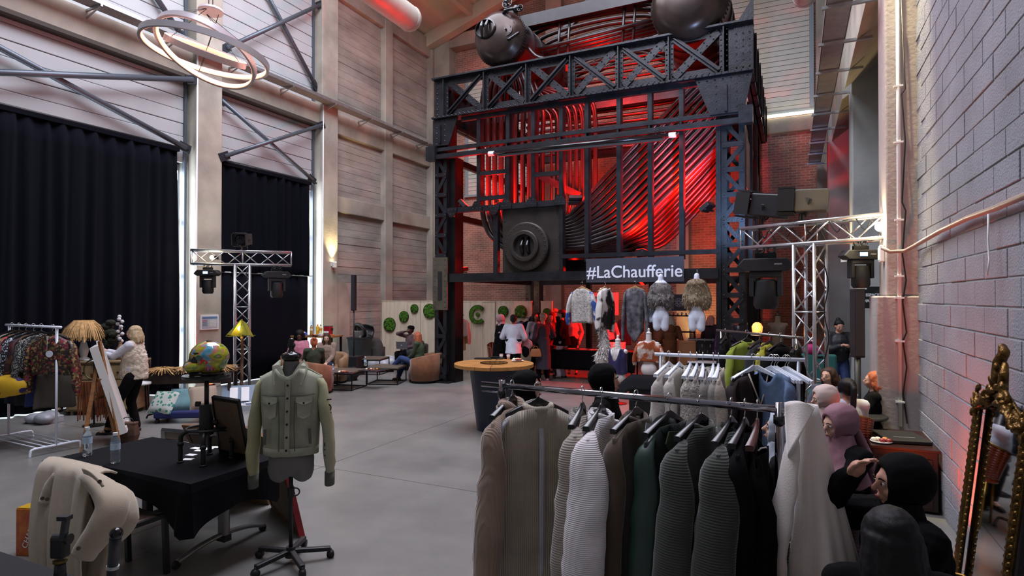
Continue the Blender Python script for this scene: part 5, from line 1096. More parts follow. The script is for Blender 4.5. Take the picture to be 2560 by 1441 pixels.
hips(1742, 775, None, mat('khaki_fur', '#85765f', .95, var=.3, vs=22, bump=1, bs=60), 'white hanging hip mannequin wearing the khaki fur poncho', 'khaki knitted poncho with fur collar and fringe', True, 4)
t = thing('wide_brim_hat', 'white wide hat with a black band hanging beside the brocade poncho', 'hat', P(1627, 783, 1, YB - .2)); MB().lathe([(.02, -.1), (.08, -.09), (.1, .0), (.2, .02), (.2, .03), (.02, -.05)], 24, M.Rotation(PI / 2.3, 4, 'X')).build('hat_body', mq, t, True); MB().lathe([(.1, -.01), (.104, -.03)], 24, M.Rotation(PI / 2.3, 4, 'X'), caps=False).build('band', black, t)
# ---------------------------------------------------------------- floor mannequins
def mannequin(loc, rz, m, lb, h=1.55, neck_m=None, stand=True, s=1.0):
    t = thing('dress_form', lb, 'mannequin', loc, rz); z = h
    b = MB(); b.ell((0, 0, z - .35), (.17 * s, .11 * s, .19)).ell((-.08, -.05, z - .3), (.08 * s, .07, .08)).ell((.08, -.05, z - .3), (.08 * s, .07, .08)).ell((0, 0, z - .55), (.125 * s, .09 * s, .2)).ell((0, .01, z - .75), (.165 * s, .115 * s, .17)); b.chain([(0, 0, z - .2), (0, 0, z - .03)], [.065, .055]); b.chain([(-.17 * s, 0, z - .24), (.17 * s, 0, z - .24)], [.055, .055]); b.build('torso', m, t, remesh=.016, soft=4)
    MB().lathe([(.055, z - .03), (.06, z - .015), (.03, z + .005), (.018, z + .03), (.026, z + .05), (.02, z + .075), (.01, z + .085)], 18).build('neck_cap', neck_m or blackgloss, t, True)
    if stand:
        MB().cyl((0, 0, .05), (0, 0, z - .8), .015).build('pole', dmet, t, True); MB().lathe([(.17, 0), (.17, .012), (.03, .04), (.02, .06)], 24).build('base', dmet, t)
    return t
def dress(loc, rz, m, lb, h, L, hem=.8, sl=0, w_=.2, th=.13, seed=1, drop=.08, cat='dress', **kw): return garment(M.Translation((loc[0], loc[1], h + .02)) @ M.Rotation(rz, 4, 'Z'), m, L, lb, cat=cat, name=cat, w_=w_, th=th, hem=hem, sl=sl, drop=drop, seed=seed, fold=.12, zs=-.16, **kw)
q = FLR(1563, 918); mannequin(q, .1, mat('form_dark_red', '#6a1024', .7), 'dark red dress form behind the fur stole', 1.62); dress(q, .1, mat('crimson_jersey', '#7c0f2a', .75), 'fitted crimson mini dress on dark red form', 1.62, .98, .82, sl=.55, seed=7)
q = FLR(1545, 1010); mannequin(q, -.3, mat('form_white', '#cfc8c6', .5), 'white bust with pearl necklaces in a navy sequin vest', 1.28, mat('form_white')); dress(q, -.3, mat('navy_sequin', '#17142e', .35, var=.6, vs=90, col2='#3a3468'), 'navy sequin vest with deep neckline', 1.28, .7, .95, w_=.19, seed=8, drop=.3, cat='vest', neck=.12)
b = MB()
for k in range(3): b.torus((q.x, q.y - .06 - .01 * k, 1.18 - .05 * k), .07 + .015 * k, .007, (0, .55, 1), 24, 6)
tag(b.build('pearl_necklace', mat('pearl', '#d8d4d0', .2), smooth=True), 'layered pearl necklaces on the white bust in the sequin vest', 'necklace')
q = P(1622, 905, 2, .8); q = V((q.x, q.y, .35)); mannequin(q, .05, mat('form_white'), 'white bust wearing a ginger and white fur jacket', 1.05, mat('form_white')); dress((q.x, q.y, 0), .05, mat('ginger_leather', '#9a4a22', .6, col2='#c8bcb0', vs=4, hard=True, bump=.4), 'ginger and white patched leather jacket on a bust', 1.4, .62, 1.05, sl=.35, w_=.24, seed=9, cat='jacket', sr=.08)
q = FLR(1826, 1000); mannequin(q, -.1, mat('form_white'), 'white form in a purple sequinned robe beside the right boiler column', 1.72, mat('form_white')); dress(q, -.1, mat('purple_paisley', '#3d2458', .5, col2='#7a4a8c', vs=18), 'purple sequinned robe open at the front', 1.72, 1.25, 1.15, sl=.6, w_=.24, seed=10, cat='robe', drop=.3, neck=.1); dress((q.x, q.y - .09, 0), -.1, mat('silver_beads', '#8c8290', .3, .5, var=.5, vs=60), 'silver beaded top under the purple robe', 1.7, .5, .8, w_=.13, th=.07, seed=11, cat='top', drop=.12)
q = FLR(1945, 975); mannequin(q, .2, mat('form_linen', '#9a8a78', .9), 'plain linen dress form with black neck cap behind the lime dress', 1.72)
# denim jacket on the near dress form
dn = FLR(727, 1408); DZ = YAW + .12
t = thing('dress_form', 'grey dress form with glossy black neck cap on a black castor stand', 'mannequin', dn, DZ)
HJ = 1.62
b = MB(); b.ell((0, 0, HJ - .36), (.19, .12, .2)).ell((0, 0, HJ - .6), (.15, .1, .2)).ell((0, .01, HJ - .8), (.18, .12, .14)); b.chain([(0, 0, HJ - .2), (0, 0, HJ - .02)], [.075, .062]); b.chain([(-.17, 0, HJ - .25), (.17, 0, HJ - .25)], [.06, .06])
for s in (-1, 1): b.chain([(s * .09, 0, HJ - .85), (s * .09, 0, HJ - .9)], [.09, .085])
b.build('torso', mat('form_grey', '#6c6a68', .9), t, remesh=.012, soft=4)
MB().lathe([(.06, HJ - .02), (.075, HJ + .0), (.078, HJ + .025), (.06, HJ + .04), (.03, HJ + .05), (.018, HJ + .075), (.03, HJ + .095), (.03, HJ + .11), (.02, HJ + .125), (.026, HJ + .14), (.012, HJ + .16)], 24).build('neck_cap', blackgloss, t, True)
MB().cyl((0, 0, .1), (0, 0, HJ - .85), .016, n=12).build('pole', black, t, True); MB().cyl((0, 0, .52), (0, 0, .6), .026).build('clamp', black, t); MB().torus((.035, 0, .56), .03, .006, (0, 1, 0), 12, 5).build('clamp_ring', black, t)
MB().cyl((0, 0, .05), (0, 0, .13), .045, .035).build('hub', black, t, 'auto')
for k in range(5):
    a = k * 2 * PI / 5 + .2; e = V((math.cos(a) * .3, math.sin(a) * .3, .075)); lg = MB().bar((0, 0, .095), e, .045, .035).build('leg', black, t, bevel=.008)
    MB().cyl(e + V((-.02 * math.sin(a), .02 * math.cos(a), -.045)), e + V((.02 * math.sin(a), -.02 * math.cos(a), -.045)), .03, n=14).cyl(e + V((0, 0, -.05)), e, .01).build('castor', black, lg, True)
den = mat('washed_denim', '#989985', .9, var=.16, vs=7, bump=.12, bs=180); den_d = mat('denim_seam', '#55584f', .9); den_s = mat('denim_sleeve', '#9c9c8a', .9, col2='#a0a072', vs=2.2, bump=.12, bs=180)
J = M.Translation((dn.x, dn.y, HJ + .045)) @ M.Rotation(DZ, 4, 'Z')
t = garment(J, den, .79, 'washed grey-green denim jacket with painted sleeve on the near dress form', cat='jacket', name='denim_jacket', w_=.235, th=.135, hem=.86, neck=.085, drop=.1, sl=.72, sr=.078, cuff=den_d, seed=5, sm=den_s, fold=.1, zs=-.085, spread=.06)
th_ = .135
for s in (-1, 1):
    MB().add([(s * .01, -.13, -.2), (s * .1, -.115, -.245), (s * .135, -.03, -.105), (s * .09, .02, -.06), (s * .07, -.07, -.09)], [(0, 1, 2, 3, 4)]).build('collar', den, t, solid=.014)
    pk = MB().add([(s * .07, -.145, -.33), (s * .185, -.115, -.33), (s * .185, -.12, -.37), (s * .128, -.142, -.395), (s * .07, -.15, -.37)], [(0, 1, 2, 3, 4)]).build('pocket_flap', den, t, solid=.012); MB().ell((s * .128, -.15, -.375), .008, n=8, k=5).build('button', dmet, pk)
    MB().add([(s * .075, -.143, -.36), (s * .18, -.117, -.36), (s * .17, -.12, -.48), (s * .125, -.14, -.5), (s * .08, -.145, -.48)], [(0, 1, 2, 3, 4)]).build('pocket', den, t, solid=.006)
    MB().tube([(s * .06, -.147, -.36), (s * .055, -.142, -.55), (s * .06, -.135, -.75)], .004, 5).build('seam', den_d, t); MB().bar((s * .165, -.118, -.58), (s * .17, -.115, -.7), .01, .02).build('welt_pocket', den_d, t)
MB().tube([(-.2, -.09, -.315), (-.1, -.138, -.32), (0, -.145, -.32), (.1, -.138, -.32), (.2, -.09, -.315)], .004, 5).build('seam', den_d, t)
MB().bar((.012, -.15, -.19), (.0, -.142, -.77), .035, .006, (0, 1, 0)).build('placket', den, t)
for k in range(6): MB().cyl((.01 - .002 * k, -.15, -.24 - .1 * k), (.01 - .002 * k, -.158, -.24 - .1 * k), .008, n=10).build('button', dmet, t)
MB().loft([[(.205 * math.cos(a), .122 * math.sin(a), z) for a in [2 * PI * i / 36 for i in range(36)]] for z in (-.735, -.795)], caps=False).build('waistband', den, t, True, solid=.014)
o = text('painted_lettering', 'LOVE.. ·: UP?', .085, mat('ink', '#14141a', .7), t, M.Translation((.268, -.07, -.36)) @ M.Rotation(math.radians(35), 4, 'Z') @ FACEY @ M.Rotation(-PI / 2, 4, 'Z'), .002)
# ================================================================ left stand: table with helmet, coat chair, easel, chest, raffia
TZ = .74
t = thing('folding_table', 'wheeled folding table with silver T-shaped legs under a black cloth', 'table', (-4.78, 3.25, 0))
MB().box((0, 0, TZ - .016), (1.64, .78, .024)).build('tabletop', black, t)
for x, m_ in ((.46, mat('table_leg_silver', '#8b8b88', .4, .5)), (-.55, dmet)):
    MB().box((x, .17, .4), (.09, .06, .66)).build('leg', m_, t, bevel=.015); MB().box((x, .17, .09), (.1, .07, .05)).build('leg_shoe', black, t)
    f_ = MB().tube(smooth_path([V((x, -.24, .05)), V((x, -.05, .1)), V((x, .17, .12)), V((x, .4, .1)), V((x, .58, .05))]), .03, 10, flat=.6).build('foot', m_, t, True)
    for y in (-.25, .57): MB().cyl((x - .015, y, .03), (x + .015, y, .03), .03, n=12).build('castor', black, f_)
t = thing('tablecloth', 'black cloth draped over the wheeled table, hanging low at its near corner', 'tablecloth')
x0, x1, y0, y1 = -5.62, -3.95, 2.85, 3.65; per = []
def edge(a, b_, n, h0, h1, nrm):
    for i in range(n): u = i / n; per.append((a[0] + (b_[0] - a[0]) * u, a[1] + (b_[1] - a[1]) * u, h0 + (h1 - h0) * u + (.0), nrm))
def hc(u, a, m_, b_): return a * (1 - u) ** 2 + 2 * m_ * u * (1 - u) + b_ * u * u
for i in range(40): u = i / 40; per.append((x0 + (x1 - x0) * u, y0, .06 + .3 * u ** 4 + .06 * u, (0, -1)))
for i in range(24): u = i / 24; per.append((x1, y0 + (y1 - y0) * u, .38 - .5 * u + .5 * u * u, (1, 0)))
for i in range(40): u = i / 40; per.append((x1 - (x1 - x0) * u, y1, .34 - .28 * min(1, u * 2), (0, 1)))
for i in range(24): u = i / 24; per.append((x0, y1 - (y1 - y0) * u, .06, (-1, 0)))
rings = []
for k in range(7):
    v = k / 6; row = []
    for j, (x, y, h_, n_) in enumerate(per):
        cn = 1 if (abs(x - x1) < .1 and abs(y - y0) < .1) else .5; fl_ = .03 * v * (1 + math.sin(j * .55)) * cn
        if k == 0: row.append((x, y, TZ + .006))
        else: row.append((x + n_[0] * (.008 + fl_), y + n_[1] * (.008 + fl_), TZ + .002 - h_ * v))
    rings.append(row)
m_ = MB().loft(rings, caps=False); m_.f.append(tuple(range(len(per)))); m_.build('cloth', mat('black_tablecloth', '#0d0e12', .85, var=.1), t, solid=.006); rebase(t, (-4.78, 3.25, TZ))
for px, py, lb in ((218, 1141, 'water bottle near the corner of the black table'), (288, 1158, 'water bottle in the middle of the black table edge')): bottle(P(px, py, 2, TZ + .008), lb, .245)
for i, (px, py, a) in enumerate(((490, 1122, .1), (500, 1128, .3), (520, 1124, .15), (536, 1120, .5), (478, 1139, .2), (470, 1150, .4))):
    o = tag(MB().box((0, 0, .004), (.085, .055, .002)).build('business_card', white), 'white business card lying beside the black stool on the table', 'card', 'white business cards on the black table'); o.location = P(px, py, 2, TZ + .006); o.rotation_euler.z = a
# stool with helmet
sb = P(516, 1152, 2, TZ + .008); t = thing('industrial_stool', 'black pipe-legged screw stool standing on the black table', 'stool', sb, .3)
for k in range(4):
    a = k * PI / 2 + .5; c_, s_ = math.cos(a), math.sin(a); MB().tube(smooth_path([V((c_ * .06, s_ * .06, .25)), V((c_ * .14, s_ * .14, .25)), V((c_ * .185, s_ * .185, .22)), V((c_ * .19, s_ * .19, .16)), V((c_ * .19, s_ * .19, 0))]), .018, 10).cyl((c_ * .19, s_ * .19, .14), (c_ * .19, s_ * .19, .17), .024).cyl((c_ * .19, s_ * .19, 0), (c_ * .19, s_ * .19, .015), .026).build('leg', black, t, True)
MB().torus((0, 0, .27), .15, .011, n=32).build('foot_ring', black, t, True); MB().cyl((0, 0, .22), (0, 0, .47), .055, n=20).build('column', black, t, 'auto')
for a in (.3, 1.9, 3.4): MB().cyl((.05 * math.cos(a), .05 * math.sin(a), .3 + .05 * a), (.085 * math.cos(a), .085 * math.sin(a), .3 + .05 * a), .022).build('valve_knob', black, t)
MB().cyl((0, 0, .45), (0, 0, .69), .018, n=12).build('screw', black, t, True); MB().lathe([(.05, .67), (.18, .685), (.185, .7), (.185, .712), (.02, .714)], 36).build('seat', blackgloss, t, 'auto')
hl = V((sb.x, sb.y, sb.z + .716))
def helmet_mat():
    m = mat('helmet_paint', '#7a8a20', .12, coat=1.0); N, L = nodes_of(m); b = N['Principled BSDF']; tc = N.new('ShaderNodeTexCoord'); n = N.new('ShaderNodeTexNoise'); n.inputs['Scale'].default_value = 7; n.inputs['Detail'].default_value = 1.5; n.inputs['Distortion'].default_value = 1.2; L.new(tc.outputs['Object'], n.inputs['Vector'])
    r = N.new('ShaderNodeValToRGB'); L.new(n.outputs['Fac'], r.inputs[0]); e = r.color_ramp.elements; cs = [(.25, '#1c6a8c'), (.38, '#5fa0b0'), (.44, '#c07050'), (.5, '#8c9a18'), (.58, '#b0a81c'), (.66, '#3c7a22'), (.75, '#c08090')]
    e[0].position, e[0].color = cs[0][0], (*lin(cs[0][1]), 1); e[1].position, e[1].color = cs[-1][0], (*lin(cs[-1][1]), 1)
    for p_, c_ in cs[1:-1]: x = e.new(p_); x.color = (*lin(c_), 1)
    L.new(r.outputs[0], b.inputs['Base Color']); return m
hm = helmet_mat(); rz = math.atan2(-RT.y, -RT.x) + PI / 2
t = thing('motorcycle_helmet', 'glossy full-face helmet painted green, yellow and blue on the stool seat', 'helmet', hl, rz + .25)
b = MB(); b.ell((0, .02, .148), (.128, .155, .13)); b.ell((0, .02, .09), (.12, .14, .09)); b.chain([(-.088, -.04, .07), (-.06, -.115, .068), (0, -.138, .068), (.06, -.115, .068), (.088, -.04, .07)], [.042, .044, .046, .044, .042]); b.build('shell', hm, t, remesh=.008, soft=4)
MB().grid(lambda u, v: (.124 * math.sin((u - .5) * 2.2), .03 - (.168 - .022 * v) * math.cos((u - .5) * 2.2), .105 + .085 * v), 16, 5).build('visor', mat('visor_smoke', '#0c0c10', .05), t, True, solid=.006)
for s in (-1, 1):
    MB().cyl((s * .118, -.03, .15), (s * .134, -.03, .15), .022, n=18).build('visor_pivot', mat('pivot_grey', '#4a6a5c', .3), t)
MB().grid(lambda u, v: (.05 * (u - .5), .0 + .05 * v, .278 - .01 * v * v), 4, 4).build('vent', black, t, solid=.008)
MB().lathe([(.105, .0), (.11, .008), (.1, .02)], 28, sx=1, sy=1.25, caps=False).build('edge_trim', black, t)
T2 = M.Translation((.1295, .0, .12)) @ M.Rotation(PI / 2, 4, 'Z') @ FACEY
for k, (ch, dx, dz, sz, c_) in enumerate((('H', -.0, 0, .075, '#b0182c'), ('E', .055, .012, .06, '#d8d0d0'), ('Y', .1, .012, .06, '#b0182c'), ('H', .05, -.055, .05, '#b04a6a'), ('I', .095, -.055, .05, '#b04a6a'))):
    bx = .128 - .0016 * (k % 3) - (.035 * max(0, dx - .03) / .07)
    text('lettering', ch, sz, mat('helmet_ink_' + c_, c_, .3), t, M.Translation((bx + .003, -.02 + dx, .1 + dz)) @ M.Rotation(-.18 if dz >= 0 else -.1, 4, 'Y') @ M.Rotation(PI / 2 + (.25 + dx * 3), 4, 'Z') @ FACEY, .006, bold=.002)
# picture leaning on the stool, canvases under the table
def leaning(name, B0, B1, T0, T1, th, m_back, m_edge, label, cross=True, cat='picture'):
    t = thing(name, label, cat); B0, B1, T0, T1 = map(V, (B0, B1, T0, T1)); n_ = (B1 - B0).cross(T0 - B0).normalized(); 
    def q(u, v, d): return B0.lerp(B1, u).lerp(T0.lerp(T1, u), v) + n_ * d
    def slab(u0, u1, v0, v1, d0, d1): return MB().add([q(u, v, d) for d in (d0, d1) for u, v in ((u0, v0), (u1, v0), (u1, v1), (u0, v1))], [(0, 1, 2, 3), (7, 6, 5, 4), (0, 4, 5, 1), (1, 5, 6, 2), (2, 6, 7, 3), (3, 7, 4, 0)])
    slab(.02, .98, .02, .98, .2 * th, .4 * th).build('backing', m_back, t)
    for a in ((0, 1, 0, .05), (0, 1, .95, 1), (0, .05, .05, .95), (.95, 1, .05, .95)): slab(*a, 0, th).build('frame_bar', m_edge, t)
    if cross: slab(.46, .54, .05, .95, .4 * th, th * .8).build('stretcher', m_edge, t)
    return rebase(t, B0)
brownb = mat('hardboard', '#5c4836', .8, var=.15, vs=3); canv = mat('raw_canvas', '#6b5f50', .9, var=.12); strw = mat('stretcher_wood', '#6a4c30', .7, var=.2)
leaning('picture_frame', P(547, 1130, 2, TZ + .01), P(621, 1146, 2, TZ + .01), PD(528, 993, 4.75), PD(594, 1003, 4.62), -.025, brownb, dmet, 'framed picture seen from its brown back leaning against the stool', False)
leaning('canvas', (-4.72, 4.28, .0), (-3.92, 3.86, .0), (-4.75, 3.98, .86), (-3.99, 3.68, .84), -.035, canv, strw, 'large canvas leaning back to front behind the table beside the dress form', cat='canvas')
tag(MB().bar((-3.895, 3.87, .0), (-3.965, 3.69, .85), .02, .05).build('red_canvas_edge', mat('red_paint', '#8c1420', .6, var=.4)), 'red painted edge of the canvas behind the dress form pole', 'canvas edge')
leaning('canvas', (-5.45, 4.2, .0), (-4.8, 4.32, .0), (-5.55, 3.9, .82), (-4.8, 4.0, .84), -.035, canv, strw, 'second canvas leaning back to front behind the black table', cat='canvas')
leaning('picture_frame', P(402, 1098, 2, .4), P(640, 1125, 2, .4), P(402, 1078, 2, .8), P(600, 1096, 2, .8), -.03, brownb, mat('frame_grey', '#3c3c3e', .5), 'long dark framed picture leaning behind the table end', False)
# chair with coat
t = thing('chair', 'black metal chair with brown leather seat and back beside the table', 'chair', (-4.55, 2.68, 0))
brl = mat('chair_leather', '#3c2416', .45, var=.2, vs=8)
MB().grid(lambda u, v: (-.22 + .44 * u, -.22 + .46 * v, .455 - .02 * math.sin(u * PI)), 6, 6).build('seat', brl, t, True, solid=.012)
MB().grid(lambda u, v: (-.24 + .48 * u, -.24 - .06 * math.sin(u * PI) - .1 * v ** 2, .52 + .42 * v), 10, 8).build('backrest', brl, t, True, solid=.01)
for x in (-.235, .235):
    MB().bar((x, .24, 0), (x, .22, .46), .035, .035).build('leg', black, t); MB().tube(smooth_path([V((x, -.28, 0)), V((x, -.22, .44)), V((x, -.25, .6)), V((x, -.35, .95))]), .016, 8).build('leg', black, t, True); MB().bar((x, -.22, .445), (x, .24, .445), .03, .03).build('seat_rail', black, t)
cw = mat('cream_wool', '#a89a86', .95, sheen=.3, var=.06, bump=.15, bs=160)
t = thing('draped_coat', 'cream wool coat with buttoned straps draped over the chair back', 'coat')
def cf(u, v):
    fold = .035 * math.sin(u * 15 + 1) * v + .02 * math.sin(u * 31 + 2) * v
    x = -4.66 + .6 * u
    if v < .15: q_ = v / .15; return (x - .1 * (1 - u) * (1 - q_), 2.4 - .16 * q_, .955 + .03 * math.sin(q_ * PI) - .05 * (u - .35) ** 2)
    w_ = (v - .15) / .85; return (x + .2 * w_ * (1 - u * .6), 2.24 - .05 * w_ - fold - .05 * math.sin(w_ * 3), .95 - .05 * (u - .35) ** 2 - .85 * w_)
MB().grid(cf, 50, 28).build('coat_back', cw, t, True, solid=.014)
MB().grid(lambda u, v: (-4.82 + .58 * u, 2.4 + .03 * v, .955 - .3 * v), 20, 8).build('coat_front', cw, t, True, solid=.014)
def slv(pts, rs, nm='sleeve'):
    return MB().tube(smooth_path([PD(*p) for p in pts], 3), [x for i in range(len(rs) - 1) for x in [rs[i] + (rs[i + 1] - rs[i]) * j / 3 for j in range(3)]] + [rs[-1]], 16, flat=.75).build(nm, cw, t, True, disp=(.02, .07))
slv([(190, 1182, 3.95), (158, 1190, 3.98), (140, 1225, 3.98), (128, 1262, 3.96)], [.05, .075, .085, .08])
slv([(215, 1185, 3.8), (258, 1222, 3.76), (282, 1262, 3.7), (262, 1315, 3.66), (225, 1365, 3.64), (205, 1395, 3.62)], [.05, .08, .1, .095, .08, .07])
slv([(262, 1215, 3.85), (300, 1250, 3.82), (312, 1300, 3.8), (290, 1345, 3.8)], [.05, .09, .09, .06], 'lapel_fold')
MB().grid(lambda u, v: tuple(PD(165 + (150 - 40 * v) * u, 1190 + 75 * u + (255 - 60 * u) * v, 3.98 + .03 * math.sin(u * 13 + v * 2) + .05 * math.sin(u * 5))), 30, 16).build('coat_side', cw, t, True, solid=.014)
for px, py, d in ((249, 1205, 3.62), (118, 1249, 3.86), (106, 1247, 3.88), (196, 1372, 3.54)): MB().cyl(PD(px, py, d), PD(px, py, d - .01), .012, n=14).build('button', mat('horn_button', '#3a2e22', .4), t)
MB().grid(lambda u, v: tuple(PD(206 + 46 * u + 6 * v, 1170 + 34 * u + 14 * v - 6 * math.sin(u * PI), 3.72 - .09 * u)), 6, 3).build('strap', cw, t, True, solid=.014)
rebase(t, (-4.55, 2.3, .1))
# printed shopping bag
pb = FLR(92, 1384); t = thing('shopping_bag', 'glossy printed shopping bag in orange and black standing behind the coat chair', 'bag', pb, .35); lam = mat('bag_print', '#9a3014', .35, col2='#c06a14', vs=9)
MB().box((0, 0, .19), (.26, .12, .38)).build('bag_body', lam, t, bevel=.006); MB().box((.1, -.005, .19), (.1, .125, .375)).build('dark_panel', mat('bag_dark', '#14100f', .4, col2='#3a1414', vs=12), t); MB().box((0, 0, .383), (.25, .11, .01)).build('rim', mat('bag_yellow', '#b08a14', .4), t)
text('lettering', 'CHARIZARD', .065, mat('bag_white', '#d8d4cc', .5), t, M.Translation((-.03, -.064, .06)) @ FACEY @ M.Rotation(1.2, 4, 'Z'), .002)
# near table corner with a hand-held camera grip
t = thing('side_table', 'dark felt-topped table corner nearest the coat chair', 'table'); q0 = P(0, 1377, 2, TZ); q1 = P(195, 1441, 2, TZ); dd_ = (q1 - q0).normalized(); nn_ = V((dd_.y, -dd_.x, 0)); a0 = q0 - dd_ * .6; a1 = q0.lerp(q1, 1.02)
MB().prism([(p.x, p.y) for p in (a0, a1, a1 + nn_ * .7, a0 + nn_ * .7)], TZ - .03, TZ).build('tabletop', mat('dark_felt', '#1a1b1d', .95, bump=.3, bs=200), t, bevel=.01)
for p in (a0, a1, a1 + nn_ * .66, a0 + nn_ * .66): MB().cyl((p.x + nn_.x * .04, p.y + nn_.y * .04, 0), (p.x + nn_.x * .04, p.y + nn_.y * .04, TZ - .03), .02, n=10).build('leg', black, t)
rebase(t, (a0.x, a0.y, 0))
gb = P(150, 1452, 2, TZ); t = thing('camera_gimbal', 'black hand-held camera gimbal standing on the near table corner', 'gimbal', gb, .4); MB().cyl((0, 0, 0), (0, 0, .09), .028, .022, n=16).build('grip', black, t, True); MB().cyl((0, 0, .088), (0, 0, .1), .03, n=18).build('collar', mat('brass', '#6a5a2c', .4, .8), t); MB().box((.0, 0, .16), (.07, .05, .1)).build('motor', black, t, bevel=.01); MB().cyl((-.03, 0, .2), (.05, 0, .2), .025, n=14).build('motor', black, t); MB().box((.03, -.01, .25), (.025, .03, .11), ry=.15).build('clamp_arm', mat('clamp_grey', '#2c2d30', .35), t, bevel=.005); MB().box((.03, -.01, .305), (.05, .04, .02)).build('clamp', black, t)
gp2 = P(265, 1460, 2, .62); t = thing('monopod', 'black padded monopod handle leaning before the coat chair', 'monopod', (gp2.x, gp2.y, 0)); MB().tube([(0, 0, 0), (.02, .0, .5), (.045, .02, .86)], [.012, .02, .028], 12).build('shaft', black, t, True); MB().ell((.05, .02, .88), .032).build('grip_cap', blackgloss, t, True); MB().cyl((.034, .012, .7), (.036, .013, .715), .03, n=14).build('ring', steel_g, t)
# easel with white canvas
ef = FLR(330, 1103); t = thing('artist_easel', 'wooden artist easel with crossbar standing before the fur vest', 'easel'); ew = mat('easel_wood', '#7a4f28', .6, var=.25, vs=4, stretch=(1, 1, 6))
ea, eb, ec = FLR(204, 1138), FLR(296, 1122), FLR(322, 1106); et = PD(240, 880, 8.35)
tp_ = [et + V((-.0, .05, 0)), et, et + V((.02, -.02, 0))]
for a, b_ in ((ea, tp_[0]), (eb, tp_[1]), (ec, tp_[2])): MB().bar(a, b_, .045, .03).build('leg', ew, t)
mid = PD(262, 990, 8.35); MB().bar(PD(232, 1000, 8.2), PD(264, 990, 8.5), .03, .03).build('crossbar', ew, t); MB().bar(PD(300, 1075, 8.45), PD(262, 1072, 8.3), .06, .03).build('ledge', ew, t); MB().bar(PD(255, 952, 8.25), PD(235, 938, 8.4), .09, .05).build('clamp_block', ew, t); MB().bar(eb + V((0, 0, .1)), tp_[1] + V((.03, .03, .15)), .03, .05).build('mast', ew, t)
rebase(t, V((eb.x, eb.y, 0)))
cA, cB = PD(318, 1082, 8.25), PD(244, 866, 8.3); vd = (cA - EYE); vd.z = 0; vd.normalize(); wdir = (vd * .98 + RT * .06).normalized()
leaning('white_canvas', cA, cA + wdir * .7, cB, cB + wdir * .7, -.1, mat('canvas_white', '#b9b6b0', .85), mat('canvas_white'), 'tall thick white canvas seen edge-on resting on the easel', True, 'canvas')
# chest of drawers with lamp, vases
cd = V((-11.35, 6.55, 0)); t = thing('chest_of_drawers', 'worn wooden chest of drawers holding the raffia lamp and vases', 'chest', cd, YAW + .15); wdw = mat('worn_wood', '#7a6647', .7, var=.25, vs=5, stretch=(1, 1, 5))
MB().box((0, 0, .5), (1.15, .5, .86)).build('carcass', wdw, t, bevel=.01); MB().box((0, -.01, .945), (1.22, .56, .035)).build('top', wdw, t, bevel=.008)
for k in range(3):
    for s in (-1, 1): dw = MB().box((s * .28, -.255, .22 + k * .27), (.5, .02, .24)).build('drawer', mat('worn_wood_light', '#8a7450', .7, var=.25, vs=6), t, bevel=.008); MB().ell((s * .28, -.275, .22 + k * .27), .018).build('knob', dmet, dw)
for x in (-.5, .5):
    for y in (-.2, .2): MB().cyl((x, y, 0), (x, y, .09), .025).build('foot', wdw, t)
CDM = M.Translation(cd) @ M.Rotation(YAW + .15, 4, 'Z')
def oncd(x, y): return CDM @ V((x, y, .9625))
raf = mat('raffia', '#b08a58', .85, var=.3, vs=20)
def shag(b, c, r0, r1, z0, z1, n, seed, w_=.012, out=.0):
    r = random.Random(seed)
    for k in range(n):
        a = r.uniform(0, 2 * PI); e = r.uniform(.8, 1.15); p0 = V(c) + V((r0 * math.cos(a), r0 * math.sin(a), z0)); p1 = V(c) + V((r1 * e * math.cos(a + r.uniform(-.15, .15)), r1 * e * math.sin(a), z1 + r.uniform(-.06, .05))); mdl = p0.lerp(p1, .5) + V((math.cos(a), math.sin(a), .3)) * .03; s_ = V((-math.sin(a), math.cos(a), 0)) * w_
        b.add([p0 - s_, p0 + s_, mdl + s_, p1 + s_ * .3, p1 - s_ * .3, mdl - s_], [(0, 1, 2, 5), (5, 2, 3, 4)])
    return b
lp_ = oncd(-.42, 0); t = thing('table_lamp', 'table lamp with shaggy raffia shade and white turned base on the chest', 'lamp', lp_)
MB().lathe([(.09, 0), (.1, .02), (.05, .06), (.07, .14), (.075, .2), (.05, .3), (.025, .36), (.02, .5)], 20).build('base', mat('lamp_ceramic', '#b8b6b4', .4), t, True); MB().lathe([(.15, .72), (.3, .42)], 28, caps=False).build('shade', raf, t, True, solid=.006); shag(MB(), (0, 0, 0), .15, .34, .73, .4, 420, 4).build('shade_fringe', raf, t)['kind'] = 'stuff'
pv = oncd(-.05, .08); t = thing('cloud_plant', 'dark green topiary plant with cloud-like tufts in a clay pot on the chest', 'plant', pv); MB().lathe([(.05, 0), (.07, .12), (.06, .13)], 18).build('pot', mat('clay', '#7a5540', .8), t, True); MB().tube([(0, 0, .1), (.02, 0, .3), (-.02, 0, .6)], .01).build('stem', mat('twig', '#3a2c20', .9), t, True)
for k, (x, z, r_) in enumerate(((0, .3, .09), (.09, .36, .08), (-.07, .42, .09), (.03, .5, .1), (-.04, .6, .1), (.04, .68, .08), (.14, .46, .07))): MB().ell((x, .02 * (k % 2), z), (r_, r_, r_ * .7)).build('tuft', mat('tuft_green', '#23281c', .95, var=.4, vs=40, bump=1, bs=60), t, True, sub=1, disp=(.05, .03))
pv = oncd(.2, -.02); t = thing('cotton_vase', 'beige bottle vase with a stem of cotton bolls on the chest', 'vase', pv); MB().lathe([(.06, 0), (.085, .08), (.07, .18), (.03, .26), (.028, .32), (.035, .33)], 20).build('vase', mat('vase_beige', '#8a6c50', .6), t, True); MB().tube([(0, 0, .3), (.01, 0, .55), (-.03, 0, .8)], .006).build('stem', mat('twig'), t, True)
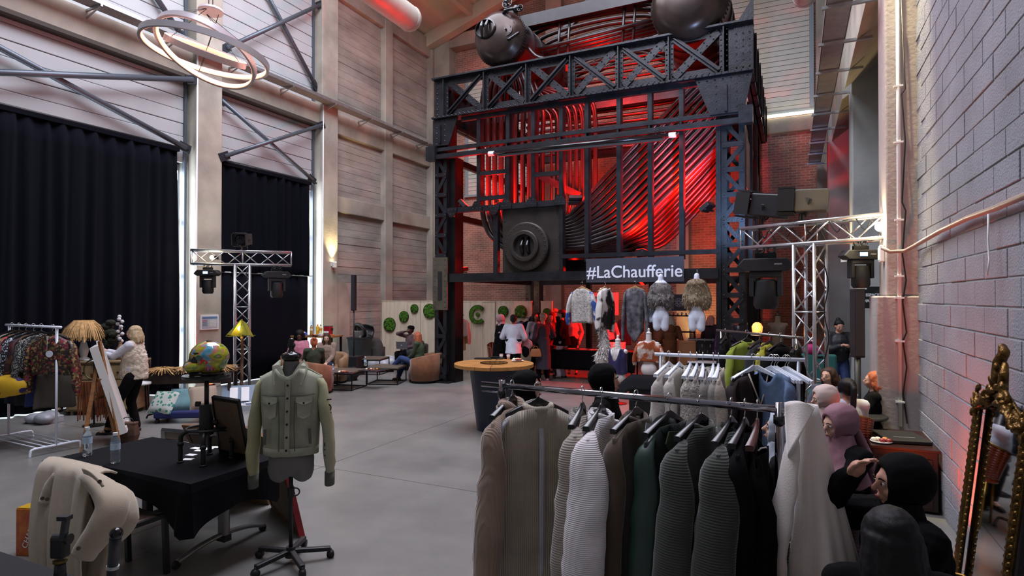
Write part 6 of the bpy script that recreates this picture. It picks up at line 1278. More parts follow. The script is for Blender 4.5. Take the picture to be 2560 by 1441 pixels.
for k in range(11): MB().ell((.045 * math.sin(k * 2.4) - .01, .03 * math.cos(k * 2.4), .34 + k * .045), (.036, .034, .032)).build('cotton_boll', mat('cotton', '#c4c2c4', .95), t, True, disp=(.012, .02))
t = thing('paper_stack', 'stack of white papers beside the raffia lamp on the chest', 'papers', oncd(-.15, -.18)); MB().box((0, 0, .01), (.3, .2, .02)).build('sheets', white, t); MB().box((.02, .01, .024), (.2, .06, .006), rz=.3).build('notebook', raf, t)
t = thing('bowl', 'small white bowl beside the cotton vase', 'bowl', oncd(.38, -.05)); MB().lathe([(.03, 0), (.07, .05), (.075, .07), (.068, .07), (.03, .012)], 18).build('bowl_body', white, t, True); MB().lathe([(.072, .066), (.078, .072)], 18, caps=False).build('rim', dmet, t)
# raffia-covered table
rb = V((-10.55, 7.55, 0)); t = thing('display_table', 'dark wooden display table strewn with raffia by the first concrete column', 'table', rb, YAW + .2); MB().box((0, 0, .69), (1.75, .6, .05)).build('tabletop', mat('dark_wood', '#2c1f18', .6, var=.2), t, bevel=.006); MB().box((0, -.27, .58), (1.7, .02, .2)).build('apron', mat('dark_wood'), t)
for x in (-.8, .8):
    for y in (-.24, .24): MB().box((x, y, .34), (.05, .05, .68)).build('leg', mat('dark_wood'), t)
RBM = M.Translation(rb) @ M.Rotation(YAW + .2, 4, 'Z')
for i, (x, r_, lb) in enumerate(((-.4, .28, 'shaggy raffia mat at the left end of the dark display table'), (-.05, .2, 'small raffia bundle in middle of the dark display table'), (.55, .3, 'raffia mat at the right end of dark display table'))):
    p = RBM @ V((x, -.1, .716)); t = thing('raffia_mat', lb, 'mat', p); MB().lathe([(r_ * .7, 0), (r_ * .6, .03), (.02, .05)], 20).build('mat_core', raf, t, True); shag(MB(), (0, 0, 0), r_ * .2, r_ * 1.2, .06, -.01 if i < 2 else .02, 200, 10 + i).build('fringe', raf, t)['kind'] = 'stuff'
t = thing('woven_basket', 'round woven raffia ball basket on the dark display table', 'basket', RBM @ V((.18, 0, .716))); MB().ell((0, 0, .08), (.12, .1, .09)).build('basket_body', raf, t, True, disp=(.02, .03)); MB().torus((0, 0, .15), .06, .012).build('rim', raf, t, True)
t = thing('glass_candle', 'dark glass lantern with red glow at the left end of display table', 'lantern', RBM @ V((-.75, .05, .716))); MB().lathe([(.07, 0), (.075, .2), (.07, .2)], 18).build('glass', mat('dark_glass', '#1c1416', .1), t, True); MB().ell((0, 0, .08), .03).build('flame_light', mat('red_glow', '#ff3020', .5, emit='#ff3020', es=2), t, True)
# driftwood lamp
dl_ = FLR(604, 1000); t = thing('driftwood_lamp', 'floor lamp of twisted driftwood with an open folded yellow-green shade, lit', 'lamp', dl_); LZ = 1.3
MB().tube(smooth_path([V((.02, 0, 0)), V((-.03, .02, .25)), V((.03, -.02, .5)), V((-.02, .02, .75)), V((.02, 0, 1.0)), V((0, 0, LZ))]), .03, 10).tube(smooth_path([V((-.03, 0, 0)), V((.03, -.03, .3)), V((-.03, .03, .6)), V((.02, -.02, .95))]), .018, 8).build('trunk', mat('driftwood', '#5c4634', .9, bump=.6, bs=30), t, True); MB().lathe([(.16, 0), (.16, .02), (.03, .04)], 20).build('base', dmet, t)
lsh = mat('shade_green', '#8c8a30', .8, trans=.3); z_ = LZ + .02
for s in (-1, 1): MB().add([(s * .02, -.02, z_ + .32), (s * .3, -.12, z_ + .02), (s * .18, .14, z_ - .03), (s * .02, .1, z_ + .25)], [(0, 1, 2, 3)]).add([(s * .02, -.02, z_ + .32), (s * .1, -.16, z_ + .04), (s * .3, -.12, z_ + .02)], [(0, 1, 2)]).build('shade_panel', lsh, t, solid=.006)
f_ = MB()
for p, q in (((-.33, -.12, z_ - .02), (0, 0, z_ + .34)), ((.34, -.1, z_ + .02), (0, 0, z_ + .34)), ((-.33, -.12, z_ - .02), (.1, -.18, z_)), ((.34, -.1, z_ + .02), (.1, -.18, z_)), ((.34, -.1, z_ + .02), (.2, .16, z_)), ((-.33, -.12, z_ - .02), (-.2, .16, z_))): f_.cyl(p, q, .006, n=6)
f_.build('shade_frame', lsh, t); MB().ell((0, -.04, z_ + .15), .05).build('bulb', mat('hot_bulb'), t, True); light('driftwood_lamp_light', 'POINT', dl_ + V((0, -.06, z_ + .12)), 14, '#ffd060', size=.05)
# cushions on a blue trolley, open case
tb_ = FLR(462, 1052); t = thing('flat_trolley', 'low blue fabric cart on castors loaded with cushions', 'trolley', tb_, YAW + .1); MB().box((0, 0, .14), (.8, .5, .12)).build('tray', mat('blue_canvas', '#1c2458', .85), t, bevel=.03)
for x in (-.35, .35):
    for y in (-.2, .2): MB().cyl((x - .02, y, .04), (x + .02, y, .04), .04).build('castor', black, t)
MB().tube([(-.4, 0, .16), (-.6, 0, .1), (-.62, 0, .05)], .015).build('handle', dmet, t, True)
def cushion(loc, m_, lb, rz, rx, s=.42):
    t = thing('cushion', lb, 'cushion', loc, rz); b = MB(); n = 12
    for sg in (1, -1): b.grid(lambda u, v: tuple(M.Rotation(rx, 4, 'X') @ V(((u - .5) * s, (v - .5) * s, sg * .08 * (max(0, 1 - (2 * u - 1) ** 4) * max(0, 1 - (2 * v - 1) ** 4)) ** .5))), n, n)
    b.build('cover', m_, t, True); MB().tube([M.Rotation(rx, 4, 'X') @ V((x * s / 2, y * s / 2, 0)) for x, y in ((-1, -1), (1, -1), (1, 1), (-1, 1))], .007, 6, closed=True).build('piping', m_, t); return t
TBM = M.Translation(tb_) @ M.Rotation(YAW + .1, 4, 'Z')
cushion(TBM @ V((-.3, -.1, .33)), spots('green_leaf_print', '#b0b4ac', '#2c7a6a', 16, .4), 'white cushion with green leaf spots on the blue cart', YAW - .1, .9); cushion(TBM @ V((-.02, .0, .36)), mat('teal_cushion', '#5f8288', .85, var=.2, vs=6), 'pale teal cushion between the other two on the blue cart', YAW + .3, .9); cushion(TBM @ V((.28, .05, .38)), mat('beige_cushion', '#9a8a78', .9), 'plain beige cushion leaning at the end of the blue cart', YAW + .6, 1.0)
oc = FLR(598, 1022); t = thing('display_case', 'open shallow case of white and blue items on the floor by the lamp', 'case', oc, YAW + .4); MB().box((0, -.1, .05), (.62, .4, .1)).build('case_base', mat('case_white', '#a0a6ac', .6), t); MB().box((0, .16, .22), (.62, .04, .4), rx=-.5).build('case_lid', mat('case_blue', '#7c8ea0', .6), t)
for k in range(6): MB().box((-.2 + .2 * (k % 3), -.18 + .14 * (k // 3), .105), (.16, .1, .015), rz=.1).build('item', white if k % 2 else mat('item_blue', '#3a4c6c', .5), t)
for k in range(2): MB().box((-.1 + .2 * k, .13, .25), (.14, .015, .28), rx=-.5).build('item', white, t)
lump('plastic_bag', FLR(118, 1056), .34, .26, .2, mat('bag_white_plastic', '#8f9298', .4), 'crumpled white plastic bag on the floor under the left rack', 'bag', 12)
hg = FLR(235, 1065); t = thing('fringed_bag', 'bag of brown and orange leather fringes hanging below a round hoop by the chest', 'bag', hg); MB().torus((0, 0, .92), .17, .012, tuple(FW), 28, 6).build('hoop', mat('brass_hoop', '#5c5030', .4, .7), t, True); b = MB(); r = random.Random(3)
for k in range(60): x = r.uniform(-.28, .28); b.bar((x * RT.x, x * RT.y + r.uniform(-.04, .04), .72), (x * RT.x + r.uniform(-.02, .02), x * RT.y, r.uniform(.06, .3)), .018, .006)
b.build('fringe', mat('fringe_leather', '#4a2614', .8, col2='#8c4a20', vs=5), t)['kind'] = 'stuff'; MB().cyl((0, 0, 0), (0, 0, 1.1), .014).build('stand_pole', dmet, t); MB().lathe([(.16, 0), (.16, .015), (.02, .03)], 20).build('stand_base', dmet, t)
t = thing('leather_satchel', 'open brown leather satchel leaning at the foot of easel', 'bag', FLR(318, 1108), .5); MB().loft([[(x * w_, y * d_, z) for x, y in ((-1, -1), (1, -1), (1, 1), (-1, 1))] for w_, d_, z in ((.12, .05, 0), (.15, .07, .12), (.13, .05, .26), (.14, .06, .3))]).build('satchel', mat('satchel_brown', '#4c3424', .7, var=.3, vs=10), t, bevel=.015); MB().torus((0, 0, .28), .09, .007, (0, 1, 0), 14, 5, 0, PI).build('handle', dmet, t)
t = thing('white_stool', 'small round white-topped stool behind the fur vest', 'stool', FLR(352, 1030)); MB().lathe([(.16, .5), (.17, .52), (.16, .55), (.02, .56)], 24).build('seat', white, t, 'auto')
for k in range(4): a = k * PI / 2 + .4; MB().cyl((.16 * math.cos(a), .16 * math.sin(a), 0), (.12 * math.cos(a), .12 * math.sin(a), .51), .013).build('leg', dmet, t)
# ================================================================ people
SK = {'light': mat('skin_light', '#c08e77', .55, var=.06), 'fair': mat('skin_fair', '#c99c86', .55, var=.06), 'brown': mat('skin_brown', '#8a5c42', .55, var=.06), 'dark': mat('skin_dark', '#3c2418', .5, var=.06)}
eye_w = mat('eye_white', '#cfc8c2', .3); eye_d = mat('eye_dark', '#15100e', .2); lipm = mat('lips', '#8e4a44', .45); browm = mat('brow', '#2a1c16', .9)
HAIR = {k: mat('hair_' + k, c, .6, var=.35, vs=30, stretch=(6, 6, 1), bump=.2, bs=60, spec=.3) for k, c in (('black', '#0d0b0c'), ('brown', '#3a2418'), ('blond', '#b09a78'), ('ginger', '#a3583a'), ('greyblond', '#a39a8c'), ('pinkblond', '#b88a7c'))}
def ik(a, b, l1, l2, pole):
    a, b = V(a), V(b); d = b - a; L = min(d.length, (l1 + l2) * .995); d.normalize(); b = a + d * L
    x = (l1 * l1 - l2 * l2 + L * L) / (2 * L); h = math.sqrt(max(0, l1 * l1 - x * x)); p = V(pole) - d * V(pole).dot(d); p.normalize(); return a + d * x + p * h, b
def person(label, loc, face, h=1.66, sit=None, lw=None, rw=None, skin='light', hair=None, hairc='brown', scarf=None, scarf_len=.14, top=None, topfit=1.0, toplen=.0, bottom=None, skirt=None, shoes=None, hyaw=0, hpit=0, lean=0, vox=.013, hat=None, hatkind=None, cat='person', fdir=None, group=None, sleeves=True, scarf_back=None, lpole=None, rpole=None, feet=None, knees=None, vest=None):
    s = h / 1.7; t = thing('person', label, cat, loc, math.atan2(face[1], face[0]) + PI / 2, group); m = SK[skin]; shoes = shoes or mat('shoe_black', '#131214', .5)
    dz = (sit - .92) if sit else 0                    # drop of the upper body when seated
    LN = M.Translation((0, 0, .92 + dz)) @ M.Rotation(lean, 4, 'X') @ M.Translation((0, 0, -.92 - dz))
    S = M.Scale(s, 4)
    def U(x, y, z): return S @ LN @ V((x, y, z + dz))
    def G(x, y, z): return S @ V((x, y, z))
    HD = S @ LN @ M.Translation((0, 0, 1.485 + dz)) @ M.Rotation(hyaw, 4, 'Z') @ M.Rotation(hpit, 4, 'X') @ M.Translation((0, -.015, -1.485))
    # joints
    hips = [U(-.09, 0, .9), U(.09, 0, .9)]
    if sit:
        kn = knees or [(-.11, -.43, .5), (.11, -.43, .5)]; an = feet or [(-.11, -.42, .08), (.11, -.42, .08)]; kn = [G(*k) for k in kn]; an = [G(*a) for a in an]
    else:
        an = [G(*a) for a in (feet or [(-.1, .02, .07), (.1, -.04, .07)])]; kn = [ik(hips[i], an[i], .43 * s, .42 * s, (0, -1, 0))[0] for i in (0, 1)]
    shd = [U(-.175, 0, 1.4), U(.175, 0, 1.4)]; wr = []
    for i, w_ in enumerate((rw, lw)):
        sg = -1 if i == 0 else 1
        if w_ is None: w_ = (sg * .25, -.06, .88) if not sit else (sg * .14, -.34, .62 - dz)
        wr.append(U(*w_))
    el = []
    for i in (0, 1):
        sg = -1 if i == 0 else 1; e, w2 = ik(shd[i], wr[i], .29 * s, .26 * s, (rpole, lpole)[i] or (sg * .5, .6, -.6)); el.append(e); wr[i] = w2
    # body: one skin
    b = MB()
    b.ell((0, 0, 0), 1, S @ LN @ M.Translation((0, 0, 1.27 + dz)) @ M.Diagonal((.155, .105, .2, 1))); b.ell((0, 0, 0), 1, S @ LN @ M.Translation((0, .005, .97 + dz)) @ M.Diagonal((.15, .11, .15, 1)))
    b.chain([U(0, 0, .95), U(0, 0, 1.25)], [.12 * s, .12 * s]); b.chain([shd[0], shd[1]], [.06 * s, .06 * s]); b.chain([U(0, .01, 1.4), HD @ V((0, .005, 1.53))], [.056 * s, .052 * s])
    E_ = lambda c, r: b.ell((0, 0, 0), 1, HD @ M.Translation(c) @ M.Diagonal((*r, 1)))
    E_((0, .012, 1.615), (.074, .092, .082)); E_((0, -.022, 1.567), (.06, .066, .082)); E_((0, -.042, 1.518), (.034, .036, .03)); E_((0, -.06, 1.6), (.052, .03, .04))
    b.cap(HD @ V((0, -.084, 1.6)), HD @ V((0, -.105, 1.571)), .009 * s, .013 * s, 8); E_((0, -.083, 1.535), (.021, .014, .012))
    for sg in (-1, 1): E_((sg * .074, .012, 1.58), (.011, .022, .03)); E_((sg * .036, -.058, 1.56), (.024, .026, .024))
    for i in (0, 1):
        sg = -1 if i == 0 else 1
        b.chain([shd[i], el[i], wr[i]], [.05 * s, .04 * s, .027 * s]); b.chain([hips[i], kn[i], an[i]], [.085 * s, .055 * s, .038 * s])
        fd = (wr[i] - el[i]).normalized(); _, sx, ux = ortho(fd, (0, 0, 1) if abs(fd.z) < .8 else (0, 1, 0)); sd_ = sx * (-1 if sx.x * sg > 0 else 1)     # thumb towards the body
        pc = wr[i] + fd * .045 * s; b.chain([wr[i], wr[i] + fd * .06 * s], [.026 * s, .032 * s])
        for k in range(4):
            o = sd_ * ((1.5 - k) * .022 * s); L = (.068, .078, .073, .058)[k] * s; r0 = pc + fd * .03 * s + o; mid = r0 + fd * L * .55 + ux * -.006 * s; b.chain([r0, mid, mid + fd * L * .4 - ux * .022 * s], [.0092 * s, .0085 * s, .0072 * s], 8)
        th = pc - fd * .02 * s + sd_ * .026 * s; b.chain([th, th + fd * .03 * s + sd_ * .022 * s, th + fd * .058 * s + sd_ * .024 * s], [.013 * s, .0105 * s, .009 * s], 8)
        b.chain([an[i], an[i] + G(0, -.1, -.035)], [.038 * s, .03 * s])
    b.build('body', m, t, remesh=vox, soft=3)
    for sg in (-1, 1):
        ey = MB().ell((0, 0, 0), 1, HD @ M.Translation((sg * .03, -.0795, 1.595)) @ M.Diagonal((.0135, .0085, .0075, 1)), n=10, k=6).build('eye', eye_w, t, True)
        MB().ell((0, 0, 0), 1, HD @ M.Translation((sg * .03, -.0865, 1.595)) @ M.Diagonal((.006, .0035, .0065, 1)), n=8, k=5).build('iris', eye_d, ey, True)
        MB().tube([HD @ V((sg * .014, -.091, 1.613)), HD @ V((sg * .03, -.0905, 1.619)), HD @ V((sg * .048, -.078, 1.612))], [.003 * s, .004 * s, .002 * s], 6).build('eyebrow', browm, t, True)
    MB().ell((0, 0, 0), 1, HD @ M.Translation((0, -.0945, 1.535)) @ M.Diagonal((.021, .005, .007, 1)), n=10, k=6).build('lips', lipm, t, True)
    # clothes
    f = topfit
    if top:
        c = MB(); c.ell((0, 0, 0), 1, S @ LN @ M.Translation((0, -.005, 1.26 + dz)) @ M.Diagonal((.175 * f, .13 * f, .2, 1))); c.ell((0, 0, 0), 1, S @ LN @ M.Translation((0, 0, 1.02 + dz)) @ M.Diagonal((.17 * f, .128 * f, .16, 1))); c.chain([U(0, 0, 1.0), U(0, 0, 1.3)], [.14 * f * s, .14 * f * s]); c.chain([shd[0], shd[1]], [.072 * s, .072 * s])
        if toplen: c.tube([U(0, 0, 1.1), U(0, 0, .95), U(0, 0, .92 - toplen * .5), U(0, 0, .92 - toplen)], [.15 * f * s, .18 * f * s, .195 * f * s, .21 * f * s], 20, flat=.8)
        for i in (0, 1):
            if sleeves: c.chain([shd[i], el[i], wr[i] - (wr[i] - el[i]) * .08], [.066 * f * s, .056 * f * s, .044 * f * s])
            else: c.chain([shd[i], shd[i] + (el[i] - shd[i]) * .3], [.068 * f * s, .06 * f * s])
        c.build('top', top, t, remesh=vox * 1.15, soft=4, disp=(.016 * f, .1))
    if vest:
        c = MB(); c.ell((0, 0, 0), 1, S @ LN @ M.Translation((0, .0, 1.24 + dz)) @ M.Diagonal((.2, .155, .24, 1))); c.tube([U(0, 0, 1.25), U(0, 0, 1.05), U(0, 0, .86)], [.18 * s, .2 * s, .2 * s], 20, flat=.8); c.chain([shd[0] * .9 + shd[1] * .1, shd[1] * .9 + shd[0] * .1], [.08 * s, .08 * s]); c.build('vest', vest, t, remesh=vox * 1.1, soft=3, disp=(.03, .05))
    if bottom and not skirt:
        c = MB(); c.ell((0, 0, 0), 1, S @ LN @ M.Translation((0, .005, .95 + dz)) @ M.Diagonal((.165, .125, .13, 1)))
        for i in (0, 1): c.chain([hips[i], kn[i], an[i] + V((0, 0, .02))], [.1 * s, .074 * s, .062 * s])
        c.build('trousers', bottom, t, remesh=vox * 1.15, soft=3, disp=(.012, .1))
    if skirt:
        c = MB()
        if sit: c.tube([hips[0].lerp(hips[1], .5), kn[0].lerp(kn[1], .5), kn[0].lerp(kn[1], .5) + V((0, -.06, -.08)) * s, an[0].lerp(an[1], .5) + V((0, 0, .1))], [.19 * s, .19 * s, .19 * s, .24 * s], 20, flat=.75); c.ell((0, 0, 0), 1, S @ LN @ M.Translation((0, .005, .93 + dz)) @ M.Diagonal((.19, .15, .15, 1)))
        else: c.tube([U(0, 0, 1.06), U(0, 0, .95), G(0, 0, .6), G(0, 0, skirt)], [.135 * s, .18 * s, .2 * s, .22 * s], 24, flat=.8)
        c.build('skirt', bottom, t, remesh=vox * 1.2, soft=3, disp=(.03, .12))
    for i in (0, 1):
        dfo = (kn[i] - hips[i]); dfo = G(0, -1, 0).normalized(); sh = MB(); a = an[i]; sh.chain([a + V((0, .04, -.04)) * s, a + V((0, -.05, -.04)) * s, a + V((0, -.15, -.047)) * s], [.034 * s, .036 * s, .027 * s]); sh.box(a + V((0, -.055, -.06)) * s, (.06 * s, .24 * s, .02 * s)); sh.build('shoe', shoes, t, remesh=.012, soft=2)
    # hair, scarf, hat
    if hair:
        c = MB(); E2 = lambda q, r: c.ell((0, 0, 0), 1, HD @ M.Translation(q) @ M.Diagonal((*r, 1))); hm = HAIR[hairc]
        E2((0, .028, 1.635), (.087, .098, .078)); E2((0, .055, 1.59), (.083, .07, .085))
        if hair in ('long', 'bob', 'tail', 'half'):
            for sg in (-1, 1): E2((sg * .078, .012, 1.6), (.02, .05, .07))
        n_ = {'long': .42, 'bob': .16, 'half': .28}.get(hair, 0)
        if n_:
            for k in range(15):
                a = -.35 * PI + 1.7 * PI * k / 14 - .0; a = math.radians(-60 + 300 * k / 14) ; x, y = .082 * math.cos(a), .035 + .075 * math.sin(a)
                if y < -.015: y = -.015
                q0 = HD @ V((x, y, 1.6)); wv = .012 * math.sin(k * 2.1); z_ = n_ * (1 if y > .03 else .85) * s
                c.chain([q0, q0 + V((x * .25 + wv, .015, -z_ * .5)), q0 + V((x * .35 - wv, .03, -z_))], [.024 * s, .027 * s, .012 * s], 8)
        if hair == 'tail': c.chain([HD @ V((0, .12, 1.66)), HD @ V((0, .17, 1.6)), U(.01, .16, 1.42), U(.02, .15, 1.28)], [.03 * s, .035 * s, .032 * s, .012 * s])
        if hair == 'bun': E2((0, .1, 1.69), (.045, .045, .04))
        if hair == 'afro': E2((0, .03, 1.66), (.125, .12, .11)); E2((.06, .05, 1.6), (.09, .08, .09)); E2((-.06, .05, 1.6), (.09, .08, .09))
        c.build('hair', hm, t, remesh=min(vox, .011), soft=3, disp=(.007, .03))
    if scarf:
        def ring(y, rx, rz, cz, w_=0): return [HD @ V((rx * math.cos(a), y + w_ * abs(math.sin(a)) , cz + rz * math.sin(a))) for a in [2 * PI * i / 36 for i in range(36)]]
        c = MB(); c.loft([ring(-.066, .055, .077, 1.585), ring(-.074, .063, .087, 1.587), ring(-.055, .082, .106, 1.594), ring(-.01, .096, .118, 1.6), ring(.045, .1, .118, 1.605), ring(.095, .085, .098, 1.607), ring(.127, .05, .058, 1.61), ring(.136, .01, .012, 1.61)], caps=False)
        hb = HD @ V((0, .01, 1.53)); wv = 18
        rows = []
        for k in range(8):
            v = k / 7; rr = .078 + .105 * v ** 1.3; cc_ = hb.lerp(U(0, .0, 1.36 - scarf_len), v); rows.append([cc_ + V((rr * 1.18 * math.cos(a) * (1 + .05 * math.sin(7 * a + k)), rr * .85 * math.sin(a) * (1 + .06 * math.sin(5 * a + k)) - .01, .018 * math.sin(6 * a) * v)) * s for a in [2 * PI * i / 36 for i in range(36)]])
        c.loft(rows, caps=False); c.build('headscarf', scarf, t, True, solid=.008, sub=1, disp=(.014, .05))
        if scarf_back: MB().tube(smooth_path([HD @ V((0, .1, 1.56)), U(.03, .15, 1.36), U(.05, .17, 1.2), U(.06, .17, 1.04)]), [.06 * s, .07 * s, .08 * s, .085 * s, .09 * s, .095 * s, .1 * s, .1 * s, .105 * s, .11 * s, .11 * s, .11 * s, .1 * s], 14, flat=.4).build('scarf_tail', scarf, t, True, disp=(.03, .08))
    if hat:
        if hatkind == 'cap':
            c = MB().ell((0, 0, 0), 1, HD @ M.Translation((0, .02, 1.65)) @ M.Diagonal((.092, .108, .07, 1))).build('cap', hat, t, True); MB().ell((0, 0, 0), 1, HD @ M.Translation((0, -.11, 1.645)) @ M.Diagonal((.07, .08, .01, 1))).build('visor', hat, c, True)
        else: MB().ell((0, 0, 0), 1, HD @ M.Translation((0, .035, 1.66)) @ M.Rotation(-.3, 4, 'X') @ M.Diagonal((.1, .12, .078, 1))).ell((0, 0, 0), 1, HD @ M.Translation((0, .09, 1.67)) @ M.Diagonal((.07, .07, .06, 1))).build('beanie', hat, t, remesh=.012, soft=3)
    return t, HD, wr, t
FD = V((FW.x, FW.y, 0)).normalized()
def dirv(a): a = math.radians(a); return FD * math.cos(a) + RT * math.sin(a)      # 0 looks away from the camera, 90 to its right
def cl(n, c='#888888', r=.9, **k): return mat('cloth_' + n, c, r, **k)
def stand(px, py): return FLR(px, py)
blackc = cl('black', '#0d0d0f'); G1 = 'visitors standing under the boiler'
person('person in long black coat and pale pink headscarf behind the round table', stand(1252, 950), dirv(70), 1.66, top=blackc, toplen=.45, bottom=blackc, scarf=cl('palepink', '#b89098', .7), topfit=1.12, group=G1)
p_, HD, wr, t = person('person seen from behind in a white wrap blouse with black belt and black trousers', stand(1284, 957), dirv(12), 1.68, top=cl('white', '#c9ccd8', .8), topfit=1.28, toplen=.18, bottom=blackc, hair='short', hairc='black', rw=(-.22, -.25, 1.05), lw=(.22, -.25, 1.1), skin='brown', group=G1)
MB().loft([[(.195 * math.cos(a), .155 * math.sin(a), z) for a in [2 * PI * i / 24 for i in range(24)]] for z in (1.02, 1.08)], caps=False).build('belt', cl('navybelt', '#12141c'), p_, True, solid=.02)
person('person with dark hair in white blouse half hidden behind the grey coat', stand(1338, 936), dirv(150), 1.68, top=cl('white'), bottom=blackc, hair='long', hairc='brown', group=G1)
p_, HD, wr, t = person('person in long grey wool coat and slouchy beige beanie holding a tan handbag', stand(1358, 952), dirv(-25), 1.68, top=cl('greycoat', '#3a3844', .95, var=.15, vs=40), topfit=1.15, toplen=.62, bottom=blackc, hat=cl('beanie', '#a8937c', .9), rw=(-.24, -.22, 1.08), lw=(.22, -.1, .95), shoes=cl('pinkshoe', '#b88a98', .6), group=G1)
q = FLR(1340, 952); hb = P(1339, 880, 1, q.y - .2)
t = thing('handbag', 'tan leather handbag with twin handles carried over the arm', 'handbag', (hb.x, hb.y, hb.z - .12), .4); MB().loft([[(x * w_, y * d_, z) for x, y in ((-1, -1), (1, -1), (1, 1), (-1, 1))] for w_, d_, z in ((.14, .06, 0), (.145, .065, .03), (.11, .04, .19), (.08, .03, .2))]).build('bag_body', mat('tan_bag', '#a8703e', .5), t, 'auto', bevel=.01)
for y in (-.03, .03): MB().torus((0, y, .2), .06, .006, (0, 1, 0), 16, 6, 0, PI).build('handle', mat('tan_bag'), t, True)
t = thing('folded_jacket', 'pale jacket with black scarf folded over an arm in front of the white blouse', 'jacket', P(1317, 866, 1, q.y - .3)); MB().ell((0, 0, .05), (.16, .08, .14)).ell((-.03, 0, -.1), (.09, .06, .16)).build('cloth', cl('palecoat', '#a88e92', .8), t, remesh=.014, soft=3); MB().ell((-.02, -.03, -.12), (.1, .07, .16)).build('scarf', blackc, t, True)
p_, HD, wr, t = person('person in red beret and orange-red coat over a white top', stand(1379, 939), dirv(200), 1.68, top=cl('redcoat', '#9c3024', .85), topfit=1.1, toplen=.1, bottom=cl('burgundy', '#5c1420', .85), hair='long', hairc='ginger', hat=cl('beret', '#7a0f1c', .8), rw=(-.1, -.25, 1.1), lw=(.12, -.22, 1.05), group=G1)
MB().ell((0, -.1, 1.22), (.08, .06, .2)).build('blouse', cl('white'), p_, True)
p_, HD, wr, t = person('person in dark red cap, black jacket and white trousers with black beard', stand(1405, 946), dirv(-70), 1.78, top=blackc, topfit=1.2, toplen=.1, bottom=cl('whitepants', '#b8b2c0', .85), hair='short', hairc='black', hat=cl('redcap', '#7c0f1e', .7), hatkind='cap', rw=(-.1, -.26, 1.08), lw=(.14, -.24, 1.0), shoes=cl('brownshoe', '#3a2620', .6), group=G1)
MB().ell((0, 0, 0), 1, HD @ M.Translation((0, -.055, 1.52)) @ M.Diagonal((.058, .05, .055, 1))).build('beard', HAIR['black'], p_, True)
person('bald person in black behind the orange-red coat', stand(1388, 930), dirv(-120), 1.82, top=blackc, bottom=blackc, group=G1)
person('person in fitted pale pink top and black skirt behind the lace jacket', stand(1432, 935), dirv(190), 1.7, top=cl('pinktop', '#c09a98', .8), bottom=blackc, skirt=.55, hair='half', hairc='ginger', rw=(-.12, -.22, .95), lw=(.2, -.1, .92), group=G1)
person('person in white jacket behind the white fur stole', stand(1524, 930), dirv(-150), 1.62, top=cl('white'), bottom=cl('black'), hair='short', hairc='black', skin='brown', group=G1)
p_, HD, wr, t = person('person with short blond hair in a rust brown hooded dress seen from behind', stand(1676, 965), dirv(8), 1.66, top=cl('rust', '#5c3618', .95), topfit=1.12, toplen=.5, bottom=cl('rust', '#5c3618', .95), hair='bob', hairc='greyblond', group=G1)
MB().ell((0, .11, 1.36), (.11, .05, .12)).ell((0, .03, 1.42), (.12, .1, .05)).build('hood', cl('rust'), p_, remesh=.014, soft=3)
person('person with pinkish blond hair in a navy sweater beside the right boiler column', stand(1778, 950), dirv(60), 1.64, top=cl('navy', '#14141f', .9), bottom=blackc, hair='bob', hairc='pinkblond', topfit=1.15, group=G1)
person('person in grey jacket behind the purple robe', stand(1868, 950), dirv(30), 1.66, top=cl('greyblue', '#3c4048', .9), bottom=blackc, hair='short', hairc='brown', group=G1)
person('person in dark blouse and jeans looking at a phone by the grey concrete column', PD(2097, 1005, 11.2) * 1 - V((0, 0, PD(2097, 1005, 11.2).z)), dirv(190), 1.68, top=cl('darkblouse', '#1f2124', .6), topfit=1.15, bottom=cl('jeans', '#22345c', .8), hair='bun', hairc='black', rw=(-.06, -.3, 1.22), lw=(.07, -.3, 1.2), hpit=.35)

# ---------------------------------------------------------------- lounge
C1 = FLR(748, 949); C2 = FLR(824, 957); C3 = FLR(1046, 958) + V((0, .25, 0)); C4 = FLR(1022, 925) + V((0, .2, 0)); C5 = FLR(772, 985) + V((0, .2, 0))
person('seated person in a pink fluffy jacket with pink headband over dark curls', C1, dirv(165), 1.62, sit=.5, top=cl('pinkfleece', '#b87a8c', .95, bump=.6, bs=60), topfit=1.25, bottom=blackc, hair='afro', hairc='black', skin='dark', hat=cl('pinkband', '#b06a7c', .8), rw=(-.2, -.3, 1.02), group='people in the lounge')
person('seated person seen from behind in a dark green top on the suede armchair', C5 + V((-.05, .0, 0)), dirv(-20), 1.6, sit=.5, top=cl('darkgreen', '#27301f', .9), bottom=blackc, hair='bun', hairc='ginger', skin='brown', group='people in the lounge')
person('seated person with long brown hair in beige jacket and navy jeans', C2 + V((0, -.08, 0)), dirv(170), 1.64, sit=.5, top=cl('beigejacket', '#8a7468', .9), topfit=1.18, bottom=cl('navyjeans', '#141c33', .85), hair='long', hairc='brown', skin='fair', lean=.2, rw=(-.02, -.36, 1.05), lw=(.05, -.36, 1.05), shoes=cl('whiteshoe', '#a8a29a', .6), group='people in the lounge')
person('seated person with long ginger hair in green top and blue jeans on the suede armchair', C3 + V((-.12, -.05, 0)), dirv(-75), 1.66, sit=.5, top=cl('greentop', '#37452f', .85), bottom=cl('bluejeans', '#22345f', .85), hair='long', hairc='ginger', skin='fair', hpit=.45, rw=(-.05, -.3, 1.0), lw=(.05, -.3, 1.0), feet=[(-.1, -.62, .08), (.06, -.75, .3)], knees=[(-.1, -.44, .52), (.1, -.46, .6)], shoes=cl('redboot', '#4a1c1c', .35), group='people in the lounge')
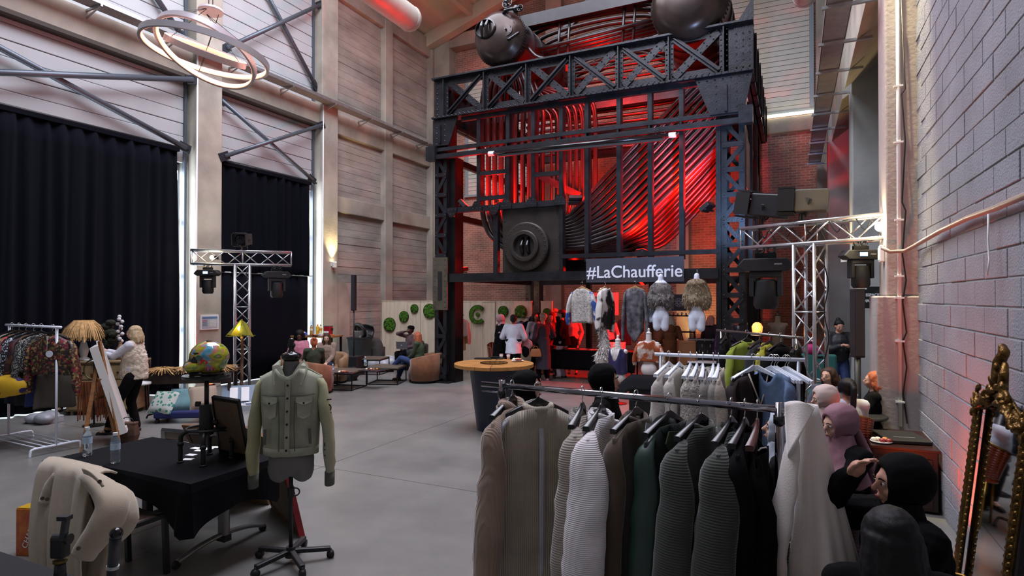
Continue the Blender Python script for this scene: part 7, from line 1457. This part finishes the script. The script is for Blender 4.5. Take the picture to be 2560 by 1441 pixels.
person('seated person in mauve top with black cap holding hand to face behind a laptop', C4 + V((-.05, -.05, 0)), dirv(-140), 1.66, sit=.5, top=cl('mauve', '#5c4448', .9), bottom=blackc, hair='short', hairc='black', skin='dark', rw=(-.08, -.17, 1.55), lw=(.1, -.3, 1.08), hat=blackc, group='people in the lounge')
lp = P(1000, 896, 1, C4.y - .35); t = thing('laptop', 'silver laptop open on the lap of the person in mauve', 'laptop', (lp.x + .1, lp.y, .62), math.radians(20)); MB().box((0, 0, .008), (.32, .22, .016)).build('keyboard_base', steel_g, t, bevel=.004); MB().box((0, -.13, .115), (.32, .012, .22), rx=.25).build('screen_lid', mat('laptop_silver', '#7f8288', .35, .6), t, bevel=.006); MB().ell((0, -.14, .11), (.016, .003, .02)).build('emblem', mat('laptop_mark', '#aeb2b8', .3), t)
# ---------------------------------------------------------------- left stand
p_, HD, wr, t = person('person with blond bob in white blouse and cream fur vest photographing a canvas', stand(335, 1082), dirv(-97), 1.66, top=cl('whiteblouse', '#b9b9c2', .8), vest=mat('cream_fur', '#cfc2ae', .95, var=.2, vs=25, bump=1, bs=70), bottom=blackc, hair='bob', hairc='blond', skin='fair', rw=(-.03, -.42, 1.3), lw=(.05, -.46, 1.28), feet=[(-.12, -.02, .07), (.12, -.32, .07)], vox=.01)
ph = wr[0].lerp(wr[1], .5); MB().box(ph + V((0, -.09, .1)), (.075, .012, .15), rx=.15).build('phone', mat('phone_white', '#c8ccd4', .3), p_, bevel=.008)
for sg in (-1, 1): MB().torus(HD @ V((sg * .031, -.095, 1.594)), .021, .0018, (0, 1, 0), 16, 5).build('glasses', dmet, p_, True)
person('person with dark hair bending low behind the chest of drawers', FLR(212, 1010) + V((.35, -.3, 0)), dirv(170), 1.6, sit=.5, top=blackc, bottom=blackc, hair='short', hairc='brown', skin='fair', hpit=.4, lean=.25)
# ---------------------------------------------------------------- behind and beside the racks
def standing_at(px, py, headz, depth):
    p = PD(px, py, depth); return V((p.x, p.y, 0))
person('person in black headscarf and black robe passing behind the chrome rack, chin visible', standing_at(1318, 960, 1.5, 4.25), dirv(112), 1.56, top=blackc, bottom=blackc, skirt=.2, scarf=cl('blackscarf', '#09090a', .9), vox=.01)
person('person in black headscarf with face in profile behind the chrome rack', standing_at(1510, 965, 1.5, 4.3), dirv(108), 1.6, top=blackc, bottom=blackc, skirt=.2, scarf=cl('blackscarf', '#09090a', .9), vox=.009)
G2 = 'people seated beside the block wall'
def seat(px, headpx, depth): p = PD(px, headpx, depth); return V((p.x, p.y, 0))
person('seated person in pale blue-white headscarf looking up behind the coat', seat(1958, 1095, 3.5), dirv(-62), 1.68, sit=.66, top=blackc, bottom=blackc, scarf=cl('whitescarf', '#a8b0bc', .7), skin='fair', hpit=-.1, vox=.008, group=G2)
person('seated person in cream headscarf beside the right truss mast', seat(2068, 985, 5.2), dirv(-80), 1.64, sit=.58, top=blackc, bottom=blackc, scarf=cl('creamscarf', '#c0aaa0', .7), skin='fair', hpit=.15, vox=.009, group=G2)
person('seated person in dusty pink headscarf with black underscarf and long scarf tail', seat(2108, 1062, 3.9), dirv(-96), 1.7, sit=.6, top=blackc, bottom=cl('denimskirt', '#26304a', .85), skirt=.3, scarf=cl('dustypink', '#8c626c', .75), skin='fair', hpit=.2, scarf_back=True, vox=.008, group=G2)
person('seated smiling person in black headscarf and black robe with hand on forehead', seat(2262, 1210, 2.62), dirv(-82), 1.76, sit=.56, top=cl('blackrobe', '#070708', .95), topfit=1.25, bottom=cl('blackrobe'), skirt=.3, scarf=cl('blackscarf'), scarf_len=.2, skin='light', hpit=.05, rw=(-.05, -.2, 1.6), rpole=(-.25, -1, -.35), lw=(.12, -.36, 1.1), vox=.006, group=G2)
person('seated person with long straight black hair seen from behind, before the black headscarf', seat(2226, 1330, 2.2), dirv(14), 1.64, sit=.58, top=cl('blackrobe'), bottom=cl('blackrobe'), hair='long', hairc='black', vox=.008, group=G2)
person('seated person with black ponytail and white top seen from behind at the far table', seat(2118, 965, 6.4), dirv(5), 1.62, sit=.5, top=cl('white'), bottom=blackc, hair='tail', hairc='black', group=G2)
person('seated person with brown hair and grey-blue sweater beyond the right truss mast', seat(2072, 925, 7.4), dirv(-120), 1.62, sit=.5, top=cl('greyblue2', '#4a4c58', .9), bottom=blackc, hair='bob', hairc='brown', skin='fair', group=G2)
person('seated person with auburn hair in black beside the pale column', seat(2186, 932, 7.0), dirv(-60), 1.62, sit=.5, top=blackc, bottom=blackc, hair='bob', hairc='ginger', skin='fair', group=G2)
# ================================================================ right side: mirror, tables, chairs, sign
gilt = mat('antique_gilt', '#6a4f26', .35, .85, var=.45, vs=14, bump=.5, bs=40)
# leaning gilt mirror: local x along the wall, z up the glass
mA = P(2402, 1260, 0, 1.02)
MR = M.Translation((1.02, 4.56, 0)) @ M.Rotation(-PI / 2, 4, 'Z') @ M.Rotation(-.11, 4, 'X')      # faces -X, leans on the wall
t = thing('gilt_mirror', 'tall ornate gilt mirror leaning against the grey block wall', 'mirror'); W2, HM_ = .46, 1.46
MB().box((0, .02, HM_ / 2), (W2 * 2, .02, HM_), MR).build('backing', black, t)
def gtop(x): return HM_ - .06 + .1 * math.cos(x / W2 * PI / 2) ** 2
n_ = 20; poly = [(-W2 + .06, .06), (W2 - .06, .06)] + [(x, gtop(x) - .03) for x in [(W2 - .06) * (1 - 2 * i / n_) for i in range(n_ + 1)]]
MB().prism(poly, -.004, .0, MR @ M.Rotation(PI / 2, 4, 'X')).build('glass', mat('mirror_glass', '#c8ccd0', .03, 1.0), t)
path = [(-W2, 0), (-W2, HM_ * .5), (-W2, HM_ - .1)] + [(x, gtop(x)) for x in [-W2 + 2 * W2 * i / 16 for i in range(17)]] + [(W2, HM_ - .1), (W2, HM_ * .5), (W2, 0)]
for off, r_ in ((0, .026), (.036, .014), (-.028, .011)):
    pts = [MR @ V((x - (off if x > 0 else -off) * (1 if abs(x) > .3 else 0), -.03, z - (off if z > HM_ - .2 else 0))) for x, z in path]; MB().tube(pts, r_, 10).build('moulding', gilt, t, True)
MB().tube([MR @ V((-W2, -.03, .03)), MR @ V((W2, -.03, .03))], .04, 10).build('moulding', gilt, t, True)
b = MB(); k = 0; z = .03
while z < HM_ - .08:
    for s in (-1, 1): b.ell((0, 0, 0), 1, MR @ M.Translation((s * (W2 + .028), -.04, z)) @ M.Rotation(.6 * s, 4, 'Y') @ M.Diagonal((.015, .014, .024, 1)), n=7, k=5); b.ell((0, 0, 0), 1, MR @ M.Translation((s * (W2 - .052), -.035, z + .02)) @ M.Diagonal((.01, .012, .016, 1)), n=6, k=4)
    z += .047
b.build('leaf_border', gilt, t, True)['kind'] = 'stuff'
b = MB(); r = random.Random(8)
for k in range(70):                        # carved crest: scrolls, leaves, rosettes
    u = r.gauss(0, .5); x = max(-1, min(1, u)) * W2 * .95; zt = gtop(x); up = .0 + .2 * math.exp(-(x / .13) ** 2); b.ell((0, 0, 0), 1, MR @ M.Translation((x, -.05 - r.uniform(0, .03), zt + r.uniform(-.04, up))) @ M.Rotation(r.uniform(-1.5, 1.5), 4, 'Y') @ M.Diagonal((r.uniform(.012, .026), .02, r.uniform(.025, .05), 1)), n=8, k=5)
for x, zz in ((-W2, HM_ - .06), (W2, HM_ - .06)):
    for k in range(16): b.ell((0, 0, 0), 1, MR @ M.Translation((x + r.uniform(-.05, .05), -.05, zz + r.uniform(-.1, .1))) @ M.Rotation(r.uniform(-1.5, 1.5), 4, 'Y') @ M.Diagonal((.015, .018, .035, 1)), n=8, k=5)
b.build('carved_crest', gilt, t, remesh=.006, soft=1)
c = MB(); c.chain([MR @ V((-.05, -.05, gtop(0) + .1)), MR @ V((-.04, -.06, gtop(0) + .2)), MR @ V((.0, -.05, gtop(0) + .27)), MR @ V((-.05, -.05, gtop(0) + .3)), MR @ V((-.075, -.05, gtop(0) + .26))], [.04, .035, .03, .024, .016])
c.chain([MR @ V((.05, -.05, gtop(0) + .05)), MR @ V((.08, -.06, gtop(0) + .14)), MR @ V((.04, -.05, gtop(0) + .2))], [.03, .026, .018]); c.build('finial_scroll', gilt, t, remesh=.007, soft=2)
for s in (-1, 1): MB().torus(MR @ V((s * .16, -.06, gtop(.16) + .03)), .035, .014, tuple(MR.to_3x3() @ V((0, -1, 0))), 18, 7).build('rosette', gilt, t, True)
rebase(t, (1.02, 4.56, 0))
# moulded chairs with brass rims
def shell_chair(loc, rz, m_, label, arm=True, group='moulded chairs by the block wall'):
    t = thing('shell_chair', label, 'chair', loc, rz, group)
    rows = []
    for i in range(15):
        v = i / 14; a0 = 150; row = []
        for j in range(13):
            a = math.radians(-90 + 180 + (j / 12 - .5) * 250); rr = .21 + .04 * v; row.append((rr * math.cos(a), rr * math.sin(a) * .95 + .0, .46 + .4 * v * (1 - .35 * abs(j / 12 - .5) * 2 ** 1)))
        rows.append(row)
    g_ = MB()
    for i in range(14):
        for j in range(12): g_.add([rows[i][j], rows[i][j + 1], rows[i + 1][j + 1], rows[i + 1][j]], [(0, 1, 2, 3)])
    g_.build('backrest', m_, t, True, solid=.012); MB().tube([V(p) for p in rows[-1]], .009, 8).build('rim', mat('brass_rim', '#a8823c', .3, .9), t, True)
    MB().lathe([(.22, .44), (.225, .46), (.2, .475), (.02, .47)], 24).build('seat', m_, t, True)
    for x in (-1, 1):
        for y in (-1, 1): MB().cyl((x * .15, y * .15, .45), (x * .21, y * .21, 0), .011, n=8).build('leg', mat('brass_rim'), t, True)
    return t
amber = mat('amber_plastic', '#7a2c0c', .2, coat=.5); dkred = mat('dark_red_leather', '#2a0c0c', .3)
def S2(px, py, d): p = PD(px, py, d); return V((p.x, p.y, 0))
shell_chair(S2(2118, 1000, 6.4), math.atan2(FD.y, FD.x) - PI / 2 + PI, amber, 'amber moulded chair under the person with black ponytail')
shell_chair(S2(2275, 1300, 2.62), math.atan2(-RT.y, -RT.x) + PI / 2, dkred, 'dark red moulded chair with brass rim under the black robe')
shell_chair(S2(2097, 1200, 3.9), math.atan2(-RT.y, -RT.x) + PI / 2, dkred, 'dark red moulded chair under the dusty pink headscarf')
shell_chair(S2(2072, 1100, 5.2), math.atan2(-RT.y, -RT.x) + PI / 2, dkred, 'dark red moulded chair under the cream headscarf')
shell_chair(S2(1962, 1200, 3.5), math.atan2(-RT.y, -RT.x) + PI / 2, dkred, 'dark red moulded chair behind the thrown coat')
shell_chair(S2(2074, 1000, 7.4), 0, amber, 'amber moulded chair beyond the right truss mast'); shell_chair(S2(2190, 1000, 7.0), 0, amber, 'amber moulded chair beside the pale column'); shell_chair(S2(2226, 1400, 2.2), math.atan2(FD.y, FD.x) + PI / 2, dkred, 'dark red moulded chair under the long black hair')
shell_chair(FLR(1240, 935), 1.0, amber, 'amber moulded chair behind the round wooden table')
# low dark cabinet with closed laptop case and plate
cq = V((.98, 7.35, 0)); t = thing('dark_cabinet', 'low reddish black cabinet against the pale column', 'cabinet', cq, 0); CH = .62
MB().box((0, 0, CH / 2), (.55, .9, CH - .04)).build('carcass', mat('dark_mahogany', '#2a0f0c', .35), t, bevel=.01); MB().box((0, 0, CH - .01), (.58, .94, .025)).build('top', mat('dark_mahogany'), t); dr_ = MB().box((0, -.455, .42), (.46, .015, .22)).build('drawer', mat('dark_mahogany'), t, bevel=.01); MB().torus((0, -.468, .45), .14, .007, (0, 1, 0), 20, 6, PI, 2 * PI).build('handle', dmet, dr_, True); MB().box((0, -.455, .16), (.46, .015, .22)).build('drawer', mat('dark_mahogany'), t, bevel=.01)
t = thing('flat_case', 'flat black case lying on the low dark cabinet', 'case', (1.0, 7.3, CH + .003), .2); MB().box((0, 0, .02), (.4, .5, .04)).build('case_body', black, t, bevel=.01); MB().box((.0, -.1, .042), (.2, .02, .004)).build('stripe', steel_g, t)
pastries(V((.8, 7.05, CH + .003)), 6, 'white plate of leftovers on the low dark cabinet', .1)
# table in the rear niche
tq_ = S2(2165, 990, 6.9); tq_ = V((.62, 7.9, 0)); t = thing('cafe_table', 'small black table with bottle beside the pale column', 'table', tq_); MB().lathe([(.34, .72), (.35, .735), (.34, .75), (.02, .75)], 28).build('tabletop', black, t, 'auto'); MB().cyl((0, 0, .02), (0, 0, .73), .03).build('pedestal', black, t); MB().lathe([(.2, 0), (.2, .015), (.03, .04)], 24).build('base', black, t)
bottle(V((.66, 7.95, .752)), 'water bottle on the small black table beside the pale column', .22); t = thing('napkin_tray', 'white paper tray on the small black table', 'tray', (.5, 7.85, .752)); MB().box((0, 0, .01), (.2, .12, .02), rz=.4).build('tray', white, t); MB().box((0, 0, .025), (.1, .06, .015), rz=.2).build('napkin', cream_m, t)
# sign board ESPACE CHAUFFERIE
z0, z1 = PD(2180, 771, 9.6).z, PD(2180, 717, 9.6).z; sp0 = PD(2156, 742, 9.6); t = thing('direction_sign', 'black sign board with white capital lettering behind the column speaker', 'sign', (sp0.x, sp0.y, z0), YAW - .0)
WS = .62; MB().box((WS / 2, 0, (z1 - z0) / 2), (WS, .02, z1 - z0)).build('board', mat('sign_black', '#101418', .5), t); MB().cyl((WS * .5, -.011, (z1 - z0) / 2 - .02), (WS * .5, -.013, (z1 - z0) / 2 - .02), .16, n=36).build('disc', mat('sign_disc', '#262a2c', .5), t); wt = mat('sign_text_white', '#e6eaee', .5)
text('lettering', 'ESPACE', .066, wt, t, M.Translation((.045, -.016, (z1 - z0) * .55)) @ FACEY, .002, bold=.0025); text('lettering', 'CHAUFFERIE', .066, wt, t, M.Translation((-.035, -.016, (z1 - z0) * .28)) @ FACEY, .002, bold=.0025); MB().box((.03, -.012, z1 - z0 - .02), (.07, .006, .05)).build('pictogram', white, t); MB().cyl((WS * .5, .02, z0 * -1 + .02), (WS * .5, .02, 0), .02).build('pole', black, t); MB().box((WS * .5, .02, -z0 + .012), (.3, .3, .024)).build('foot_plate', black, t)
# shelves and stalls under the boiler
bq = P(1535, 875, 2, .76); t = thing('stall_table', 'long stall table under a black cloth with papers behind the visitors', 'table', (-4.6, 14.6, 0)); MB().box((0, 0, .75), (2.2, .7, .03)).build('tabletop', black, t); MB().grid(lambda u, v: (-1.1 + 2.2 * u, -.36 - .02 * math.sin(u * 40) * v, .76 - .5 * v), 60, 6).build('cloth_front', mat('black_tablecloth'), t, True, solid=.006)
for x in (-1, 1):
    for y in (-.3, .3): MB().cyl((x, y, 0), (x, y, .74), .02).build('leg', dmet, t)
for k in range(7): 
    o = tag(MB().box((0, 0, .004), (.2, .14, .006), rz=k * .4).build('leaflet', mat('leaflet_paper', '#c8a8a0', .6)), 'pale leaflet spread on the long stall table', 'leaflet', 'leaflets on the stall table'); o.location = (-5.5 + k * .28, 14.45 + .05 * (k % 3), .766)
t = thing('white_chair', 'white plastic chair behind the long stall table', 'chair', (-4.3, 15.5, 0), .2); MB().box((0, 0, .45), (.45, .45, .03)).build('seat', white, t, bevel=.01); MB().grid(lambda u, v: (-.22 + .44 * u, .2 + .06 * v, .47 + .42 * v), 6, 6).build('backrest', white, t, True, solid=.015)
for x in (-1, 1):
    for y in (-1, 1): MB().cyl((x * .19, y * .19, 0), (x * .18, y * .18, .44), .015).build('leg', white, t)
t = thing('banner', 'pale pink banner with looping black initials behind the leather coat', 'banner', P(1512, 760, 1, 15.9)); MB().box((0, 0, 0), (.78, .02, .62)).build('cloth', mat('banner_pink', '#b89a98', .8), t); T3 = M.Translation((0, -.016, 0)); pts = [V((.28 * math.sin(a * 1.0) * (.5 + a / 12), -.018, .2 * math.cos(a * 1.3))) for a in [i * .4 for i in range(20)]]; MB().tube(smooth_path(pts, 2), .01, 6).build('initials', black, t, True); text('lettering', 'ONE PIECE', .06, mat('banner_text', '#9a7478', .6), t, M.Translation((-.1, -.014, -.02)) @ FACEY, .002)
t = thing('logo_board', 'small dark board with a white floral emblem between the ponchos', 'sign', P(1697, 757, 1, 13.2)); MB().box((0, 0, 0), (.32, .02, .36)).build('board', mat('logo_dark', '#1a1a24', .6), t)
for k in range(8): MB().torus((.06 * math.cos(k * PI / 4), -.012, .06 * math.sin(k * PI / 4)), .035, .004, (0, 1, 0), 14, 5).build('petal', mat('logo_line', '#8c8a98', .6), t)
t = thing('metal_shelf', 'black metal shelf unit with jewellery behind the ponchos', 'shelf', P(1700, 880, 1, 15.1) * 1 - V((0, 0, P(1700, 880, 1, 15.1).z)), .1)
for x in (-.35, .35):
    for y in (-.15, .15): MB().box((x, y, .95), (.03, .03, 1.9)).build('post', dmet, t)
for z in (.3, .8, 1.25, 1.65, 1.88): MB().box((0, 0, z), (.72, .34, .025)).build('shelf_board', dmet, t)
for k in range(6): MB().ell((-.25 + .1 * k, -.05, 1.68 + .02 * (k % 2)), (.02, .02, .04)).build('trinket', steel_g, t, True)
t = thing('jewellery_stand', 'black jewellery display board with hanging earrings behind the white rack', 'display', P(1765, 900, 2, .8) * 1 - V((0, 0, .8)), .15); MB().box((0, 0, .38), (.75, .6, .76)).build('plinth', black, t); MB().box((0, 0, 1.0), (.72, .03, .5), rx=-.15).build('board', black, t)
for k in range(12): MB().ell((-.3 + .055 * k, -.07, .98 + .12 * (k % 3)), (.012, .008, .035)).build('earring', steel_g, t, True)
MB().box((0, -.2, .775), (.74, .3, .03)).build('card_tray', white, t); MB().box((0, -.03, 1.22), (.72, .02, .02)).build('rail', steel_g, t)
t = thing('cardboard_box', 'brown cardboard box beside the rust hooded dress', 'box', P(1716, 900, 2, .8) * 1 - V((0, 0, .8)), .3); MB().box((0, 0, .35), (.4, .4, .7)).build('support', black, t); MB().box((0, 0, .95), (.34, .3, .5)).build('carton', mat('cardboard', '#8a5c3a', .85), t, bevel=.006); MB().box((0, 0, 1.202), (.05, .3, .004)).build('tape', mat('tape', '#a88a60', .4), t)
bc = P(1612, 940, 2, .78); t = thing('cloth_stand', 'stand under a black cloth with a pointed corner before the ginger jacket', 'table', (bc.x, bc.y, 0), .2); MB().box((0, 0, .36), (.5, .5, .72)).build('plinth', black, t); MB().grid(lambda u, v: (-.45 + .9 * u, -.4 + .8 * v, .765 - (.25 * max(0, abs(u - .5) * 2 - .55) + .3 * max(0, abs(v - .5) * 2 - .62)) * 1.6), 20, 20).build('cloth', mat('black_tablecloth'), t, True, solid=.006)
fur('patterned_fur', P(1628, 960, 2, .55), [((0, 0, .0), (.17, .12, .11)), ((.08, 0, .07), (.1, .1, .08)), ((-.06, -.03, -.08), (.1, .08, .1))], mat('snake_fur', '#8a8078', .8, col2='#1c181a', vs=14, hard=True), 'black and white patterned fur hat below the cloth stand', 'fur hat', 9, 150, .03)
t = thing('white_plinth', 'white plinth under the patterned fur hat', 'plinth', P(1628, 960, 2, .55) * 1 - V((0, 0, .55))); MB().box((0, 0, .2), (.36, .36, .4)).build('block', white, t, bevel=.006); MB().box((0, 0, .41), (.4, .4, .02)).build('top', white, t)
# small lit salt lamp and rear counter
sl_ = PD(1893, 825, 9.6); t = thing('salt_lamp', 'small glowing amber lamp behind the lime green dress', 'lamp', sl_); MB().lathe([(.03, -.06), (.075, -.04), (.085, .05), (.06, .1), (.03, .12)], 16).build('shade', mat('amber_glow', '#ffb060', .5, emit='#ff9040', es=2.2), t, True); MB().lathe([(.1, -.09), (.1, -.07), (.04, -.06)], 16).build('base', white, t); MB().cyl((0, 0, -sl_.z + .02), (0, 0, -.08), .02).build('pole', dmet, t); MB().lathe([(.15, -sl_.z), (.15, -sl_.z + .02), (.02, -sl_.z + .03)], 16).build('foot', dmet, t); light('salt_lamp_light', 'POINT', sl_ + V((0, -.12, .03)), 6, '#ff9a48', size=.06)
t = thing('rear_counter', 'white counter with small bottles behind the right truss stand', 'counter', V((-.35, 11.9, 0))); MB().box((0, 0, .5), (.9, .5, 1.0)).build('body', white, t, bevel=.01); MB().box((0, 0, 1.01), (.94, .54, .03)).build('top', cream_m, t)
t = thing('hot_pink_bag', 'hot pink fabric bag on the teal seat behind the truss', 'bag', PD(2028, 846, 10.4).xy.to_3d() + V((0, .1, 1.18))); MB().ell((0, 0, 0), (.14, .1, .1)).ell((.08, 0, -.02), (.09, .08, .08)).build('bag_body', mat('hot_pink', '#a01660', .7), t, remesh=.012, soft=3); MB().torus((0, 0, .08), .06, .008, (0, 1, 0), 16, 5, 0, PI).build('strap', mat('hot_pink'), t, True)
tsq = PD(2028, 880, 10.4); t = thing('teal_bench', 'teal padded bench back behind the truss stand', 'bench', (tsq.x, tsq.y, 0)); MB().box((0, .1, .55), (.8, .14, 1.1)).build('backrest', mat('teal_pad', '#1f5c58', .8), t, bevel=.03); MB().box((0, -.15, .42), (.8, .5, .14)).build('seat', mat('teal_pad'), t, bevel=.03); MB().box((0, -.1, .17), (.76, .44, .34)).build('plinth', black, t)
# small rack behind the left boiler column with cream clothes
ra, rb_ = P(1118, 793, 1, 14.2), P(1165, 795, 1, 14.0); simple_rack(V((ra.x, ra.y, 1.62)), V((ra.x + .6, ra.y - .1, 1.62)), 1.62, 'small chrome rack of cream jackets behind the left boiler column', chrome, .012, .06)
for i, (k, g, c_, lb, L) in enumerate(((.1, 50, '#14141a', 'black garment at the hidden end of the small chrome rack', 1.0), (.35, 40, '#c0b49c', 'cream jacket on the small chrome rack', .85), (.65, 10, '#b09a70', 'straw coloured jacket on the small chrome rack', 1.0), (.85, -20, '#a8857c', 'dusty pink lace top on the small chrome rack', .6))):
    T = axis_T(V((ra.x + .6 * k, ra.y - .1 * k, 1.635)), g); hanger(T, hang_w, 'hanger of the ' + ' '.join(lb.split()[:4]), .18, 'hangers on the small chrome rack'); garment(T, mat('rk_' + c_, c_, .85), L, lb, cat='jacket', name='jacket', seed=120 + i, w_=.2, sl=.55, group='garments on the small chrome rack')
for i, (px, g, c_, lb) in enumerate(((1303, 20, '#8078a8', 'lilac shirt hanging behind the visitors'), (1318, 60, '#14141c', 'black shirt hanging beside the lilac shirt'), (1345, 5, '#141c3c', 'navy blue jacket hanging on the rear boiler column'))):
    z_ = P(px, 796 if i < 2 else 775, 1, 15.0).z; p = V((P(px, 800, 1, 15.0).x, 15.0, z_)); T = M.Translation(p) @ M.Rotation(math.radians(g), 4, 'Z'); hanger(T, hang_b, 'black hanger of the ' + ' '.join(lb.split()[:4]), .2, 'hangers behind the visitors'); garment(T, mat('sh_' + c_, c_, .8), .8, lb, cat='shirt', name='shirt', seed=130 + i, sl=.55, collar=mat('sh_' + c_))
sr_a, sr_b = P(1290, 795, 1, 15.0), P(1360, 772, 1, 15.0); simple_rack(V((sr_a.x, 15.0, sr_a.z + 0)), V((sr_b.x + .1, 15.0, sr_a.z + .0)), 1.6, 'thin rail of lilac and navy shirts behind the visitors', dmet, .01, .03, None, False, .18)
